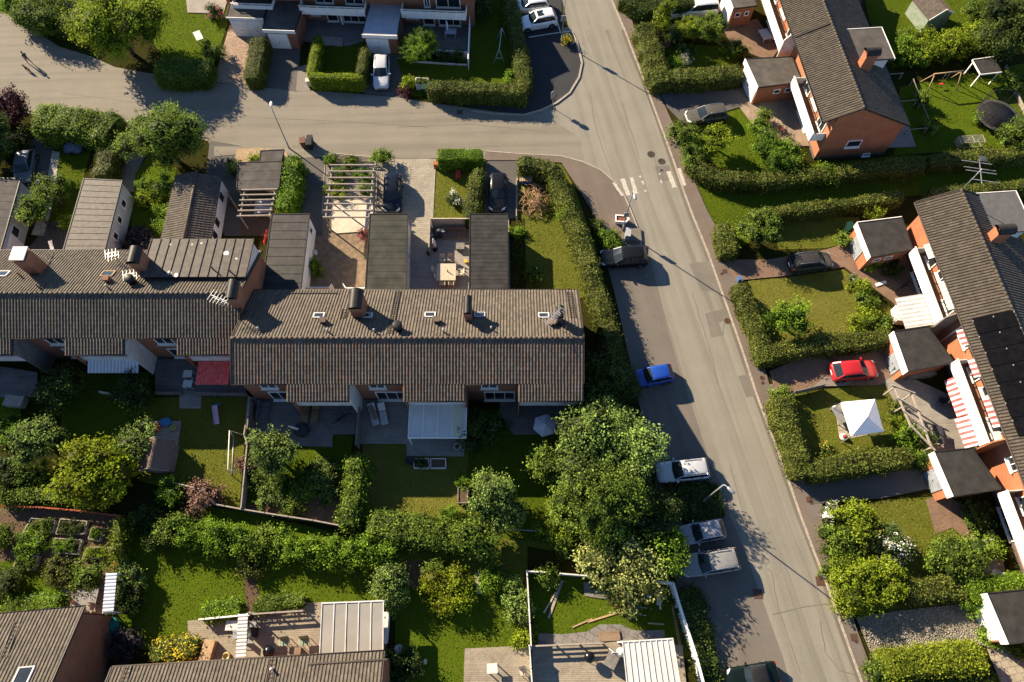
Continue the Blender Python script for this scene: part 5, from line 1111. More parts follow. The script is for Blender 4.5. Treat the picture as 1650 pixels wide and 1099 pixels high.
# north-east gardens
B_('topiary', 'round yellow green topiary beside the cypress', 1110, 44, 1.3, 2.6, lf_yg, 7, leaf=.18, dens=70, big=.75); B_('topiary', 'dark round topiary in the cypress shade', 1085, 56, 1.2, 1.8, lf_dark, 6, leaf=.2, dens=55, big=.7)
B_('shrub', 'round shrub by the brick terrace with the garden bench', 1187, 77, 1.3, 1.8, lf_green, 6); B_('flower_bed', 'silvery perennials in the flower garden behind the tall pavement hedge', 1103, 82, 1.1, .5, lf_grey, 5, leaf=.18, cat='plant')
B_('flower_bed', 'white flowers at the hedge corner of the flower garden', 1105, 97, .8, .7, lf_white, 5, leaf=.16, cat='flowers'); B_('flower_bed', 'pink flowers behind the tall pavement hedge', 1070, 68, .6, .9, lf_pink, 4, leaf=.16, cat='flowers'); B_('shrub', 'bright ground shrub inside the flower garden', 1086, 100, .8, .6, lf_bright, 5)
B_('shrub', 'leafy bush at the bonnet of the olive estate car', 1105, 214, 1.5, 1.9, lf_green, 6, leaf=.26); B_('shrub', 'loose bush at the pavement below the olive estate car', 1116, 252, 1.6, 1.7, lf_green, 7, leaf=.26); B_('shrub', 'large bright bush below the white balcony end', 1254, 246, 2.3, 2.4, lf_bright, 9, leaf=.26)
B_('shrub', 'bushy border along the slanting deck', 1220, 205, 1.1, 1.2, lf_bright, 6); B_('shrub', 'climbing shrub on the deck railing', 1232, 190, .8, 1.4, lf_green, 5); B_('shrub', 'green bush at the deck railing end', 1235, 226, 1.0, 1.3, lf_green, 5)
for i, (px, py, r, lb) in enumerate(((1465, 82, 1.9, 'bright bush nearest the row house dormer in the long bush row'), (1500, 72, 2.1, 'bright bush with pink blossom in the long bush row'), (1545, 70, 2.3, 'largest bright bush of the long bush row'), (1590, 62, 2.2, 'bright bush at the dark tree end of the long bush row'))): B_('shrub', lb, px, py, r, 2.3, lf_yg if i else lf_bright, 8, leaf=.28, group='bushes behind the play shelter')
B_('shrub', 'bush with small leaves on the lawn by the green shed', 1462, 58, 1.0, 1.2, lf_green, 5); B_('shrub', 'climber on the white post fence in the trampoline garden', 1486, 160, .7, 1.5, lf_green, 5); B_('shrub', 'climber at the lower end of the white post fence', 1498, 200, .9, 1.4, lf_green, 5)
B_('shrub', 'large shrub on the sunny verge beside the far lane', 1632, 130, 1.4, 2.0, lf_green, 6); B_('shrub', 'green shrub below the far lane', 1575, 20, 1.8, 2.4, lf_green, 7); B_('shrub', 'shrub at the trampoline foot', 1578, 188, .8, .8, lf_bright, 4)
B_('shrub', 'sunlit bush in the dark hedge below the brick gable', 1333, 281, 1.2, 1.6, lf_bright, 6); B_('shrub', 'shrub at the east garage corner above the minivan drive', 1360, 388, .95, 1.0, lf_green, 5); B_('shrub', 'yellow green bush in the shade of the east garage', 1408, 345, 1.0, 1.3, lf_yg, 5)
# east gardens
for i, (px, py, r, lb) in enumerate(((1384, 462, 1.0, 'bush nearest the paver path on the parched lawn edge'), (1397, 482, 1.2, 'loose bush on the parched lawn edge'), (1402, 505, 1.25, 'wide bush on the parched lawn edge'), (1420, 522, 1.1, 'bush at the hedge end by the brick garage'), (1388, 520, 1.0, 'low bush in the lawn corner by the dark hedge'))): B_('shrub', lb, px, py, r, 1.3, lf_yg if i % 2 == 0 else lf_green, 6, group='bushes edging the parched lawn')
B_('shrub', 'pale flowering plants beside the paver path', 1375, 448, .5, .4, lf_white, 4, leaf=.14, cat='flowers'); B_('shrub', 'leafy plant at the garage wall above the striped awning', 1402, 425, .8, .9, lf_bright, 5); B_('shrub', 'dark shrub under the first white balcony', 1440, 432, 1.0, .9, lf_dark, 5)
B_('shrub', 'bright round bush beside the timber trellis of the party tent garden', 1467, 704, 1.5, 1.9, lf_bright, 7); B_('shrub', 'berry dotted bush at the hedge end by the garage', 1484, 736, 1.2, 1.6, lf_green, 6); B_('shrub', 'yellow flowering shrub in the hedge corner by the party tent', 1332, 725, .75, .9, lf_gold, 5, leaf=.18)
B_('shrub', 'low plants along the lawn edge by the trellis', 1442, 660, .7, .6, lf_olive, 5); B_('shrub', 'tall weeds by the trellis end', 1452, 682, .8, .8, lf_yg, 5); B_('shrub', 'leafy bush inside the hedge at the pavement north end', 1258, 636, .8, 1.7, lf_green, 5)
B_('shrub', 'yellow green bush at the mailbox by the empty drive', 1378, 838, 1.9, 2.1, lf_yg, 8, leaf=.26); B_('shrub', 'dense green bush along the pavement in the flowering garden', 1350, 868, 1.5, 1.7, lf_green, 7); B_('shrub', 'tawny bush in the middle of the flowering garden', 1400, 862, 1.2, 1.6, lf_olive, 6)
B_('shrub', 'white blossoming bush on the lawn', 1436, 880, 1.5, 1.9, lf_white, 7, leaf=.2, dens=44); B_('shrub', 'big bright conifer bush nearest the pavement corner', 1382, 942, 2.2, 2.4, lf_yg, 9, leaf=.24, dens=42); B_('shrub', 'big bright conifer bush beside the white blossom', 1428, 938, 1.9, 2.2, lf_yg, 9, leaf=.24, dens=42)
B_('shrub', 'green bush between the conifer and the pavement', 1352, 905, 1.4, 1.5, lf_green, 6); B_('shrub', 'large loose bush next to the garden chairs', 1545, 902, 2.4, 2.5, lf_green, 10, leaf=.26); B_('shrub', 'low bush in front of the large loose bush', 1560, 942, 1.3, 1.4, lf_bright, 6)
B_('shrub', 'white flowers spilling over the pavement by the mailbox', 1340, 826, .95, .6, lf_white, 5, leaf=.15, cat='flowers'); B_('shrub', 'small bush beside the patio gravel by the bicycle', 1600, 880, .9, 1.0, lf_bright, 5); B_('shrub', 'dark bush beneath the speckled garage eaves', 1575, 832, 1.5, 1.3, lf_dark, 6); B_('shrub', 'small bright plant by the garage corner', 1570, 840, .5, .8, lf_bright, 4)
B_('shrub', 'round bush at the white fascia of the cobbled drive garage', 1575, 964, 1.3, 1.5, lf_bright, 6); B_('shrub', 'bright shrub south of the cobbled drive garage', 1602, 1028, 1.0, 1.1, lf_bright, 5); B_('shrub', 'green shrub along the wall below the cobbled drive garage', 1640, 1038, 1.2, .9, lf_bright, 6); B_('shrub', 'dark green bush at the pale box by the pavement', 1420, 1086, 1.3, 1.3, lf_green, 6)
# south gardens
for i, (px, py, r, lb) in enumerate(((282, 850, 1.2, 'shaded bush at the west end of the bush row'), (312, 856, 1.35, 'bright bush second in the bush row above the lawn'), (345, 864, 1.4, 'bright bush of the row above the fence gate gap'), (384, 868, 1.25, 'bush in the row over the shrub bed'), (420, 872, 1.2, 'low bush in the middle of the bush row'),
    (450, 876, 1.35, 'rounded bush in the middle of the bush row'), (485, 884, 1.1, 'small bush of the row above the wide lawn'), (520, 886, 1.4, 'bright bush of the row with dry tips'), (556, 892, 1.45, 'full bush near the east end of the bush row'), (592, 890, 1.5, 'spreading bush near the east end of the bush row'), (617, 888, 1.1, 'last bush at the east end of the bush row'))):
    B_('shrub', lb, px, py, r, 1.9, lf_green if i in (0, 4) else lf_bright, 7, leaf=.26, dens=34, group='bush row across the south gardens')
B_('shrub', 'tall leafy shrub beside the pale patio roof', 627, 940, 1.6, 2.6, lf_grey, 8, leaf=.26); B_('shrub', 'lower leafy shrub touching the patio roof', 628, 968, 1.1, 1.5, lf_grey, 6); B_('shrub', 'yellow leaved bush in the meadow corner', 718, 945, 1.7, 2.0, lf_yellow, 8, leaf=.26); B_('shrub', 'dark green bush behind the yellow leaved bush', 706, 921, 1.0, 1.1, lf_green, 5)
B_('shrub', 'round bright bush beside the stone path', 790, 935, 1.0, 1.1, lf_bright, 6); B_('shrub', 'small bush next to the round bright bush', 812, 938, .85, .9, lf_green, 5); B_('shrub', 'grey green bush on the meadow edge', 828, 958, 1.0, .9, lf_grey, 6); B_('shrub', 'grey green bush against the white fence', 840, 990, .9, .9, lf_grey, 6); B_('shrub', 'small light bush where the fence meets the terrace', 843, 1030, .65, .7, lf_yg, 4); B_('shrub', 'sprawling plant in the fence corner', 880, 928, .85, 1.1, lf_green, 5)
B_('shrub', 'clipped green ball on the parched lawn', 725, 829, .85, 1.1, lf_bright, 6, leaf=.18, dens=60); B_('shrub', 'shrub below the flagstone bed', 1000, 946, 1.6, .9, lf_dark, 7); B_('shrub', 'yellow green sapling bush beside the feathery tree', 893, 848, 1.4, 2.2, lf_yg, 6); B_('shrub', 'green shrub beside the feathery tree on the lawn side', 915, 875, 1.3, 1.7, lf_green, 6)
B_('shrub', 'green shrub outside the garden fence by the playhouse', 275, 792, 1.15, 1.4, lf_bright, 6); B_('shrub', 'russet leaved shrub outside the garden fence', 322, 797, 1.4, 1.3, lf_rust, 8, leaf=.26); B_('shrub', 'rusty dry shrub on the fence by the frame', 393, 750, .6, 1.1, lf_rust, 4); B_('shrub', 'leafy box planter shrub by the fence of the parched lawn', 744, 775, .7, 1.1, lf_bright, 5, leaf=.18, dens=50)
for i, (px, py, r, lb) in enumerate(((430, 800, 1.2, 'wild plants at the fence in the wild garden'), (470, 815, 1.1, 'wild plants along the low fence of the wild garden'), (505, 770, 1.4, 'shaded wild plants in the middle of the wild garden'), (530, 790, 1.2, 'wild plants near the climbing hedge'), (450, 775, 1.2, 'sunlit wild plants below the apple tree'), (415, 770, 1.0, 'wild plants on the fence line'), (520, 755, 1.3, 'shaded wild plants near the deck'), (490, 795, .9, 'pale leaved wild plants'))): B_('wild_plant', lb, px, py, r, .7, lf_grey if i % 3 == 0 else lf_green, 6, leaf=.2, cat='plant', group='wild garden plants')
B_('shrub', 'dark shrub at the west garden path', 12, 760, 1.6, 1.6, lf_dark, 6); B_('shrub', 'green shrub under the grey green apple tree', 50, 768, 1.5, 1.6, lf_green, 6); B_('shrub', 'leafy shrub at the photo edge by the raised bed', 10, 690, 1.5, 1.2, lf_bright, 6)
B_('shrub', 'shaded shrub row start near the trellis', 232, 838, 1.3, 1.5, lf_dark, 6); B_('shrub', 'shaded shrub below the trellis', 255, 862, 1.2, 1.4, lf_dark, 6); B_('shrub', 'white flowering shrub in the shade by the blue roof', 205, 932, 1.2, 1.5, lf_grey, 6); B_('shrub', 'dark shrub under the corrugated screen roof', 205, 965, 1.5, 1.5, lf_dark, 6)
B_('shrub', 'big rose shrub above the sun terrace', 96, 924, 1.2, 1.1, lf_olive, 7); B_('shrub', 'leafy shrub beside the rose shrub', 138, 927, 1.3, 1.2, lf_green, 7); B_('shrub', 'leafy shrub at the photo edge by the vegetable beds', 0, 866, .95, 1.4, lf_green, 6); B_('shrub', 'dark shrub left of the small lawn', 4, 937, 1.4, 1.4, lf_dark, 6)
B_('shrub', 'dark shrub at the row house corner in the south east lawn', 640, 1080, 1.7, 1.4, lf_dark, 6); B_('shrub', 'shaded shrub between lilac flowers and the gable', 200, 1040, 1.3, 1.1, lf_purple, 6); B_('shrub', 'shrub where the two lawns meet', 404, 915, .9, 1.0, lf_olive, 5); B_('shrub', 'shaded shrub by the garden bed corner', 395, 893, 1.0, 1.2, lf_dark, 5)
# dead branches
tw = MB(); bp = P(864, 326, 0)
for i in range(170):
    a = random.uniform(0, 6.28); rr = random.uniform(.1, 1.5); c = Vector((math.cos(a) * rr * 1.05, math.sin(a) * rr * 1.5, random.uniform(.1, 1.0) * (1.3 - rr * .6))); d = Vector((random.gauss(0, 1), random.gauss(0, 1), random.gauss(.15, .35))).normalized(); L = random.uniform(.6, 1.7)
    tw.tube([c - d * L / 2, c + Vector((random.gauss(0, .1), random.gauss(0, .1), .08)), c + d * L / 2], [.035, .028, .012], 4)
o = tw.build('branch_pile', M('dry_twig', (.34, .215, .125), (.20, .125, .07), 5, .9)); o.location = (bp.x, bp.y, 0); tag(o, 'pile of dry brown branches in the corner garden', 'branch pile')
# ================================================================= cars
tyre_m = M('tyre_rubber', (.020, .020, .020), (.012, .012, .012), 8, .85); rim_m = M('rim_alloy', (.42, .42, .43), (.30, .30, .31), 4, .35, metal=.7)
car_glass = glassmat('car_glass', (.020, .028, .032), .04); lamp_w = glassmat('headlamp_glass', (.55, .56, .56), .1); lamp_r = M('tail_lamp', (.32, .02, .015), (.22, .012, .01), 5, .25, spec=.6)
trim_k = M('black_trim', (.018, .018, .019), (.012, .012, .013), 5, .5); plate_m = M('number_plate', (.70, .70, .66), (.6, .6, .56), 5, .5); under_m = M('underbody', (.012, .012, .012), None, 5, .9)
STY = {  # screen foot, screen head, rear roof edge, rear glass foot (fractions of length from the middle), roof height, waist height
    'hatch': (.22, .06, -.33, -.46, 1.47, .95), 'wagon': (.19, .03, -.40, -.475, 1.47, .95), 'suv': (.20, .05, -.38, -.465, 1.66, 1.08),
    'van': (.30, .14, -.44, -.485, 1.80, 1.12), 'mpv': (.27, .10, -.41, -.475, 1.62, 1.02), 'open': (.15, .05, -.22, -.30, 1.36, .92), 'sedan': (.18, .02, -.22, -.36, 1.44, .93)}
def car(label, px, py, px2, py2, L, W, style, col, name='parked_car', cat='car', rails=False, roofmat=None, sunroof=False, group='parked cars'):
    """(px,py): middle of the car on the ground in the photo; (px2,py2): a point it faces"""
    c = P(px, py, .5); f = P(px2, py2, .5) - c; ang = math.atan2(f.y, f.x); root = thing(name, label, cat, (c.x, c.y, .03), ang, group)
    w0, w1, r1, r0, zr, zb = STY[style]; hw = W / 2; hood = zb - .10
    st = [(.500, .62, .30, .52), (.492, .74, .26, .62), (.465, .88, .22, hood - .17), (.42, .95, .20, hood - .09), (.34, .985, .18, hood - .03), (w0 + .03, 1, .18, hood + .05), (w0 - .02, 1, .18, zb), (0, 1, .18, zb + .01), (r1, 1, .18, zb + .02),
          (-.43, .985, .2, zb + .01), (-.475, .94, .22, zb - .03), (-.493, .86, .27, zb - .14), (-.500, .74, .32, zb - .30)]
    if style == 'sedan': st[9:] = [(-.36, 1, .18, zb), (-.43, .97, .2, zb - .03), (-.48, .9, .23, zb - .08), (-.495, .8, .28, zb - .2), (-.5, .7, .33, zb - .32)]
    b = MB(); sec = []
    for (x, k, z0, z1) in st:
        h = hw * k; zm = z0 + (z1 - z0) * .55
        half = [(h * .86, z0), (h * .985, z0 + .1), (h, zm), (h * .985, z1 - (z1 - zm) * .32), (h * .93, z1 - .03), (h * .80, z1), (h * .4, z1 + .022)]
        sec.append([Vector((x * L, y, z)) for y, z in half] + [Vector((x * L, 0, z1 + .03))] + [Vector((x * L, -y, z)) for y, z in half[::-1]])
    n = len(sec[0]); vs = [p for q in sec for p in q]
    fs = [[i * n + j, i * n + j + 1, (i + 1) * n + j + 1, (i + 1) * n + j] for i in range(len(sec) - 1) for j in range(n - 1)]
    fs += [[(i + 1) * n, (i + 1) * n + n - 1, i * n + n - 1, i * n] for i in range(len(sec) - 1)]
    b.add(vs, fs, 0, True); b.add(sec[0], [list(range(n))[::-1]], 0); b.add(sec[-1], [list(range(n))], 0)
    rw = .335 if style in ('suv', 'van') else .31; wx = (L * .5 - .86, -L * .5 + .80)
    for x in wx:
        for s in (-1, 1):                          # dark wheel arches
            k = 14; y = s * (hw + .004); cc = Vector((x, y, rw)); ring = [cc + Vector((math.cos(math.pi * i / k) * (rw + .07), 0, math.sin(math.pi * i / k) * (rw + .07))) for i in range(k + 1)]
            ring = [Vector((x + rw + .07, y, .19))] + ring + [Vector((x - rw - .07, y, .19))]; b.add(ring, [list(range(len(ring)))], 1)
    b.box((0, 0, .21), (L * .9, W * .9, .1), m=1); b.box((L * .497, 0, .42), (.03, W * .5, .14), m=1); b.box((-L * .497, 0, .40), (.03, W * .6, .10), m=1)
    body = b.build('body', [col, trim_k], root)
    # greenhouse: waist ring, roof ring
    tw_ = hw * .93; rw_ = hw * .74
    F0 = [Vector((w0 * L, s * tw_ * .92, zb)) for s in (1, -1)]; F1 = [Vector((w1 * L, s * rw_ * .97, zr - .05)) for s in (1, -1)]
    A0 = [Vector((r0 * L, s * tw_ * .92, zb + .01)) for s in (1, -1)]; A1 = [Vector((r1 * L, s * rw_ * .96, zr - .06)) for s in (1, -1)]
    S0 = [Vector((w0 * L, s * tw_, zb)) for s in (1, -1)]; M0 = [Vector((x_ * L, s * tw_, zb + .01)) for x_ in (w0, r0) for s in (1, -1)]
    def quad(nm, q, mt): m_ = MB(); m_.slab(q, .02); return m_.build(nm, mt, root)
    q = MB(); mid = [F0[0], F0[1], F1[1], F1[0]]; q.add(mid + [Vector((w0 * L + .10, 0, zb + .02)), Vector((w1 * L + .06, 0, zr - .03))], [[0, 4, 5, 3], [4, 1, 2, 5]], 0, False); q.build('windscreen', car_glass, root)
    q = MB(); q.add([A0[1], A0[0], A1[0], A1[1], Vector((r0 * L - .05, 0, zb + .02)), Vector((r1 * L - .04, 0, zr - .04))], [[0, 4, 5, 3], [4, 1, 2, 5]], 0); q.build('rear_window', car_glass, root)
    for s in (0, 1):
        q = MB(); q.add([F0[s] + Vector((0, 0, -.01)), A0[s] + Vector((0, 0, -.01)), A1[s], F1[s]] + [Vector((0, (tw_ * .985) * (1 if s == 0 else -1), zb)), Vector((0, (rw_ * 1.03) * (1 if s == 0 else -1), zr - .06))],
              [[0, 4, 5, 3], [4, 1, 2, 5]] if s == 0 else [[3, 5, 4, 0], [5, 2, 1, 4]]); q.build('side_window', car_glass, root)
    # roof skin with crown
    r = MB(); xs = [w1 * L + .05, w1 * L - .12, (w1 + r1) / 2 * L, r1 * L + .15, r1 * L - .08]; zz = [zr - .055, zr, zr + .03, zr - .0, zr - .07]; sec = []
    for x, z in zip(xs, zz):
        sec.append([Vector((x, y * rw_, z + dz)) for y, dz in ((1.06, -.06), (.98, -.012), (.6, .012), (0, .022), (-.6, .012), (-.98, -.012), (-1.06, -.06))])
    n = 7; r.add([p for q_ in sec for p in q_], [[i * n + j, i * n + j + 1, (i + 1) * n + j + 1, (i + 1) * n + j][::-1] for i in range(4) for j in range(6)], 0, True)
    if style != 'open':
        ro = r.build('roof', roofmat or col, root)
        if sunroof: m_ = MB(); m_.box(((w1 * .72 + r1 * .28) * L, 0, zr + .035), (L * .17, W * .46, .02)); m_.build('sunroof', car_glass, ro)
        for s in (0, 1):
            sg = 1 if s == 0 else -1
            p = MB(); p.bar(F0[s] + Vector((-.02, 0, 0)), F1[s], .07, .05); p.build('pillar', col, root); p = MB(); p.bar(A0[s] + Vector((.03, 0, 0)), A1[s], .10, .06); p.build('pillar', col, root)
            for fx in ((.0,) if style in ('hatch', 'sedan') else (.0, -.2)):
                xx = (w1 + r1) / 2 + fx + .06; p = MB(); p.bar(Vector((xx * L, sg * tw_ * .99, zb)), Vector((xx * L - .03, sg * rw_ * 1.03, zr - .05)), .09, .05); p.build('pillar', trim_k, root)
        if rails:
            for s in (1, -1):
                p = MB(); p.tube([(w1 * L - .25, s * rw_ * .93, zr + .0), (w1 * L - .35, s * rw_ * .93, zr + .06), (r1 * L + .3, s * rw_ * .93, zr + .06), (r1 * L + .2, s * rw_ * .93, zr)], .022, 6); p.build('roof_rail', trim_k if rails != 'silver' else rim_m, ro)
    else:
        r.build('soft_roof', trim_k, root); p = MB()
        for s in (0, 1): p.bar(F0[s], F1[s], .07, .05)
        p.build('pillar', col, root)
    for x in wx:
        for s in (-1, 1):
            t = MB(); y = s * (hw - .10); k = 18
            t.add([(x + math.cos(6.2832 * i / k) * rr, y + s * dy, rw + math.sin(6.2832 * i / k) * rr) for rr, dy in ((rw * .96, -.11), (rw, -.06), (rw, .08), (rw * .95, .115), (rw * .68, .118)) for i in range(k)],
                  [[j * k + i, j * k + (i + 1) % k, (j + 1) * k + (i + 1) % k, (j + 1) * k + i] for j in range(4) for i in range(k)], 0, True)
            wheel = t.build('wheel', tyre_m, root); t = MB(); yy = y + s * .112
            t.add([(x + math.cos(6.2832 * i / k) * rw * .66, yy - s * .02, rw + math.sin(6.2832 * i / k) * rw * .66) for i in range(k)], [list(range(k))], 1)
            for i in range(5): a = 6.2832 * i / 5; t.bar((x, yy, rw), (x + math.cos(a) * rw * .64, yy, rw + math.sin(a) * rw * .64), .05, .03)
            t.build('rim', [rim_m, trim_k], wheel)
    for s in (1, -1):
        m_ = MB(); m_.add([(L * .482, s * hw * .50, hood - .17), (L * .462, s * hw * .84, hood - .16), (L * .40, s * hw * .955, hood - .10), (L * .41, s * hw * .82, hood - .045), (L * .462, s * hw * .52, hood - .10)], [[0, 1, 2, 3, 4] if s > 0 else [4, 3, 2, 1, 0]]); q = m_; q.v = [(v[0] + .012, v[1] + s * .012, v[2] + .025) for v in q.v]; q.build('headlight', lamp_w, root)
        m_ = MB(); m_.box((-L * .478, s * hw * .82, zb - .16), (.09, hw * .22, .26)); m_.build('tail_light', lamp_r, root)
        m_ = MB(); m_.box((w0 * L - .18, s * (hw + .09), zb + .05), (.12, .22, .14), rz=s * .2); m_.build('mirror', col, root)
    m_ = MB(); m_.box((-L * .5 - .012, 0, .62), (.02, .5, .11)); m_.build('number_plate', plate_m, root)
    m_ = MB(); m_.bar((w0 * L + .02, .35, zb + .035), (w1 * L + .25, .1, zr - .35), .025, .02); m_.bar((w0 * L + .02, -.25, zb + .035), (w1 * L + .25, -.45, zr - .35), .025, .02); m_.build('wiper', trim_k, root)
    return root
dsil = paint('paint_silver_shaded', (.11, .12, .135), .3, .2); silver = paint('paint_silver', (.46, .465, .475)); silver_d = paint('paint_silver_dull', (.25, .255, .27), .35); whitec = paint('paint_white', (.68, .68, .66)); black = paint('paint_black', (.008, .008, .009), .2, .08); navy = paint('paint_navy', (.006, .008, .014), .2, .08)
olive = paint('paint_olive_grey', (.085, .078, .058)); blue = paint('paint_blue', (.012, .055, .30)); red = paint('paint_red', (.42, .018, .022)); dgrey = paint('paint_bronze_grey', (.045, .040, .036), .25, .15); dgreen = paint('paint_dark_green', (.003, .008, .0065), .25, .08); bgrey = paint('paint_grey_brown', (.22, .215, .205), .35)
car('silver white estate car on the north drive by the square hedge', 615, 118, 614, 150, 4.6, 1.82, 'wagon', silver, rails=True)
car('white suv with a dark glass roof hatch in the asphalt parking bay', 866, 36, 820, 44, 4.6, 1.9, 'suv', whitec, sunroof=True)
car('white saloon behind the suv at the top of the parking bay', 853, 10, 805, 15, 4.7, 1.88, 'wagon', whitec)
car('white hatchback half hidden behind the slim cypress', 1087, 20, 1050, 24, 4.0, 1.72, 'hatch', whitec)
car('white van parked behind the leafy tree on the north drive', 1124, 17, 1090, 20, 4.6, 1.85, 'van', whitec, cat='van', name='parked_van')
car('olive grey estate car beside the lush corner lawn', 1137, 187, 1100, 192, 4.6, 1.8, 'wagon', olive, rails='silver')
car('black suv on the light paver court beside the pergola', 633, 315, 632, 340, 4.6, 1.85, 'suv', navy)
car('black estate car on the narrow drive behind the dark roofed garage', 802, 312, 801, 340, 4.6, 1.8, 'wagon', black)
car('dark suv at the kerb next to the lamp and white planter', 1004, 417, 970, 419, 4.7, 1.85, 'suv', black)
car('dark bronze minivan on the red paver drive', 1305, 424, 1340, 420, 4.3, 1.75, 'mpv', dgrey, rails='silver')
car('bright blue hatchback parked at the street side', 1052, 607, 1020, 613, 3.7, 1.65, 'hatch', blue)
car('shiny red hatchback in front of the brick garage', 1375, 598, 1410, 595, 4.2, 1.75, 'hatch', red)
car('silver estate car under the edge of the large grey green tree', 1099, 759, 1060, 763, 4.5, 1.78, 'wagon', silver, rails=True)
car('small dull grey hatchback nearest the verge hedge', 1131, 858, 1097, 864, 3.75, 1.66, 'hatch', silver_d)
car('grey estate car parked next to the small grey hatchback', 1143, 907, 1098, 914, 4.75, 1.84, 'wagon', bgrey, rails='silver')
car('dark green open topped car at the bottom of the street', 1212, 1090, 1165, 1098, 3.9, 1.7, 'open', dgreen)
car('silver hatchback standing in leaf shade by the grey walled garage', 42, 270, 36, 300, 4.2, 1.75, 'hatch', dsil)  # silver-blue paint, darkened in colour to stand for the leaf shade
# covered trailer
cp = P(118, 238, .4); t = thing('trailer', 'small trailer under a grey blue tarpaulin on the shaded lawn', 'trailer', (cp.x, cp.y, 0), R(-4)); b = MB()
secs = [(-1.0, .40, .35), (-.8, .62, .72), (-.2, .66, .95), (.3, .62, .78), (.8, .58, .70), (1.0, .4, .4)]; n = 7; vs = []
for x, hw, h in secs:
    for k in range(n): a = math.pi * k / (n - 1); vs.append((x, hw * math.cos(a), .25 + (h - .25) * math.sin(a) ** .6 if 0 < k < n - 1 else .25))
b.add(vs, [[i * n + j, i * n + j + 1, (i + 1) * n + j + 1, (i + 1) * n + j] for i in range(5) for j in range(n - 1)], 0, True); b.build('tarpaulin', M('tarp_blue', (.10, .13, .18), (.06, .08, .12), 3, .5, .4, 8), t)
b = MB(); b.box((0, 0, .3), (1.9, 1.1, .12)); b.bar((1, 0, .3), (1.7, 0, .3), .07); b.build('chassis', trim_k, t)
for s in (-1, 1): b = MB(); b.tube([(0, s * .6, .22), (0, s * .74, .22)], .22, 12); b.build('wheel', tyre_m, t)
# ================================================================= street furniture and garden things
steel = M('galvanised_steel', (.36, .36, .35), (.25, .25, .245), 4, .45, .1, 20, metal=.5)
def lamp(label, base, head, h, arm=True, mat=None, hx=None):
    """base: foot in the photo; head: lamp head in the photo at height h"""
    b0 = P(*base); hd = P(*head, h); root = thing('street_lamp', label, 'street lamp', b0, 0, 'street lamps'); d = hd - b0; mat = mat or steel
    b = MB(); flat = Vector((d.x, d.y, 0)); top = Vector((0, 0, h - .15))
    b.tube([(0, 0, -.05), (0, 0, 1.1)], .085, 10); b.tube([(0, 0, 1.05), (0, 0, h - .15)], [.06, .05], 10); b.build('pole', mat, root)
    if flat.length > .25: a = MB(); a.tube([top, top + flat * .25 + Vector((0, 0, .12)), top + flat * .92 + Vector((0, 0, .15))], .035, 8); a.build('arm', mat, root)
    u = flat.normalized() if flat.length > .25 else Vector((0, 1, 0)); c = top + flat + Vector((0, 0, .15)); k = MB(); v = Vector((-u.y, u.x, 0)); sec = []
    for f, w, hh in ((-.35, .07, .05), (-.2, .13, .09), (.1, .16, .1), (.3, .12, .07), (.36, .05, .03)): sec.append([c + u * f + v * w * math.cos(6.283 * i / 8) + Vector((0, 0, hh * math.sin(6.283 * i / 8))) for i in range(8)])
    k.add([p for q in sec for p in q], [[i * 8 + j, i * 8 + (j + 1) % 8, (i + 1) * 8 + (j + 1) % 8, (i + 1) * 8 + j] for i in range(4) for j in range(8)] + [list(range(8))[::-1], [32 + i for i in range(8)]], 0, True); hdob = k.build('lamp_head', wdirty if not arm else steel, root)
    k = MB(); k.slab([c + u * .2 + v * .1 - Vector((0, 0, .1)), c - u * .2 + v * .1 - Vector((0, 0, .1)), c - u * .2 - v * .1 - Vector((0, 0, .1)), c + u * .2 - v * .1 - Vector((0, 0, .1))], .03); k.build('lens', lamp_w, hdob)
    return root
lamp('street lamp with a white head at the bin store by the north road', (466, 239), (437, 168), 5.9, arm=False, hx=0)
L2 = lamp('street lamp on the fresh asphalt parking bay with a small sign box', (905, 70), (915, -30), 7.4); b = MB(); b.box((0, .06, 3.4), (.55, .1, .75)); b.build('sign_plate', steel, L2)
L3 = lamp('street lamp with a bent arm by the white planter and worn crossing', (1003, 372), (1023, 317), 6.8); b = MB(); b.box((0, .07, 2.7), (.5, .1, .7)); b.build('sign_plate', steel, L3)
lamp('street lamp leaning out of the verge hedge over the street', (1131, 809), (1178, 790), 6.7)
def boxthing(name, label, cat, px, py, size, z0, mat, ang=0, group=None, parts=None):
    c = P(px, py, z0); o = thing(name, label, cat, (c.x, c.y, z0), ang, group); b = MB(); b.box((0, 0, size[2] / 2), size); b.build('cabinet', mat, o); b = MB(); b.box((0, 0, size[2] + .025), (size[0] + .08, size[1] + .08, .05)); b.build('lid', parts or mat, o); return o
boxthing('utility_cabinet', 'grey utility cabinet behind the dark suv and lamp', 'cabinet', 1010, 383, (.45, .9, 1.0), .09, M('cabinet_grey', (.30, .32, .33), (.22, .24, .25), 3, .5), R(-8))
b = MB(); cc = P(1023, 379, .1); b.box((0, 0, .06), (1.3, 1.5, .12)); b.box((0, 0, .13), (1.18, 1.38, .03)); o = b.build('concrete_pad', patch); o.location = cc; tag(o, 'dark concrete pad beside the grey utility cabinet', 'pad')
pl = P(1001, 353, .5); t = thing('planter', 'white boat shaped planter box at the corner pavement', 'planter', (pl.x, pl.y, .09), R(-4)); b = MB()
out = [(-.62, -.42), (.5, -.42), (.85, 0), (.5, .42), (-.62, .42)]; n = 5
inn = [(x * .8, y * .74) for x, y in out]
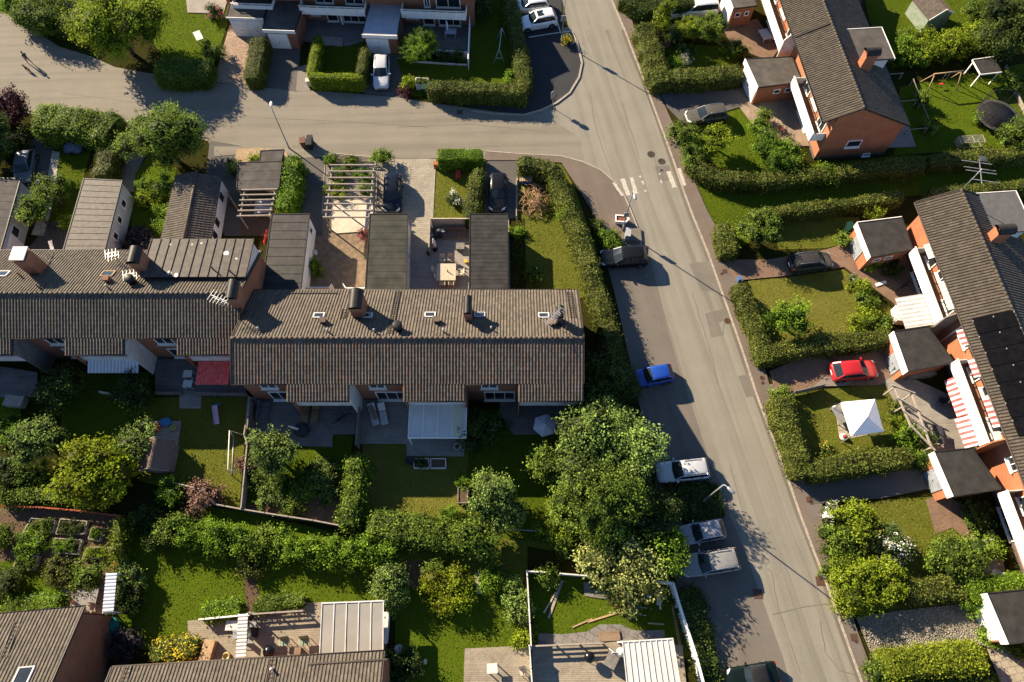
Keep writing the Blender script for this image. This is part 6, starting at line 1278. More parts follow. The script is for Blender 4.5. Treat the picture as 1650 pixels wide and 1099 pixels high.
b.add([(x * .85, y * .85, 0) for x, y in out] + [(x, y, .55) for x, y in out] + [(x, y, .55) for x, y in inn] + [(x, y, .4) for x, y in inn], [[i, (i + 1) % n, n + (i + 1) % n, n + i] for i in range(n)] + [[n + i, n + (i + 1) % n, 2 * n + (i + 1) % n, 2 * n + i] for i in range(n)] + [[2 * n + i, 2 * n + (i + 1) % n, 3 * n + (i + 1) % n, 3 * n + i] for i in range(n)])
b.build('shell', wpaint, t); b = MB(); b.prism(inn, .36, .45); b.build('soil', M('planter_soil', (.20, .075, .035), (.10, .045, .03), 9, .9), t)
def manhole(px, py, r, label, z=.021, mat=None, sq=False):
    c = P(px, py, z); b = MB(); m1 = mat or M('cast_iron', (.075, .06, .048), (.045, .037, .03), 14, .6, .5, 40)
    if sq: b.box((0, 0, .008), (r * 2, r * 2, .016)); [b.box((0, (i - 1.5) * r * .42, .018), (r * 1.6, r * .16, .012)) for i in range(4)]
    else:
        b.lathe((0, 0, 0), [(r, 0), (r, .012), (r * .88, .016), (r * .84, .008), (.01, .009)], 24)
        for i in range(-2, 3): b.box((0, i * r * .3, .014), (r * (1.5 - abs(i) * .35), r * .1, .012)); b.box((i * r * .3, 0, .014), (r * .1, r * (1.5 - abs(i) * .35), .012))
    o = b.build('manhole_cover' if not sq else 'drain_grate', m1); o.location = c; return tag(o, label, 'manhole cover' if not sq else 'drain grate')
manhole(1049, 248.5, .42, 'round iron manhole cover north of the worn crossing, nearer the mid road'); manhole(1066, 260, .40, 'round iron manhole cover north of the worn crossing, nearer the kerb'); manhole(1066, 274.5, .14, 'tiny square cover in the asphalt repair at the crossing', sq=True)
rustm = M('rusty_iron', (.10, .055, .038), (.065, .036, .026), 12, .8, .5, 40)
manhole(1172, 517, .30, 'rusty round cover at the kerb by the parched lawn hedge', mat=rustm)
for px, py, r, lb, sq in ((1167.5, 437, .22, 'rusty square cover in the pavement by the red paver drive', True), (1163, 441, .14, 'small rusty cover next to the square cover by the red paver drive', False), (1228, 609, .22, 'rusty round cover in the pavement by the red hatchback drive', False), (1229, 617, .15, 'small rusty cover below the round cover by the red hatchback drive', False), (1304, 805, .25, 'square brown cover in the pavement by the empty drive', True), (1307.5, 810, .15, 'small brown cover beside the square cover by the empty drive', True),
    (1364, 985, .30, 'square rusty cover in the pavement at the big conifer bush', True), (1356, 990, .2, 'dark round cover in the pavement at the big conifer bush', False), (1376, 1027, .27, 'square rusty cover in the pavement by the cobbled drive', True), (1379.5, 1033, .17, 'small rusty cover below the square one by the cobbled drive', False)): manhole(px, py, r, lb, .107, rustm, sq)
manhole(1221, 957, .36, 'rusty drain grate in the street near the grey estate car', sq=True, mat=rustm); manhole(1322, 936, .36, 'rusty drain grate at the kerb below the long lamp shadow', sq=True, mat=rustm); manhole(741, 181, .3, 'dark drain grate at the start of the kerb of the fresh asphalt', sq=True)
# wheelie bins
def bin_(label, px, py, mat, ang, grp='wheelie bins'):
    c = P(px, py, .5); t = thing('wheelie_bin', label, 'bin', (c.x, c.y, 0), ang, grp); b = MB(); n = 4
    lo, hi = (.24, .26), (.29, .34); b.add([(sx * lo[0], sy * lo[1], .08) for sx, sy in ((-1, -1), (1, -1), (1, 1), (-1, 1))] + [(sx * hi[0], sy * hi[1], 1.0) for sx, sy in ((-1, -1), (1, -1), (1, 1), (-1, 1))], [[i, (i + 1) % 4, 4 + (i + 1) % 4, 4 + i] for i in range(4)] + [[3, 2, 1, 0], [4, 5, 6, 7]]); b.build('body', mat, t)
    b = MB(); b.slab([(-.31, -.37, 1.03), (.31, -.37, 1.03), (.31, .38, 1.10), (-.31, .38, 1.10)], .06); b.tube([(-.25, .42, 1.05), (.25, .42, 1.05)], .025, 6); b.build('lid', mat, t)
    for s in (-1, 1): b = MB(); b.tube([(s * .24, .26, .1), (s * .30, .26, .1)], .1, 10); b.build('wheel', tyre_m, t)
binbrown = M('bin_brown', (.17, .085, .05), (.12, .06, .035), 4, .5); bingreen = M('bin_green', (.015, .05, .035), (.01, .032, .023), 4, .5); binblack = M('bin_black', (.03, .03, .032), (.02, .02, .021), 4, .5)
bin_('brown wheelie bin at the road edge near the white lamp', 489, 231, binbrown, R(10)); bin_('dark wheelie bin beside the brown one at the road edge', 499, 234, binblack, R(6)); bin_('dark wheelie bin standing half behind the other dark one', 500, 228, binblack, R(-8))
bin_('green bin by the garage corner above the minivan drive', 1368, 368, bingreen, R(20)); bin_('dark bin at the corner of the garage behind the red hatchback', 1444, 599, bingreen, R(30)); bin_('small green bin by the raised wooden planter', 684, 145, bingreen, 0)
# mailboxes and pale boxes
for px, py, lb, a in ((500, 137, 'white tilted mailbox stand at the yellow green hedge corner', 12), (1331, 832, 'white mailbox at the empty drive corner', -10), (1419, 1073, 'pale stone box at the golden hedge end', -8), (1190, 452, 'blue mailbox on the olive hedge corner', 20)):
    boxthing('mailbox', lb, 'mailbox', px, py, (.6, .45, .75) if 'blue' not in lb else (.36, .3, .5), .1, M('box_blue', (.08, .16, .32), (.05, .11, .24), 3, .5) if 'blue' in lb else wdirty, R(a))
# pergolas
def pergola(label, L, Rr, z, posts, beams=None, grp='pergolas', mat=None):
    """L, Rr: photo lines (top, bottom) of the west and east beam ends"""
    l0, l1, r0, r1 = P(*L[0], z), P(*L[1], z), P(*Rr[0], z), P(*Rr[1], z); c = (l0 + l1 + r0 + r1) / 4; c.z = 0; t = thing('pergola', label, 'pergola', c, 0, grp); m = mat or wgrey
    for k in range(beams):
        f = k / (beams - 1); b = MB(); p, q = l0.lerp(l1, f) - c, r0.lerp(r1, f) - c; e = (q - p).normalized() * .25; b.bar(p - e, q + e, .10, .16); b.build('beam', m, t)
    for a, d in ((l0, l1), (r0, r1)):
        b = MB(); b.bar(a - c - Vector((0, 0, .16)), d - c - Vector((0, 0, .16)), .11, .17); b.build('rafter', m, t)
        for f in posts:
            p = a.lerp(d, f) - c; b = MB(); b.bar((p.x, p.y, 0), (p.x, p.y, z - .2), .11); b.build('post', m, t)
    return t
pergola('big timber pergola with nine beams over the plant bed and pale slab', ((535, 266), (524, 350)), ((602, 266), (594, 350)), 2.5, (0.02, .5, .98), 9)
pergola('small timber pergola over the garden table beside the carport', ((393, 306), (386, 348)), ((443, 305), (433, 347)), 2.3, (.02, .98), 6)
pt = pergola('open timber trellis frame at the edge of the party tent garden terrace', ((1442, 622), (1470, 688)), ((1470, 632), (1503, 722)), 2.2, (.02, .5, .98), 4)
def ladder_wall(): pass
bb = P(606, 310, 1.2); b = MB()
tr = thing('trellis', 'grey wooden trellis along the pergola side facing the black suv', 'trellis', (bb.x, bb.y, 0), R(3))
for i in range(9): b.bar((0, -3 + i * .72, 0), (0, -3 + i * .72, 2.2), .07)
b.bar((0, -3, 2.2), (0, 3, 2.2), .09); b.bar((0, -3, 1.1), (0, 3, 1.1), .06); b.build('slat', wgrey, tr)
# tables, chairs, loungers
def table(label, px, py, sx, sy, mat, ang=0, z0=.14, h=.74, grp=None, name='garden_table', cat='table'):
    c = P(px, py, z0 + h); t = thing(name, label, cat, (c.x, c.y, z0), ang, grp); b = MB(); n = max(3, int(sx / .16))
    for i in range(n): b.box((-sx / 2 + sx * (i + .5) / n, 0, h - .02), (sx / n - .012, sy, .04))
    b.build('tabletop', mat, t)
    for x in (-1, 1):
        for y in (-1, 1): b = MB(); b.bar((x * (sx / 2 - .08), y * (sy / 2 - .08), 0), (x * (sx / 2 - .08), y * (sy / 2 - .08), h - .04), .07); b.build('leg', mat, t)
    return t
def chair(label, px, py, ang, mat, z0=.14, w=.5, grp=None, name='garden_chair', fab=None):
    c = P(px, py, z0 + .45); t = thing(name, label, 'chair', (c.x, c.y, z0), ang, grp); fab = fab or mat; b = MB(); b.box((0, 0, .44), (w, .48, .05)); b.build('seat', fab, t)
    b = MB(); b.slab([(-w / 2, -.22, .48), (w / 2, -.22, .48), (w / 2, -.40, 1.0), (-w / 2, -.40, 1.0)], .04); b.build('backrest', fab, t)
    for x in (-1, 1):
        for y in (-1, 1): b = MB(); b.bar((x * (w / 2 - .03), y * .21, 0), (x * (w / 2 - .03), y * .21, .44 if y > 0 else .5), .04); b.build('leg', mat, t)
        b = MB(); b.bar((x * w / 2, -.28, .66), (x * w / 2, .22, .64), .05, .03); b.bar((x * w / 2, .2, .44), (x * w / 2, .2, .64), .03); b.build('armrest', mat, t)
    return t
pale = M('pale_wood', (.50, .42, .31), (.38, .315, .23), 6, .7, .2, 25)
table('square pale slatted dining table on the north deck', 719, 438, 1.85, 1.85, pale)
for px, py, a, lb in ((713, 419, 180, 'pale dining chair at the far table edge, west of its pair'), (726, 418, 180, 'pale dining chair at the far table edge, east of its pair'), (703, 436, -90, 'pale dining chair at the west table side, upper one'), (707, 447, -85, 'pale dining chair at the west table side, lower one'), (742, 439, 90, 'pale dining chair at the east table side'), (713, 457, 0, 'pale dining chair at the near table edge, west of its pair'), (727, 457, 0, 'pale dining chair at the near table edge, east of its pair')):
    chair(lb, px, py, R(a), pale, grp='dining chairs round the square table')
b = MB(); c = P(721, 437, .92); b.tube([(0, 0, 0), (0, 0, .18), (.05, 0, .3)], [.06, .05, .03], 8); o = b.build('bottle', trim_k); o.location = c; tag(o, 'small dark bottle on the square dining table', 'bottle')
def cushbench(label, px, py, w, d, mat, ang, z0=.14):
    c = P(px, py, z0 + .4); t = thing('outdoor_sofa', label, 'sofa', (c.x, c.y, z0), ang); b = MB(); b.box((0, 0, .15), (w, d, .28)); b.build('base', greyboard, t); n = max(2, int(w / .45))
    for i in range(n): b = MB(); b.box((-w / 2 + w * (i + .5) / n, 0, .36), (w / n - .03, d * .94, .14)); b.build('seat_cushion', mat, t)
    for i in range(n): b = MB(); b.box((-w / 2 + w * (i + .5) / n, d * .42, .58), (w / n - .03, .16, .40)); b.build('back_cushion', mat, t)
    return t
cushbench('brown cushioned daybed against the wooden fence on the dining deck', 732, 376, 2.3, 1.0, M('cushion_brown', (.17, .11, .085), (.12, .075, .06), 3, .9, .3, 12), 0)
cushbench('grey corner sofa in the shade of the middle deck', 424, 662, 1.7, .9, M('cushion_grey', (.13, .125, .14), (.09, .088, .10), 3, .9), R(90), .14)
boxthing('side_table', 'low square grey table on the dining deck', 'table', 742, 400, (.75, .65, .4), .14, greyboard)
def grill(label, px, py, ang, z0=.14, mat=None, grp=None):
    c = P(px, py, z0 + .8); t = thing('barbecue', label, 'barbecue', (c.x, c.y, z0), ang, grp); m = mat or binblack; b = MB(); b.box((0, 0, .45), (.7, .5, .7)); b.build('cart', m, t); b = MB(); n = 7
    a = [(.3 * math.cos(math.pi * i / (n - 1)), .85 + .28 * math.sin(math.pi * i / (n - 1))) for i in range(n)]; b.add([(-.36, y, z) for y, z in a] + [(.36, y, z) for y, z in a], [[i, i + 1, n + i + 1, n + i] for i in range(n - 1)] + [list(range(n)), [n + i for i in range(n)][::-1]], 0, True); b.build('lid', m, t)
    for s in (-1, 1): b = MB(); b.box((s * .58, 0, .84), (.38, .44, .04)); b.build('side_shelf', steel, t)
grill('barbecue with side shelves by the wooden fence of the dining deck', 704, 375, R(25)); grill('black barbecue with grey shelves at the corrugated screen of the sun deck', 406, 1019, R(90))
def kettle(label, px, py, z0=.14, r=.3):
    c = P(px, py, z0 + .7); t = thing('kettle_barbecue', label, 'barbecue', (c.x, c.y, z0)); b = MB(); b.lathe((0, 0, .45), [(.08, 0), (r * .8, .1), (r, .28), (r * .98, .32), (r * .75, .48), (r * .2, .56)], 16); b.build('bowl', black, t)
    for i in range(3): a = 2.1 * i; b = MB(); b.bar((math.cos(a) * .1, math.sin(a) * .1, .5), (math.cos(a) * .35, math.sin(a) * .35, 0), .035); b.build('leg', steel, t)
kettle('round black kettle barbecue at the white fence post of the sun deck', 404, 994); kettle('large black kettle barbecue on the bottom terrace', 950, 1059, .14, .42); kettle('dark covered kettle barbecue beside the garden chairs', 433, 1050, .14, .45)
cl = M('cloth_white', (.70, .68, .64), (.56, .55, .53), 3, .85, .3, 9)
c = P(700, 395, 1.0); t = thing('folded_parasol', 'furled white parasol standing by the barbecue on the dining deck', 'parasol', (c.x, c.y, .14)); b = MB(); b.lathe((0, 0, .6), [(.05, 0), (.17, .15), (.15, .8), (.09, 1.3), (.02, 1.5)], 9); b.build('canopy', cl, t); b = MB(); b.tube([(0, 0, 0), (0, 0, .7)], .03, 8); b.build('pole', steel, t); b = MB(); b.lathe((0, 0, 0), [(.25, 0), (.25, .06), (.05, .1)], 12); b.build('base', trim_k, t)
def parasol(label, px, py, r, mat, h=2.1, n=6):
    c = P(px, py, h - .1); t = thing('parasol', label, 'parasol', (c.x, c.y, .1)); b = MB(); vs = [(0, 0, h)] + [(r * math.cos(6.2832 * i / n + .3), r * math.sin(6.2832 * i / n + .3), h - .45) for i in range(n)]; b.add(vs, [[0, 1 + i, 1 + (i + 1) % n] for i in range(n)], 0); b.add([(x, y, z - .02) for x, y, z in vs], [[0, 1 + (i + 1) % n, 1 + i] for i in range(n)]); b.build('canopy', mat, t)
    b = MB(); b.tube([(0, 0, 0), (0, 0, h + .1)], .025, 8); b.build('pole', steel, t)
    for i in range(n): b = MB(); b.bar((0, 0, h - .04), (r * math.cos(6.2832 * i / n + .3), r * math.sin(6.2832 * i / n + .3), h - .48), .02); b.build('rib', steel, t)
parasol('pale lilac parasol open in the shade by the row house end', 878, 684, 1.05, M('cloth_lilac', (.46, .44, .50), (.36, .345, .40), 2, .8))
def lounger(label, px, py, ang, mat, z0=.14, grp='sun loungers'):
    c = P(px, py, z0 + .35); t = thing('sun_lounger', label, 'sun lounger', (c.x, c.y, z0), ang, grp); b = MB()
    for i in range(11): b.box((0, -.95 + i * .115, .34), (.62, .09, .04))
    b.build('slatted_seat', mat, t); b = MB(); b.slab([(-.31, .32, .36), (.31, .32, .36), (.31, .95, .72), (-.31, .95, .72)], .05); b.build('backrest', mat, t)
    for x in (-1, 1):
        for y in (-.8, .6): b = MB(); b.bar((x * .27, y, 0), (x * .27, y, .33), .05); b.build('leg', mat, t)
lounger('white slatted sun lounger with a brown towel', 602, 668, R(18), wdirty); lounger('white slatted sun lounger without a towel', 617, 667, R(14), wdirty); lounger('tan sun lounger under the first bay, beside its twin', 492, 664, 0, M('tan_slats', (.26, .17, .08), (.18, .115, .055), 4, .8)); lounger('tan sun lounger under the first bay, nearer the partition', 508, 664, 0, M('tan_slats', (.26, .17, .08), None))
c = P(601, 664, .7); b = MB(); b.slab([(-.2, -.75, .12), (.25, -.7, .0), (.2, .7, .12), (-.2, .6, .22)], .04); o = b.build('towel', M('towel_brown', (.24, .19, .16), (.17, .13, .11), 5, .95)); o.location = c; o.rotation_euler = (0, 0, R(28)); tag(o, 'brown towel thrown over the white slatted lounger', 'towel')
dk = M('cover_dark', (.045, .045, .055), (.03, .03, .038), 3, .8)
b = MB(); b.lathe((0, 0, 0), [(.62, 0), (.66, .35), (.55, .62), (.1, .68)], 14); o = b.build('covered_table', dk); o.location = P(487, 694, .2); tag(o, 'round table under a dark cover on the middle deck', 'table'); b = MB(); b.lathe((0, 0, 0), [(.05, 0), (.12, .2), (.10, 1.2), (.03, 1.6)], 8); o = b.build('furled_parasol', cl); o.location = P(482, 692, .6); o.rotation_euler = (0, R(-18), R(20)); tag(o, 'furled pale parasol leaning over the dark covered table', 'parasol')
table('garden table with a pale blue cloth under the small pergola', 423, 333, 1.6, 1.5, sheet_blue, R(5), .02); table('patio table with a checked cloth on the north terrace', 726, 50, 1.3, .9, stripemat('cloth_check', (.40, .42, .48), (.26, .28, .34), .12, 0), R(-4), .11)
b = MB(); b.lathe((0, 0, 0), [(.05, 0), (.12, .2), (.10, 1.0), (.03, 1.3)], 8); o = b.build('furled_parasol', cl); o.location = P(721, 49, .85); tag(o, 'furled white parasol through the checked patio table', 'parasol')
b = MB(); b.lathe((0, 0, 0), [(.06, 0), (.15, .2), (.12, 1.3), (.03, 1.6)], 8); o = b.build('furled_parasol', cl); o.location = P(553, 40, .4); tag(o, 'furled white parasol on the shaded north terrace by the door', 'parasol')
table('white bench table on the lawn by the pink gravel', 319, 57, .8, 1.5, wdirty, R(30), .0, .7); table('white round topped garden table in the shade by the set back house', 302, 602, .8, .7, wdirty, 0, .05); table('second white garden table below the first in the shade', 302, 618, .8, .7, wdirty, 0, .05)
# deck chairs bottom
grn = M('canvas_green', (.22, .30, .21), (.16, .22, .155), 4, .85)
for px, py, lb in ((459, 1035, 'green canvas deck chair nearer the dark kettle barbecue'), (491, 1034, 'green canvas deck chair nearer the pale patio roof')): chair(lb, px, py, R(188), pale, .14, .72, 'green canvas deck chairs', 'deck_chair', grn)
table('small brown side table between the green deck chairs', 479, 1050, .5, .7, deck_brown, 0, .14, .45); chair('grey metal chair beside the white corrugated screen', 380, 1023, R(90), steel); table('white slatted bench table at the white fence rail', 377, 1008, 1.3, .7, wdirty, 0, .14, .5)
boxthing('storage_bench', 'wooden storage bench leaning on the slatted sun deck', 'bench', 338, 1050, (.75, 1.6, .6), .14, wood, R(-8))
b = MB(); b.lathe((0, 0, 0), [(.30, .0), (.34, .08), (.30, .16), (.2, .16), (.2, .02)], 14); o = b.build('hose_reel', M('hose_yellow', (.42, .34, .14), (.3, .24, .1), 5, .6)); o.location = P(365, 1058, .2); tag(o, 'coiled yellow hose on the sun deck', 'hose')
# party tent
tp = [P(1356, 648, 2.1), P(1410, 643, 2.1), P(1424, 695, 2.1), P(1373, 702, 2.1)]; c = sum(tp, Vector()) / 4; apex = P(1398, 671, 2.9) - Vector((c.x, c.y, 0)); c.z = 0; t = thing('party_tent', 'white party tent with a pointed roof on the lawn', 'tent', c); q = [p - c for p in tp]; b = MB(); b.add(q + [apex], [[1, 0, 4], [2, 1, 4], [3, 2, 4], [0, 3, 4]]); dn_ = Vector((0, 0, -.22))
b.add([p for p in q] + [p + dn_ for p in q], [[i, (i + 1) % 4, 4 + (i + 1) % 4, 4 + i] for i in range(4)]); b.build('canopy', M('tent_white', (.80, .79, .77), (.72, .71, .69), 2, .7, .3, 5), t)
for p in q: b = MB(); b.bar((p.x, p.y, 0), (p.x, p.y, 2.1), .05); b.build('leg', steel, t)
redw = M('buoy_red', (.5, .05, .035), (.4, .035, .025), 4, .5)
for px, py, lb in ((1347, 659, 'red and white weight at the upper tent leg'), (1360, 704, 'red and white weight at the lower tent leg')):
    c = P(px, py, .2); t = thing('tent_weight', lb, 'tent weight', (c.x, c.y, 0), 0, 'tent weights'); b = MB(); b.lathe((0, 0, 0), [(.30, 0), (.34, .15), (.22, .3)], 12); b.build('tub', wpaint, t); b = MB(); b.lathe((0, 0, .3), [(.2, 0), (.16, .12), (.04, .2)], 10); b.build('stopper', redw, t)
c = P(1352, 675, .4); table('grey folding table half under the party tent', 1352, 668, .7, 1.6, steel, R(20), .05, .5)
# gate by red paver drive
g0, g1 = P(1280, 632, .9), P(1330, 620, .9); g = thing('wooden_screen', 'dark board screen beside the red hatchback drive', 'screen', (g0.x, g0.y, .1), math.atan2((g1 - g0).y, (g1 - g0).x)); b = MB(); L = (g1 - g0).length
for i in range(6): b.box((L / 2, 0, .12 + i * .17), (L, .05, .155))
b.build('board_panel', greyboard, g)
for x in (.05, L / 2, L - .05): b = MB(); b.box((x, .05, .55), (.09, .09, 1.1)); b.build('post', greyboard, g)
# bicycles
def bike(label, px, py, ang, mat, z0=.12, lean=.25, grp='bicycles'):
    c = P(px, py, z0 + .5); t = thing('bicycle', label, 'bicycle', (c.x, c.y, z0), ang, grp); t.rotation_euler = (lean, 0, ang)
    for x in (-.52, .52):
        b = MB(); k = 18; b.tube([(x + .33 * math.cos(6.2832 * i / k), 0, .34 + .33 * math.sin(6.2832 * i / k)) for i in range(k + 1)], .025, 6, cap=False); w = b.build('wheel', tyre_m, t); b = MB()
        for i in range(8): a = 6.2832 * i / 8; b.tube([(x, 0, .34), (x + .31 * math.cos(a), 0, .34 + .31 * math.sin(a))], .006, 4)
        b.build('spoke', steel, w)
    b = MB(); P1, P2, P3, P4, P5 = (-.52, 0, .34), (-.05, 0, .32), (-.2, 0, .85), (.38, 0, .88), (.52, 0, .34)
    for a, d in ((P1, P2), (P2, P3), (P3, P1), (P3, P4), (P2, P4), (P4, P5)): b.tube([a, d], .022, 6)
    b.build('frame', mat, t); b = MB(); b.box((-.22, 0, .92), (.25, .14, .06)); b.build('saddle', trim_k, t); b = MB(); b.tube([(.3, -.3, .98), (.4, -.1, 1.0), (.4, .1, 1.0), (.3, .3, .98)], .018, 6); b.build('handlebar', trim_k, t)
bike('bicycle leaning on the deck railing under the white balcony', 1259, 207, R(-30), redw); bike('bicycle beside the first on the slanting deck', 1268, 215, R(-20), black); bike('bicycle in the shade under the first striped awning', 1456, 458, R(40), black, grp='bicycles'); bike('white bicycle by the patio beds below the speckled garage', 1588, 867, R(10), wdirty); bike('dark bicycle stored on the middle deck', 548, 672, R(35), black)
# swing frame, trampoline, cage, goal frame
c = P(1520, 128, 1.0); t = thing('swing', 'wooden swing frame on the trampoline lawn', 'swing', (c.x, c.y, 0), R(8)); b = MB(); b.tube([(-1.7, 0, 2.0), (1.7, 0, 2.0)], .07, 8); b.build('crossbar', wood, t)
for s in (-1, 1):
    for y in (-.9, .9): b = MB(); b.tube([(s * 1.55, 0, 2.0), (s * 1.75, y, 0)], .055, 8); b.build('leg', wood, t)
b = MB(); [b.tube([(x, 0, 2.0), (x - .05, -.12, .5)], .012, 4) for x in (-.2, .25)]; b.build('rope', steel, t); b = MB(); b.box((0, -.12, .48), (.5, .22, .04)); b.build('swing_seat', redw, t)
c = P(1608, 186, .8); t = thing('trampoline', 'round black trampoline with a drooping safety net', 'trampoline', (c.x, c.y, 0)); k = 28; rr = 2.25; b = MB(); b.lathe((0, 0, .8), [(rr * .84, -.02), (rr * .84, .01), (.01, -.02)], k); b.build('mat', trim_k, t)
b = MB(); vs = [(r_ * math.cos(6.2832 * i / k), r_ * math.sin(6.2832 * i / k), z) for r_, z in ((rr * .84, .82), (rr * .92, .86), (rr, .80)) for i in range(k)]; b.add(vs, [[j * k + i, j * k + (i + 1) % k, (j + 1) * k + (i + 1) % k, (j + 1) * k + i] for j in range(2) for i in range(k)], 0, True); b.build('edge_pad', M('pad_grey', (.075, .07, .068), (.05, .046, .045), 3, .7), t)
net = M('net_black', (.02, .02, .02), (.012, .012, .012), 6, .9); b = MB()
for i in range(k):
    a = 6.2832 * i / k; zt = 2.35 if i % 4 == 0 else 2.2; b.tube([(rr * .93 * math.cos(a), rr * .93 * math.sin(a), .85), (rr * .96 * math.cos(a), rr * .96 * math.sin(a), zt)], .008, 4)
for z in np.linspace(.95, 2.2, 14): b.tube([(rr * .95 * math.cos(6.2832 * i / k), rr * .95 * math.sin(6.2832 * i / k), z) for i in range(k + 1)], .007, 4, cap=False)
b.build('net', net, t); b = MB(); b.tube([(rr * .97 * math.cos(6.2832 * i / k), rr * .97 * math.sin(6.2832 * i / k), 2.38 - .12 * math.cos(6.2832 * i / 7)) for i in range(k + 1)], .03, 6, cap=False); b.build('top_ring', trim_k, t)
for i in range(7): a = 6.2832 * i / 7; b = MB(); b.tube([(rr * math.cos(a), rr * math.sin(a), 0), (rr * 1.02 * math.cos(a), rr * 1.02 * math.sin(a), 2.4)], .03, 6); b.build('pole', trim_k, t)
c = P(1565, 228, .4); t = thing('rabbit_run', 'wire mesh pet run with a wooden end below the trampoline', 'pet run', (c.x, c.y, 0), R(4)); b = MB(); X, Y, Z = 2.3, .9, .8
for z in (.03, Z):
    for y in (-Y / 2, Y / 2): b.bar((-X / 2, y, z), (X / 2, y, z), .05)
    for x in (-X / 2, 0, X / 2): b.bar((x, -Y / 2, z), (x, Y / 2, z), .05)
for x in (-X / 2, 0, X / 2):
    for y in (-Y / 2, Y / 2): b.bar((x, y, 0), (x, y, Z), .05)
b.bar((-X / 2, -Y / 2, Z), (0, Y / 2, Z), .03); b.bar((0, -Y / 2, Z), (X / 2, Y / 2, Z), .03); b.build('frame', wgrey, t); b = MB(); [b.bar((-X / 2 + X * i / 24, -Y / 2, Z), (-X / 2 + X * i / 24, Y / 2, Z), .008) for i in range(25)]; [b.bar((-X / 2, -Y / 2 + Y * i / 9, Z), (X / 2, -Y / 2 + Y * i / 9, Z), .008) for i in range(10)]; b.build('mesh', steel, t); b = MB(); b.box((-X / 2 - .18, 0, .35), (.3, Y + .1, .7)); b.build('nest_box', wood, t)
c = P(379, 728, 1.1); t = thing('goal_frame', 'white tube football goal frame by the garden fence', 'goal', (c.x, c.y, 0), R(97)); b = MB()
for y, z in ((0, 1.8),): pass
b.tube([(-1.7, -.5, 0), (-1.7, .3, 1.8), (1.7, .3, 1.8), (1.7, -.5, 0)], .045, 8); b.tube([(-1.7, .3, 1.8), (-1.7, .6, 0)], .04, 8); b.tube([(1.7, .3, 1.8), (1.7, .6, 0)], .04, 8); b.tube([(-1.7, .6, .04), (1.7, .6, .04)], .04, 8); b.build('tube_frame', wdirty, t)
c = P(807, 70, 1.0); t = thing('metal_swing', 'grey metal swing frame on the shaded north lawn', 'swing', (c.x, c.y, 0), R(85)); b = MB(); b.tube([(-1.9, 0, 1.9), (1.4, 0, 1.9)], .05, 8)
for x in (-1.9, 1.4): b.tube([(x, 0, 1.9), (x - (.4 if x < 0 else -.2), -.7, 0)], .045, 8); b.tube([(x, 0, 1.9), (x - (.4 if x < 0 else -.2), .7, 0)], .045, 8)
b.bar((-2.1, -.4, .8), (-2.1, .4, .8), .06); b.build('tube_frame', steel, t)
# big aerial over the east row
ax_ = ER.loc(1556, 286, 10.2); xx, tt = ER.loc(1542, 304, 8.0); b = MB(); Rr_ = ER.root
b.tube([(.1, TR, ZR - .1), (.1, TR, 10.4)], .04, 8); b.bar((-.9, TR + .2, 10.3), (1.6, TR - .5, 10.3), .05)
for i, (f, w) in enumerate(((-.7, 1.3), (.0, 1.35), (.35, 1.3), (1.3, 1.2))): b.bar((f - w * .25, TR - w * .95 - .1, 10.3), (f + w * .25, TR + w * .95 - .1, 10.3), .05)
for k in range(5): b.bar((-.9 + k * .12, TR - .25, 10.9), (-.9 + k * .12, TR + .45, 10.75), .03)
b.bar((-.9, TR, 10.3), (-.7, TR, 10.9), .03); an = b.build('antenna', steel, ER.roof)
# stepping stones, flagstones and garden beds
st_ = M('stone_pale', (.36, .31, .24), (.24, .205, .16), 6, .85, .5, 20)
for i, (px, py) in enumerate(((771, 924), (769, 930), (770, 936), (770, 942), (771, 948), (773, 954))):
    c = P(px, py, .03); b = MB(); b.prism([(.28 * math.cos(6.28 * k / 7) * random.uniform(.8, 1.1), .17 * math.sin(6.28 * k / 7) * random.uniform(.8, 1.1)) for k in range(7)], 0, .06); o = b.build('stepping_stone', st_); o.location = (c.x, c.y, 0); tag(o, 'flat stone of the short path across the meadow', 'stepping stone', 'stones of the meadow path')
sheet('flagstone_bed', [(940, 938), (942, 960), (965, 964), (1020, 968), (1030, 955), (1030, 942), (1014, 950), (950, 950), (952, 938)], slate, .10, .10)
sheet('flagstone_path', [(868, 1020), (866, 1040), (1003, 1038), (1072, 1030), (1070, 1015), (1022, 1016), (1000, 1006), (966, 1006), (945, 1018), (905, 1022)], slate, .06, .06)
def bed(label, q, mat=None, plants=None, h=.35, grp='raised vegetable beds', np_=5, pm=None):
    pts = PP(q, h); c = sum(pts, Vector()) / len(pts); c.z = 0; t = thing('raised_bed', label, 'raised bed', c, 0, grp); b = MB(); n = len(pts)
    for i in range(n): a, d = pts[i] - c, pts[(i + 1) % n] - c; b.bar((a.x, a.y, h / 2), (d.x, d.y, h / 2), .08, h)
    b.build('board', mat or wgrey, t); b = MB(); b.prism([((p - c).x * .97, (p - c).y * .97) for p in pts], 0, h - .08); b.build('soil', soil, t)
    if plants is not None:
        lob = []
        for i in range(np_ * 3): f, g = random.uniform(.12, .88), random.uniform(.15, .85); p = (pts[0].lerp(pts[1], f)).lerp(pts[3].lerp(pts[2], f), g) - c; s = random.uniform(.16, .34); lob.append((p.x, p.y, h + s * .4, s, s, s * .8))
        foliage('foliage', lob, plants, t, 60, .15)
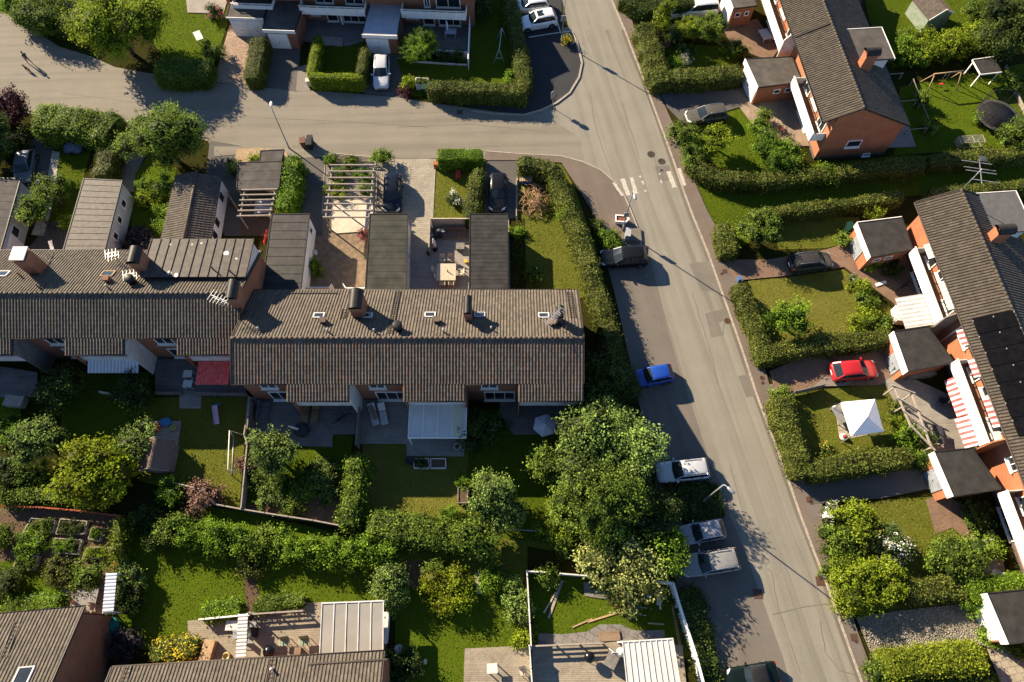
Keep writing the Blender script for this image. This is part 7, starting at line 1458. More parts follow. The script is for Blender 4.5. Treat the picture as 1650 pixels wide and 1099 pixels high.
bed('raised bed with low greens beside the dark climber, upper row', [(50, 835), (88, 838), (84, 858), (38, 856)], plants=lf_green); bed('raised bed with leafy crops, upper row next to the trellis', [(97, 836), (140, 840), (135, 860), (90, 860)], plants=lf_dark); bed('raised bed with mixed salads in the middle of the plot', [(87, 867), (132, 870), (124, 893), (85, 890)], plants=lf_bright); bed('raised bed of yellow green herbs near the trellis', [(140, 882), (176, 882), (172, 900), (132, 900)], plants=lf_yg)
bed('raised bed with a pale frame at the lower edge of the plot', [(28, 895), (63, 896), (54, 918), (21, 916)], plants=lf_green); bed('narrow raised bed beside the salads', [(148, 850), (166, 852), (160, 872), (142, 868)], plants=lf_bright, np_=2); bed('raised bed at the edge near the grey green apple tree', [(-6, 682), (30, 682), (26, 698), (-8, 698)], plants=lf_bright)
B_('vegetable_clump', 'big dense leafy crop filling its raised bed', 48, 876, 1.35, 1.0, lf_bright, 7, leaf=.22, dens=50, cat='plant')
bed('white framed planter with dark greens at the shaded deck steps', [(667, 739), (691, 739), (691, 754), (667, 754)], wdirty, lf_dark, grp='white framed planters', np_=3); bed('white framed planter holding bare soil', [(694, 739), (718, 739), (718, 754), (694, 754)], wdirty, None, grp='white framed planters'); bed('dark planter trough with soil at the fence of the parched lawn', [(738, 785), (753, 785), (753, 810), (738, 810)], greyboard, None, h=.5, grp=None)
c = P(660, 742, .4); t = thing('plant_pot', 'round dark pot beside the white framed planters', 'pot', (c.x, c.y, 0)); b = MB(); b.lathe((0, 0, 0), [(.3, 0), (.38, .5), (.33, .5), (.3, .42), (.01, .42)], 16); b.build('pot', binblack, t)
c = P(737, 719, .6); t = thing('plant_pot', 'white round pot with a small plant on the lower deck', 'pot', (c.x, c.y, .2)); b = MB(); b.lathe((0, 0, 0), [(.2, 0), (.32, .4), (.26, .4), (.24, .3), (.01, .3)], 16); b.build('pot', wpaint, t); foliage('foliage', [(0, 0, .45, .18, .18, .16)], lf_dark, t, 90, .12)
bed('raised wooden planter with orange and green flowers at the long dark hedge', [(670, 125), (690, 126), (690, 136), (670, 136)], wdirty, lf_gold, h=.8, grp=None, np_=3)
# fences
trellis_red = M('trellis_red', (.34, .085, .04), (.22, .055, .03), 8, .8)
def fence(label, px, h, mat, kind='board', name='garden_fence', post=1.8, cap=None, z0=0, grp=None):
    pts = [P(x, y, h) for x, y in px]; c = pts[0].copy(); c.z = z0; t = thing(name, label, 'fence', c, 0, grp); pn = MB(); po = []
    for i in range(len(pts) - 1):
        a, d = Vector((pts[i].x - c.x, pts[i].y - c.y, 0)), Vector((pts[i + 1].x - c.x, pts[i + 1].y - c.y, 0)); L = (d - a).length; u = (d - a) / L; k = max(1, round(L / post))
        H = Vector((0, 0, h - z0))
        if kind == 'board':
            nb = max(3, int((h) / .17))
            for j in range(nb): z = (h - z0) * (j + .5) / nb; pn.bar(a + Vector((0, 0, z)), d + Vector((0, 0, z)), .035, (h - z0) / nb - .015)
            pn.bar(a + H, d + H, .1, .04)
        elif kind == 'slat':
            nb = int((h - z0) / .22)
            for j in range(nb): z = (h - z0) * (j + .6) / nb; pn.bar(a + Vector((0, 0, z)), d + Vector((0, 0, z)), .03, .12)
            pn.bar(a + H, d + H, .12, .05)
        elif kind == 'picket':
            n = int(L / .16)
            for j in range(n): q = a + u * (j + .5) * L / n; pn.bar(q, q + H, .03, .09)
            pn.bar(a + H * .98, d + H * .98, .12, .05); pn.bar(a + H * .3, d + H * .3, .05, .07)
        elif kind == 'lattice':
            n = int(L / .22)
            for j in range(n): q = a + u * (j + .5) * L / n; pn.bar(q, q + H, .03, .05)
            for z in np.linspace(.15, 1, 7): pn.bar(a + H * z, d + H * z, .03, .04)
            pn.bar(a + H, d + H, .2, .05)
        elif kind == 'rail':
            for z in (1,): pn.bar(a + H * z, d + H * z, .05, .09)
        for j in range(k + (i == len(pts) - 2)): po.append(a + u * (L * j / k))
    pn.build('board_panel' if kind != 'lattice' else 'lattice', mat, t)
    for q in po: b = MB(); b.bar(q, q + Vector((0, 0, h - z0 + .06)), .1); b.build('post', mat, t)
    return t
fence('wooden privacy fence around the dining deck corner', [(695, 352), (757, 352)], 1.7, pale, 'board'); fence('wooden privacy fence with wide boards facing the paver court', [(693, 354), (691, 398)], 1.6, wgrey, 'board')
fence('grey capped board fence along the goal frame garden', [(402, 640), (393, 700), (398, 715), (388, 818)], 1.1, wgrey, 'board'); fence('white post and board fence below the wild garden', [(262, 773), (330, 790), (345, 812), (388, 820), (425, 826), (463, 832), (503, 838), (545, 846)], .95, wgrey, 'board', post=2.3)
fence('dark privacy screen between the two middle decks', [(578, 656), (573, 715)], 1.8, greyboard, 'board'); fence('dark privacy screen at the west edge of the middle deck', [(402, 645), (398, 690)], 1.7, greyboard, 'board')
fence('thin wire fence across the meadow', [(810, 852), (880, 857)], .7, steel, 'rail', post=2.5); fence('white capped fence turning the corner of the plank strewn lawn', [(878, 922), (849, 920), (856, 1045)], 1.2, wdirty, 'board'); fence('short white capped fence by the cream leaved tree', [(903, 924), (952, 928)], 1.1, wdirty, 'board')
fence('white lattice fence along the street side of the plank strewn lawn', [(1044, 936), (1085, 940), (1095, 975), (1122, 1058), (1136, 1110)], 1.6, wpaint, 'lattice'); fence('white slatted railing on the sun deck edge', [(321, 998), (384, 992)], .95, wpaint, 'slat'); fence('brown slatted railing on the deck with the green chairs', [(396, 990), (488, 984)], 1.0, wgrey, 'slat')
fence('wooden slat railing at the back of the bottom terrace', [(858, 1041), (972, 1036)], 1.0, wgrey, 'slat', z0=0); fence('grey board divider between the two bottom terraces', [(853, 1040), (858, 1112)], 1.5, wdirty, 'board')
fence('white board fence beside the checked patio table', [(757, 22), (754, 95)], 1.6, wpaint, 'board'); fence('white planter wall in front of the checked patio table', [(703, 80), (753, 84)], .9, wpaint, 'board'); fence('low edging fence round the ball topiary bed', [(664, 98), (705, 101), (752, 104)], .25, wdirty, 'board')
fence('white railing across the gap between sheet roof and green roof garages', [(486, 463), (530, 463), (534, 458)], 1.2, wpaint, 'board'); fence('second white railing beside the green roof garage', [(553, 458), (557, 464), (587, 464)], 1.2, wpaint, 'board')
fence('wooden bench fence at the road in front of the pergola bed', [(539, 247), (568, 250), (599, 253)], .9, wgrey, 'slat'); fence('white post rail dividing the trampoline lawn, vertical run', [(1472, 128), (1485, 165), (1498, 195)], .9, wgrey, 'rail'); fence('white rail from the row house to the climber, upper', [(1425, 120), (1455, 118)], .9, wgrey, 'rail'); fence('white rail from the row house to the climber, middle', [(1444, 164), (1478, 161)], .9, wgrey, 'rail'); fence('white rail from the row house corner, lowest', [(1463, 209), (1495, 206)], .9, wgrey, 'rail')
fence('grey board walk screen beside the trampoline', [(1622, 105), (1640, 150), (1655, 180)], .5, wgrey, 'board'); fence('grey plank railing of the slanting deck', [(1228, 194), (1238, 230)], 1.0, wgrey, 'slat'); fence('grey plank railing of the slanting deck, second run', [(1240, 210), (1249, 228)], 1.0, wgrey, 'slat')
fence('red brown trellis fence beside the raised beds', [(0, 815), (60, 817), (130, 823), (196, 832)], .8, trellis_red, 'slat'); fence('red brown post fence east of the raised beds', [(190, 834), (182, 920)], 1.2, trellis_red, 'slat'); fence('brown gate boards by the side of the tiled garage', [(366, 310), (376, 326)], 1.3, wood, 'board')
fence('low wooden fence beside the corner pavement path', [(832, 288), (832, 348)], .3, wgrey, 'board'); fence('low wall at the edge of the shaded middle garden', [(250, 632), (290, 632)], .7, greyboard, 'board'); fence('low grey board rail along the shaded deck', [(312, 633), (396, 634)], .8, greyboard, 'board'); fence('low white board rail in the shade under the grey awning', [(160, 631), (190, 636)], .6, wdirty, 'board')
# corrugated screen roof beside the red trellis and the sun deck
def corr(label, q, z, mat, name, cat, posts=True, ax=0, n=None):
    p = [P(x, y, z) for x, y in q]; c = sum(p, Vector()) / 4; c.z = 0; t = thing(name, label, cat, c); p = [a - c for a in p]; U, V = p[1] - p[0], p[0] - p[3]; V2 = V - U.normalized() * V.dot(U.normalized())
    if ax == 0: corrug('corrugated_roof', p[3], p[2] - p[3], (p[2] - p[3]).length, V, V.length, mat, t, [(0, 0), (.25, .03), (.5, .05), (.75, .03)], .26, 9, 0)
    else: corrug('corrugated_roof', p[3], p[0] - p[3], (p[0] - p[3]).length, p[2] - p[3], (p[2] - p[3]).length, mat, t, [(0, 0), (.25, .03), (.5, .05), (.75, .03)], .26, 9, 0)
    b = MB(); b.slab([a - Vector((0, 0, .02)) for a in p][::-1], .05); b.build('roof_board', mat, t)
    for a in p: b = MB(); b.bar((a.x, a.y, 0), (a.x, a.y, z - .05), .09); b.build('post', wpaint, t)
    return t
corr('corrugated blue grey shelter roof beside the sun terrace at the row house corner', [(171, 924), (187, 924), (183, 986), (165, 987)], 1.9, stripemat('corr_blue', (.36, .40, .48), (.30, .34, .42), .5, 1), 'shelter', 'shelter', ax=1)
corr('white corrugated screen roof between the sun deck and the barbecue', [(384, 990), (398, 989), (396, 1060), (380, 1061)], 1.9, poly_w, 'shelter', 'shelter', ax=1)
def patio_roof(label, q, z, mat, nb, cross=0):
    p = [P(x, y, z) for x, y in q]; c = sum(p, Vector()) / 4; c.z = 0; t = thing('patio_roof', label, 'patio roof', c, 0, 'patio roofs'); p = [a - c for a in p]; b = MB(); b.slab(p[::-1], .05); b.build('panel', mat, t); b = MB()
    for k in range(nb + 1): f = k / nb; b.bar(p[0].lerp(p[1], f) + Vector((0, 0, .03)), p[3].lerp(p[2], f) + Vector((0, 0, .03)), .06, .05)
    for k in range(cross): f = (k + 1) / (cross + 1); b.bar(p[0].lerp(p[3], f) + Vector((0, 0, -.06)), p[1].lerp(p[2], f) + Vector((0, 0, -.06)), .08, .06)
    b.bar(p[0], p[1], .1, .12); b.build('glazing_bar', wdirty, t)
    for a in p: b = MB(); b.bar((a.x, a.y, 0), (a.x, a.y, z - .05), .1); b.build('post', wpaint, t)
patio_roof('pale ribbed patio roof beside the green deck chairs', [(519, 972), (618, 968), (617, 1056), (515, 1060)], 2.5, poly_m, 5, 2); patio_roof('pale patio roof on the bottom terrace next to the lattice fence', [(1003, 1034), (1084, 1029), (1098, 1115), (1012, 1118)], 2.5, poly_w, 9, 0)
sheet('deck', [(302, 1000), (395, 994), (392, 1070), (306, 1072)], deck_pale, .14, .14); sheet('deck', [(396, 986), (488, 980), (494, 971), (525, 970), (628, 990), (620, 1066), (390, 1070)], deck_pale, .15, .15); sheet('deck', [(749, 1045), (853, 1040), (860, 1125), (746, 1125)], deck_pale, .16, .16); sheet('deck', [(857, 1041), (975, 1036), (1010, 1030), (1100, 1040), (1108, 1125), (860, 1125)], deck_pale, .15, .15); sheet('deck_step', [(965, 1018), (998, 1016), (1000, 1032), (966, 1034)], deck_brown, .2, .2)
sheet('terrace', [(97, 948), (104, 930), (170, 930), (166, 990), (96, 985)], deck_pale, .13, .13)
sheet('deck', [(398, 640), (394, 716), (536, 720), (536, 700), (572, 700), (580, 640)], deck_dark, .16, .16); sheet('deck', [(580, 640), (578, 715), (655, 715), (655, 735), (748, 735), (752, 640)], deck_grey, .15, .15); sheet('deck', [(806, 642), (804, 672), (828, 700), (905, 700), (940, 660), (940, 645)], deck_dark, .14, .14); sheet('deck', [(250, 578), (250, 636), (396, 636), (400, 600), (372, 578)], deck_dark, .13, .13); sheet('deck_step', [(289, 634), (289, 658), (324, 658), (324, 634)], deck_grey, .07, .07); sheet('deck', [(0, 590), (0, 640), (60, 640), (60, 600)], deck_dark, .12, .12); sheet('deck_step', [(652, 640), (652, 683), (671, 683), (671, 640)], deck_grey, .03)
sheet('deck', [(243, 682), (243, 706), (262, 706), (290, 680)], deck_grey, .12, .12); sheet('toy_deck', [(242, 678), (292, 678), (280, 758), (225, 756)], deck_grey, .10, .10)
# toys
def toy(name, label, cat, px, py, z0, prof, mat, n=14, sc=(1, 1)):
    c = P(px, py, z0); b = MB(); b.lathe((0, 0, 0), prof, n); o = b.build(name, mat); o.location = c; o.scale = (sc[0], sc[1], 1); return tag(o, label, cat)
toy('play_tub', 'round red play tub on the toy deck', 'tub', 252, 689, .1, [(.42, 0), (.48, .22), (.42, .22), (.38, .06), (.01, .06)], M('plastic_red', (.60, .03, .06), (.5, .022, .05), 3, .4)); toy('play_tub', 'oval blue play tub on the toy deck', 'tub', 268, 681, .1, [(.40, 0), (.46, .22), (.40, .22), (.36, .06), (.01, .06)], M('plastic_blue', (.06, .22, .42), (.045, .17, .34), 3, .4), sc=(1.15, .85)); toy('toy_bucket', 'yellow green toy bucket on the toy deck', 'bucket', 281, 690, .1, [(.2, 0), (.27, .26), (.22, .26), (.2, .1), (.01, .1)], M('plastic_lime', (.34, .36, .12), (.27, .29, .09), 3, .4)); toy('toy_bucket', 'teal toy bucket by the playhouse wall', 'bucket', 277, 732, .1, [(.2, 0), (.25, .24), (.2, .24), (.18, .1), (.01, .1)], M('plastic_teal', (.03, .22, .18), (.02, .17, .14), 3, .4))
c = P(348, 664, .4); t = thing('toy_slide', 'pink and blue toy slide in the shaded garden', 'slide', (c.x, c.y, 0), R(8)); b = MB(); b.slab([(-.2, -1.0, .05), (.2, -1.0, .05), (.2, .5, .7), (-.2, .5, .7)], .05); [b.bar((s * .2, -1, .1), (s * .2, .5, .78), .05, .1) for s in (-1, 1)]; b.build('chute', M('plastic_pink', (.46, .34, .46), (.38, .28, .38), 3, .5), t); b = MB(); [b.bar((s * .25, .5, .7), (s * .3, .95, 0), .05) for s in (-1, 1)]; [b.bar((-.27, .55 + .12 * k, .6 - .18 * k), (.27, .55 + .12 * k, .6 - .18 * k), .05) for k in range(3)]; b.build('ladder', M('plastic_blue', (.06, .22, .42), None), t)
toy('flower_pot', 'orange pot on the plank strewn lawn', 'pot', 994, 979, .02, [(.16, 0), (.22, .36), (.17, .36), (.15, .1), (.01, .1)], M('terracotta_orange', (.55, .16, .03), (.45, .12, .025), 4, .6)); toy('flower_pot', 'yellow flower pot on the dining deck by the dark roof', 'pot', 751, 423, .14, [(.14, 0), (.2, .3), (.15, .3), (.01, .25)], M('pot_yellow', (.55, .35, .04), (.45, .28, .03), 4, .5)); toy('garden_ball', 'pale garden ball on the shaded bottom lawn', 'ball', 685, 1066, .02, [(.02, 0), (.14, .06), (.2, .2), (.14, .34), (.02, .4)], M('ball_pale', (.45, .46, .36), (.36, .37, .29), 3, .6)); toy('flower_pot', 'black flower pot by the privacy fence of the dining deck', 'pot', 691, 410, .14, [(.14, 0), (.2, .32), (.15, .32), (.01, .28)], binblack); toy('flower_pot', 'pale pot at the white garage wall by the gravel yard', 'pot', 509, 409, .03, [(.18, 0), (.25, .4), (.2, .4), (.01, .36)], wdirty)
c = P(1018, 981, .35); t = thing('wheelbarrow', 'green wheelbarrow on the plank strewn lawn', 'wheelbarrow', (c.x, c.y, 0), R(-12)); b = MB(); b.add([(-.4, -.3, .3), (.35, -.22, .3), (.35, .22, .3), (-.4, .3, .3), (-.55, -.4, .62), (.55, -.36, .62), (.55, .36, .62), (-.55, .4, .62)], [[3, 2, 1, 0], [0, 1, 5, 4], [1, 2, 6, 5], [2, 3, 7, 6], [3, 0, 4, 7]]); b.add([(-.38, -.28, .32), (.33, -.2, .32), (.33, .2, .32), (-.38, .28, .32), (-.53, -.38, .62), (.53, -.34, .62), (.53, .34, .62), (-.53, .38, .62)], [[0, 1, 2, 3], [4, 5, 1, 0], [5, 6, 2, 1], [6, 7, 3, 2], [7, 4, 0, 3]]); b.build('tray', M('plastic_green', (.01, .13, .07), (.008, .10, .055), 3, .5), t)
b = MB(); [b.tube([(-.75, s * .1, .25), (.3, s * .25, .3), (1.15, s * .28, .55)], .025, 6) for s in (-1, 1)]; b.build('handle', steel, t); b = MB(); b.tube([(-.72, -.05, .18), (-.72, .05, .18)], .18, 12); b.build('wheel', tyre_m, t)
for a, d, lb, w, mt in (((906, 935), (884, 996), 'long grey plank on the plank strewn lawn', .2, wgrey), ((896, 954), (876, 988), 'shorter pale plank beside the long grey plank', .12, pale), ((999, 986), (947, 1002), 'long raw timber batten near the orange pot', .14, wood), ((954, 997), (922, 1011), 'short raw timber batten end to end with the long one', .1, wood), ((1044, 1004), (1070, 1006), 'raw timber batten by the lattice fence', .12, wood), ((1058, 945), (1060, 975), 'pale post lying by the white fence corner', .16, wdirty), ((1062, 950), (1064, 982), 'second pale post lying by the white fence corner', .16, wdirty), ((1083, 975), (1096, 1045), 'long plank lying along the white lattice fence', .14, wood), ((1087, 990), (1098, 1048), 'second long plank along the white lattice fence', .12, wood)):
    p0, p1 = P(*a, .06), P(*d, .06); b = MB(); b.bar((0, 0, 0), p1 - p0, w, .06); o = b.build('plank', mt); o.location = p0; tag(o, lb, 'plank')
c = P(1043, 952, .2); b = MB(); b.box((0, 0, .1), (.5, .95, .2)); b.box((0, 0, .21), (.36, .6, .02)); o = b.build('material_bag', M('bag_blue', (.25, .42, .58), (.5, .55, .58), 5, .6)); o.location = (c.x, c.y, 0); o.rotation_euler = (0, 0, R(25)); tag(o, 'blue and white bag of material by the lattice fence', 'bag')
table('grey wooden table in the lower terrace corner', 793, 1077, .8, .7, wdirty, R(4), .16); chair('wicker chair at the divider of the bottom terraces', 843, 1082, R(200), pale, .16); boxthing('storage_box', 'dark tilted storage box next to the kettle barbecue', 'box', 985, 1062, (.8, 1.2, .55), .15, greyboard, R(-30)); c = P(1000, 1051, .5); b = MB(); b.lathe((0, 0, 0), [(.3, 0), (.34, .1), (.2, .26), (.05, .3)], 12); o = b.build('white_cushion', wpaint); o.location = c; tag(o, 'small white rounded cushion at the patio roof corner', 'cushion')
b = MB(); b.tube([(0, 0, 0), (0, 0, 1.6)], .03, 8); b.box((0, 0, 1.62), (.5, .12, .06)); o = b.build('push_broom', wdirty); o.location = P(975, 1040, .2); o.rotation_euler = (R(20), R(20), 0); tag(o, 'white broom leaning at the railing of the bottom terrace', 'broom')
t = boxthing('air_heat_pump', 'white heat pump box at the side of the patio roof', 'heat pump', 622, 1012, (.5, 2.2, .9), .1, wdirty); c = P(642, 1046, .6); b = MB(); b.lathe((0, 0, 0), [(.3, 0), (.36, .5), (.3, .8), (.1, .86)], 12); o = b.build('water_barrel', M('barrel_pale', (.34, .36, .36), (.26, .28, .28), 3, .6)); o.location = (c.x, c.y, 0); tag(o, 'pale water barrel on the dark lawn by the patio roof', 'barrel')
chair('white wrought chair beside the large loose bush, upper', 1577, 880, R(70), wpaint, .05); chair('white wrought chair beside the large loose bush, lower', 1603, 924, R(60), wpaint, .05); chair('dark garden chair in the shade of the striped awning house', 1518, 645, R(60), binblack, .12); table('dark garden table on the grey terrace by the trellis', 1512, 700, .9, 1.6, dk, R(-8), .12); chair('dark chair under the red striped awning', 1530, 622, R(100), binblack, .12)
b = MB(); b.box((0, 0, .5), (1.6, 1.1, .06)); [b.bar((x, y, 0), (x, y, .5), .06) for x in (-.7, .7) for y in (-.45, .45)]; o = thing('garden_bench', 'white slatted garden bench below the balcony of the north brick terrace', 'bench', P(1233, 55, .5) - Vector((0, 0, .5)), R(-75)); q = b.build('seat', wdirty, o)
boxthing('outdoor_box', 'pale grey box under the big striped awning', 'box', 1448, 512, (1.3, 1.5, .9), .1, wdirty, R(-5)); boxthing('outdoor_unit', 'long outdoor workbench beside the garage with the ribbed roof', 'bench', 1478, 606, (2.4, .6, .8), .12, greyboard, R(6)); c = P(1419, 457, .15); b = MB(); b.slab([(-.55, -.16, .08), (.5, -.16, .08), (.65, 0, .09), (.5, .16, .08), (-.55, .16, .08)], .05); o = b.build('skateboard', cl); o.location = (c.x, c.y, .12); o.rotation_euler = (0, 0, R(20)); tag(o, 'pale board lying on the red paver path', 'board')
c = P(150, 950, .5); table('grey round garden table under a cover on the sun terrace', 139, 962, 1.7, 1.2, M('table_cover', (.24, .23, .21), (.16, .155, .14), 3, .8), 0, .13); chair('brown garden chair on the sun terrace', 121, 978, R(180), wgrey, .13); chair('slim grey garden chair on the sun terrace by the roof', 150, 980, R(180), wgrey, .13)
bt = P(812, 336, .3); cr = thing('pallet_crate', 'wooden pallet crate behind the corner hedge', 'crate', (P(847, 287, .5).x, P(847, 287, .5).y, 0)); b = MB(); [b.box((-.55 + i * .22, 0, .62), (.18, 1.0, .05)) for i in range(6)]; b.build('slat', wood, cr); b = MB(); b.box((0, 0, .3), (1.15, .95, .55)); b.build('crate_body', M('crate_blue', (.05, .09, .2), (.035, .06, .14), 4, .7), cr)
table('wooden garden seat in the shade of the bright green hedge', 738, 280, .5, 1.0, redw, 0, .03, .5); boxthing('brick_post', 'small brick post at the edge of the paver court', 'post', 703, 270, (.45, .4, .7), .0, brick, 0); boxthing('garden_chest', 'pale grey chest on the shaded lawn under the apple tree fence', 'chest', 30, 650, (1.6, .9, .7), .05, wgrey, R(-5))
b = MB(); b.bar((0, 0, .6), (.45, -1.3, .65), .35, .05); o = b.build('paddle_board', wdirty); o.location = P(87, 390, 1.2); o.rotation_euler = (R(20), 0, 0); tag(o, 'white board leaning behind the brown tile roof', 'board'); b = MB(); b.box((0, 0, .35), (.06, 1.5, .7)); o = b.build('red_board', redw); o.location = P(428, 386, .3); o.rotation_euler = (0, R(12), R(-4)); tag(o, 'red board propped against the sheet roofed garage', 'board')
# rotary tool shed blue in shade
toy('plant_cover', 'teal plastic cover in the dark corner by the brick gable', 'cover', 182, 1008, .1, [(.55, 0), (.6, .3), (.3, .5), (.02, .55)], M('plastic_teal_dark', (.02, .16, .14), (.015, .12, .105), 3, .5))
# shop-like road sign whose shadow falls at the junction
s0 = P(890, 174, 0); t = thing('road_sign', 'round road sign on a pole at the kerb of the asphalt bend', 'road sign', s0, R(35)); b = MB(); b.tube([(0, 0, 0), (0, 0, 2.3)], .035, 8); b.build('pole', steel, t); b = MB(); b.tube([(0, .04, 2.15), (0, .065, 2.15)], .32, 20); b.box((0, .05, 1.6), (.5, .025, .45)); b.build('sign_plate', steel, t)
# ================================================================= person and dog
def skinned(name, verts, edges, rad, mat, parent=None, root=0, sub=1):
    me = bpy.data.meshes.new(name); me.from_pydata(verts, edges, []); o = bpy.data.objects.new(name, me); COL.objects.link(o)
    me.materials.append(mat); m = o.modifiers.new('skin', 'SKIN'); m.use_smooth_shade = True
    if not me.skin_vertices: me.attributes
    for i, r in enumerate(rad):
        sv = me.skin_vertices[0].data[i]; sv.radius = (r, r) if not isinstance(r, tuple) else r; sv.use_root = i == root
    s = o.modifiers.new('subsurf', 'SUBSURF'); s.levels = sub; s.render_levels = sub
    if parent: o.parent = parent
    return o
pp = P(50, 103); walk = R(150); per = thing('person', 'person in dark clothes walking a dark dog along the north road', 'person', pp, walk - R(90))
V = []; E = []; RD = []
def jn(p, r, a=None):
    V.append(p); RD.append(r)
    if a is not None: E.append((a, len(V) - 1))
    return len(V) - 1
pel = jn((0, 0, .93), (.15, .11)); wst = jn((0, .01, 1.10), (.135, .10), pel); chs = jn((0, .02, 1.32), (.165, .115), wst); nk = jn((0, .03, 1.49), .062, chs); hd0 = jn((0, .05, 1.58), (.075, .085), nk); hd1 = jn((0, .06, 1.68), (.078, .098), hd0); hd2 = jn((0, .045, 1.755), (.05, .06), hd1); jn((0, .155, 1.635), .016, hd1)
for s, sw in ((-1, .16), (1, -.16)):
    hip = jn((s * .10, 0, .86), .088, pel); kn = jn((s * .105, sw * .8 + .06, .49), .062, hip); an_ = jn((s * .11, sw * 1.6 - (.05 if sw < 0 else 0), .10 + (.05 if sw < 0 else 0)), .042, kn); jn((s * .115, sw * 1.6 + .15, .045), .04, an_)
    sh = jn((s * .19, .02, 1.42), .062, chs); el = jn((s * .245, -sw * .5, 1.14), .045, sh); wr = jn((s * .25, -sw * 1.1 + .1, .92), .03, el); pm = jn((s * .248, -sw * 1.15 + .14, .84), (.038, .022), wr)
    for k, (dx, L) in enumerate(((-.03, .07), (-.01, .085), (.01, .08), (.028, .06))): f = jn((s * .248 + dx * .2, -sw * 1.15 + .14 + dx, .78), .0095, pm); jn((s * .245 + dx * .2, -sw * 1.15 + .155 + dx, .78 - L * .55), .008, f)
    jn((s * .225, -sw * 1.15 + .185, .80), .010, pm)
def clothmat():
    m, nt, b, co, o = base_mat('person_body'); sp = nd(nt, 'ShaderNodeSeparateXYZ'); nt.links.new(co, sp.inputs[0]); mr = nd(nt, 'ShaderNodeMath', operation='DIVIDE'); nt.links.new(sp.outputs[2], mr.inputs[0]); mr.inputs[1].default_value = 1.8
    r = nd(nt, 'ShaderNodeValToRGB'); e = r.color_ramp.elements; r.color_ramp.interpolation = 'CONSTANT'
    while len(e) < 5: e.new(.5)
    for i, (p, c) in enumerate(((0, (.02, .02, .022)), (.055, (.030, .030, .042)), (.49, (.055, .040, .050)), (.83, (.42, .24, .17)), (.99, (.42, .24, .17)))): e[i].position = p; e[i].color = c4(c)
    nt.links.new(mr.outputs[0], r.inputs[0]); nt.links.new(mixc(nt, .2, r.outputs[0], ramp(nt, noise(nt, co, 20, 3), [(.3, (0, 0, 0)), (.7, (.12, .1, .1))])), b.inputs['Base Color']); b.inputs['Roughness'].default_value = .85; return m
skinned('body', V, E, RD, clothmat(), per); b = MB(); b.lathe((0, .03, 1.66), [(.082, -.06), (.105, .0), (.1, .06), (.06, .11), (.01, .125)], 12); b.build('hair', M('hair_dark', (.03, .02, .015), (.018, .012, .01), 20, .6), per)
dp = P(47, 115); V, E, RD = [], [], []; dg = thing('dog', 'dark dog on a lead walking beside the person', 'dog', dp, walk)
pv_ = jn((-.22, 0, .46), (.10, .11)); ch_ = jn((.16, 0, .46), (.12, .14), pv_); nk_ = jn((.32, 0, .60), .075, ch_); hd_ = jn((.42, 0, .70), .075, nk_); jn((.56, 0, .66), .04, hd_)
for s in (-1, 1): e_ = jn((.40, s * .055, .78), .022, hd_); jn((.41, s * .075, .72), .018, e_)
t1 = jn((-.36, 0, .54), .03, pv_); jn((-.52, 0, .66), .018, t1)
for s, o_ in ((-1, .06), (1, -.06)):
    k1 = jn((-.20 + o_, s * .085, .32), .06, pv_); k2 = jn((-.30 + o_, s * .085, .17), .032, k1); k3 = jn((-.26 + o_, s * .085, .04), .026, k2); jn((-.20 + o_, s * .085, .025), .025, k3)
    f1 = jn((.16 - o_, s * .085, .30), .045, ch_); f2 = jn((.17 - o_, s * .085, .15), .03, f1); f3 = jn((.16 - o_, s * .085, .04), .026, f2); jn((.21 - o_, s * .085, .025), .025, f3)
skinned('body', V, E, RD, M('dog_fur', (.035, .026, .022), (.018, .014, .012), 14, .8, .4, 40), dg)
b = MB(); ld = P(47, 115) + Vector((math.cos(walk) * .32, math.sin(walk) * .32, .62)); hp = pp + Vector((.2, -.05, .86)); c0 = (ld + hp) / 2 - Vector((0, 0, .12)); b.tube([ld, c0, hp], .008, 5); o = b.build('dog_lead', trim_k); tag(o, 'thin dark lead between the person and the dog', 'lead')
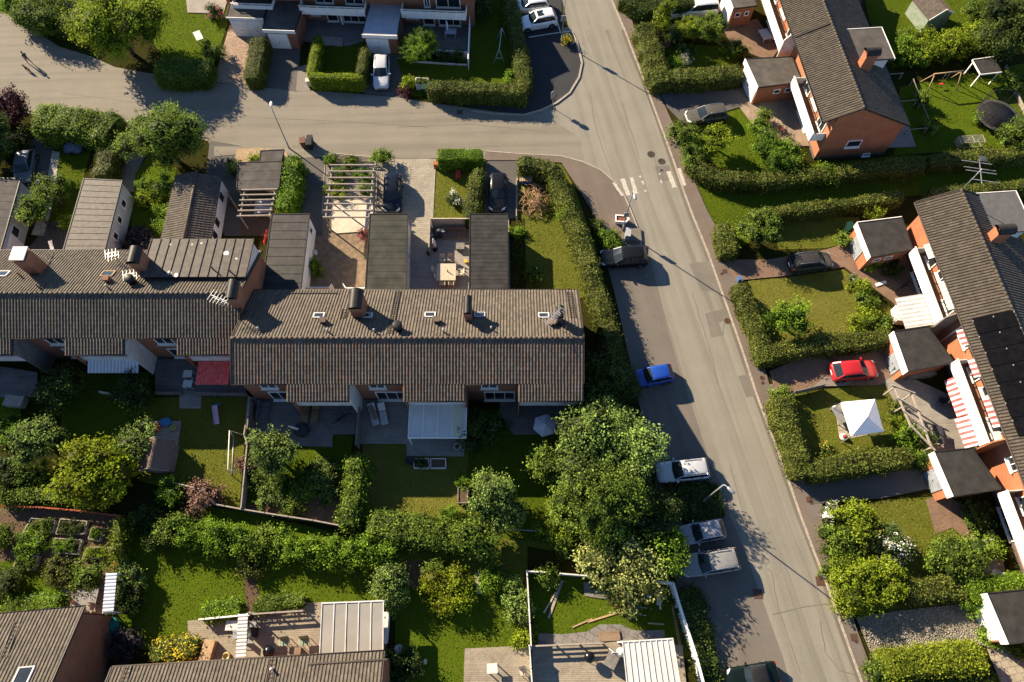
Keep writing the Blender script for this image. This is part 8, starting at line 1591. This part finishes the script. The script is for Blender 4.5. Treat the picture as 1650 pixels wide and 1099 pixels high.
# ================================================================= grass blades standing on the lawns
gv, gq, gt_l = [], [], []; off = 0
for pts, mn, z in LAWNS:
    xs = np.array([p.x for p in pts]); ys = np.array([p.y for p in pts]); n = len(pts)
    area = abs(sum(xs[i] * ys[(i + 1) % n] - xs[(i + 1) % n] * ys[i] for i in range(n))) / 2
    k = int((xs.max() - xs.min()) * (ys.max() - ys.min()) * 64); x = RNG.uniform(xs.min(), xs.max(), k); y = RNG.uniform(ys.min(), ys.max(), k); ins = np.zeros(k, bool)
    for i in range(n):
        j = (i + 1) % n
        if ys[i] == ys[j]: continue
        c = ((ys[i] > y) != (ys[j] > y)) & (x < (xs[j] - xs[i]) * (y - ys[i]) / (ys[j] - ys[i]) + xs[i]); ins ^= c
    x, y = x[ins], y[ins]; k = len(x)
    if not k: continue
    dens = np.sin(x * .9 + 1.7 * np.sin(y * .7)) * np.sin(y * 1.1 + x * .3); keep = RNG.random(k) < .62 + .3 * dens; x, y = x[keep], y[keep]; k = len(x)
    h = RNG.uniform(.02, .05, k); a = RNG.uniform(0, 6.283, k); w = RNG.uniform(.025, .055, k); dx, dy = np.cos(a) * w, np.sin(a) * w; lx, ly = RNG.normal(0, .05, k), RNG.normal(0, .05, k)
    p0 = np.stack([x - dx, y - dy, np.full(k, z)], 1); p1 = np.stack([x + dx, y + dy, np.full(k, z)], 1); p2 = np.stack([x + dx * .6 + lx, y + dy * .6 + ly, z + h], 1); p3 = np.stack([x - dx * .6 + lx, y - dy * .6 + ly, z + h], 1)
    gv.append(np.stack([p0, p1, p2, p3], 1).reshape(-1, 3)); gq.append(np.arange(4 * k).reshape(k, 4) + off); off += 4 * k
    base = {'lawn_green': .25, 'lawn_lush': .32, 'lawn_dry': .6, 'lawn_parched': .78}[mn]; gt_l.append(np.clip(RNG.normal(base, .14, k), 0, 1))
g = npmesh('grass', np.concatenate(gv), np.concatenate(gq), leafmat('grass_blade', (.058, .105, .005), (.240, .235, .040), .45), None, np.concatenate(gt_l)); struct(g, 'stuff')
# ================================================================= camera, sun, sky
cam = bpy.data.cameras.new('camera'); co = bpy.data.objects.new('camera', cam); COL.objects.link(co)
cam.sensor_fit = 'HORIZONTAL'; cam.sensor_width = 36; cam.lens = 36 * FOC / 1650; cam.clip_end = 2000; cam.clip_start = .5
co.location = (0, 0, CAM_H); co.rotation_euler = (TILT, 0, 0); SC.camera = co
EL, AZ = R(26.0), math.atan2(.775, .632)          # sun stands to the north-west
sd = Vector((-.775 * math.cos(EL), .632 * math.cos(EL), math.sin(EL))).normalized()
sl = bpy.data.lights.new('sun', 'SUN'); so = bpy.data.objects.new('sun', sl); COL.objects.link(so)
sl.energy = 5.0; sl.angle = R(.5); sl.color = (1.0, .84, .62); so.rotation_euler = (-sd).to_track_quat('-Z', 'Y').to_euler(); so.location = (-60, 60, 60)
w = bpy.data.worlds.new('World'); SC.world = w; w.use_nodes = True; nt = w.node_tree; nt.nodes.clear()
sk = nd(nt, 'ShaderNodeTexSky'); sk.sky_type = 'NISHITA'; sk.sun_disc = False; sk.sun_elevation = EL; sk.sun_rotation = -AZ; sk.air_density = .75; sk.dust_density = 0.0; sk.ozone_density = 3.0
bg = nd(nt, 'ShaderNodeBackground'); bg.inputs['Strength'].default_value = .07; ow = nd(nt, 'ShaderNodeOutputWorld')
nt.links.new(sk.outputs[0], bg.inputs[0]); nt.links.new(bg.outputs[0], ow.inputs[0])
SC.view_settings.view_transform = 'Standard'; SC.view_settings.look = 'None'; SC.view_settings.gamma = 1.0; SC.view_settings.exposure = 1.75
SC.cycles.max_bounces = 5; SC.cycles.diffuse_bounces = 2; SC.cycles.glossy_bounces = 2; SC.cycles.transmission_bounces = 2; SC.cycles.transparent_max_bounces = 4
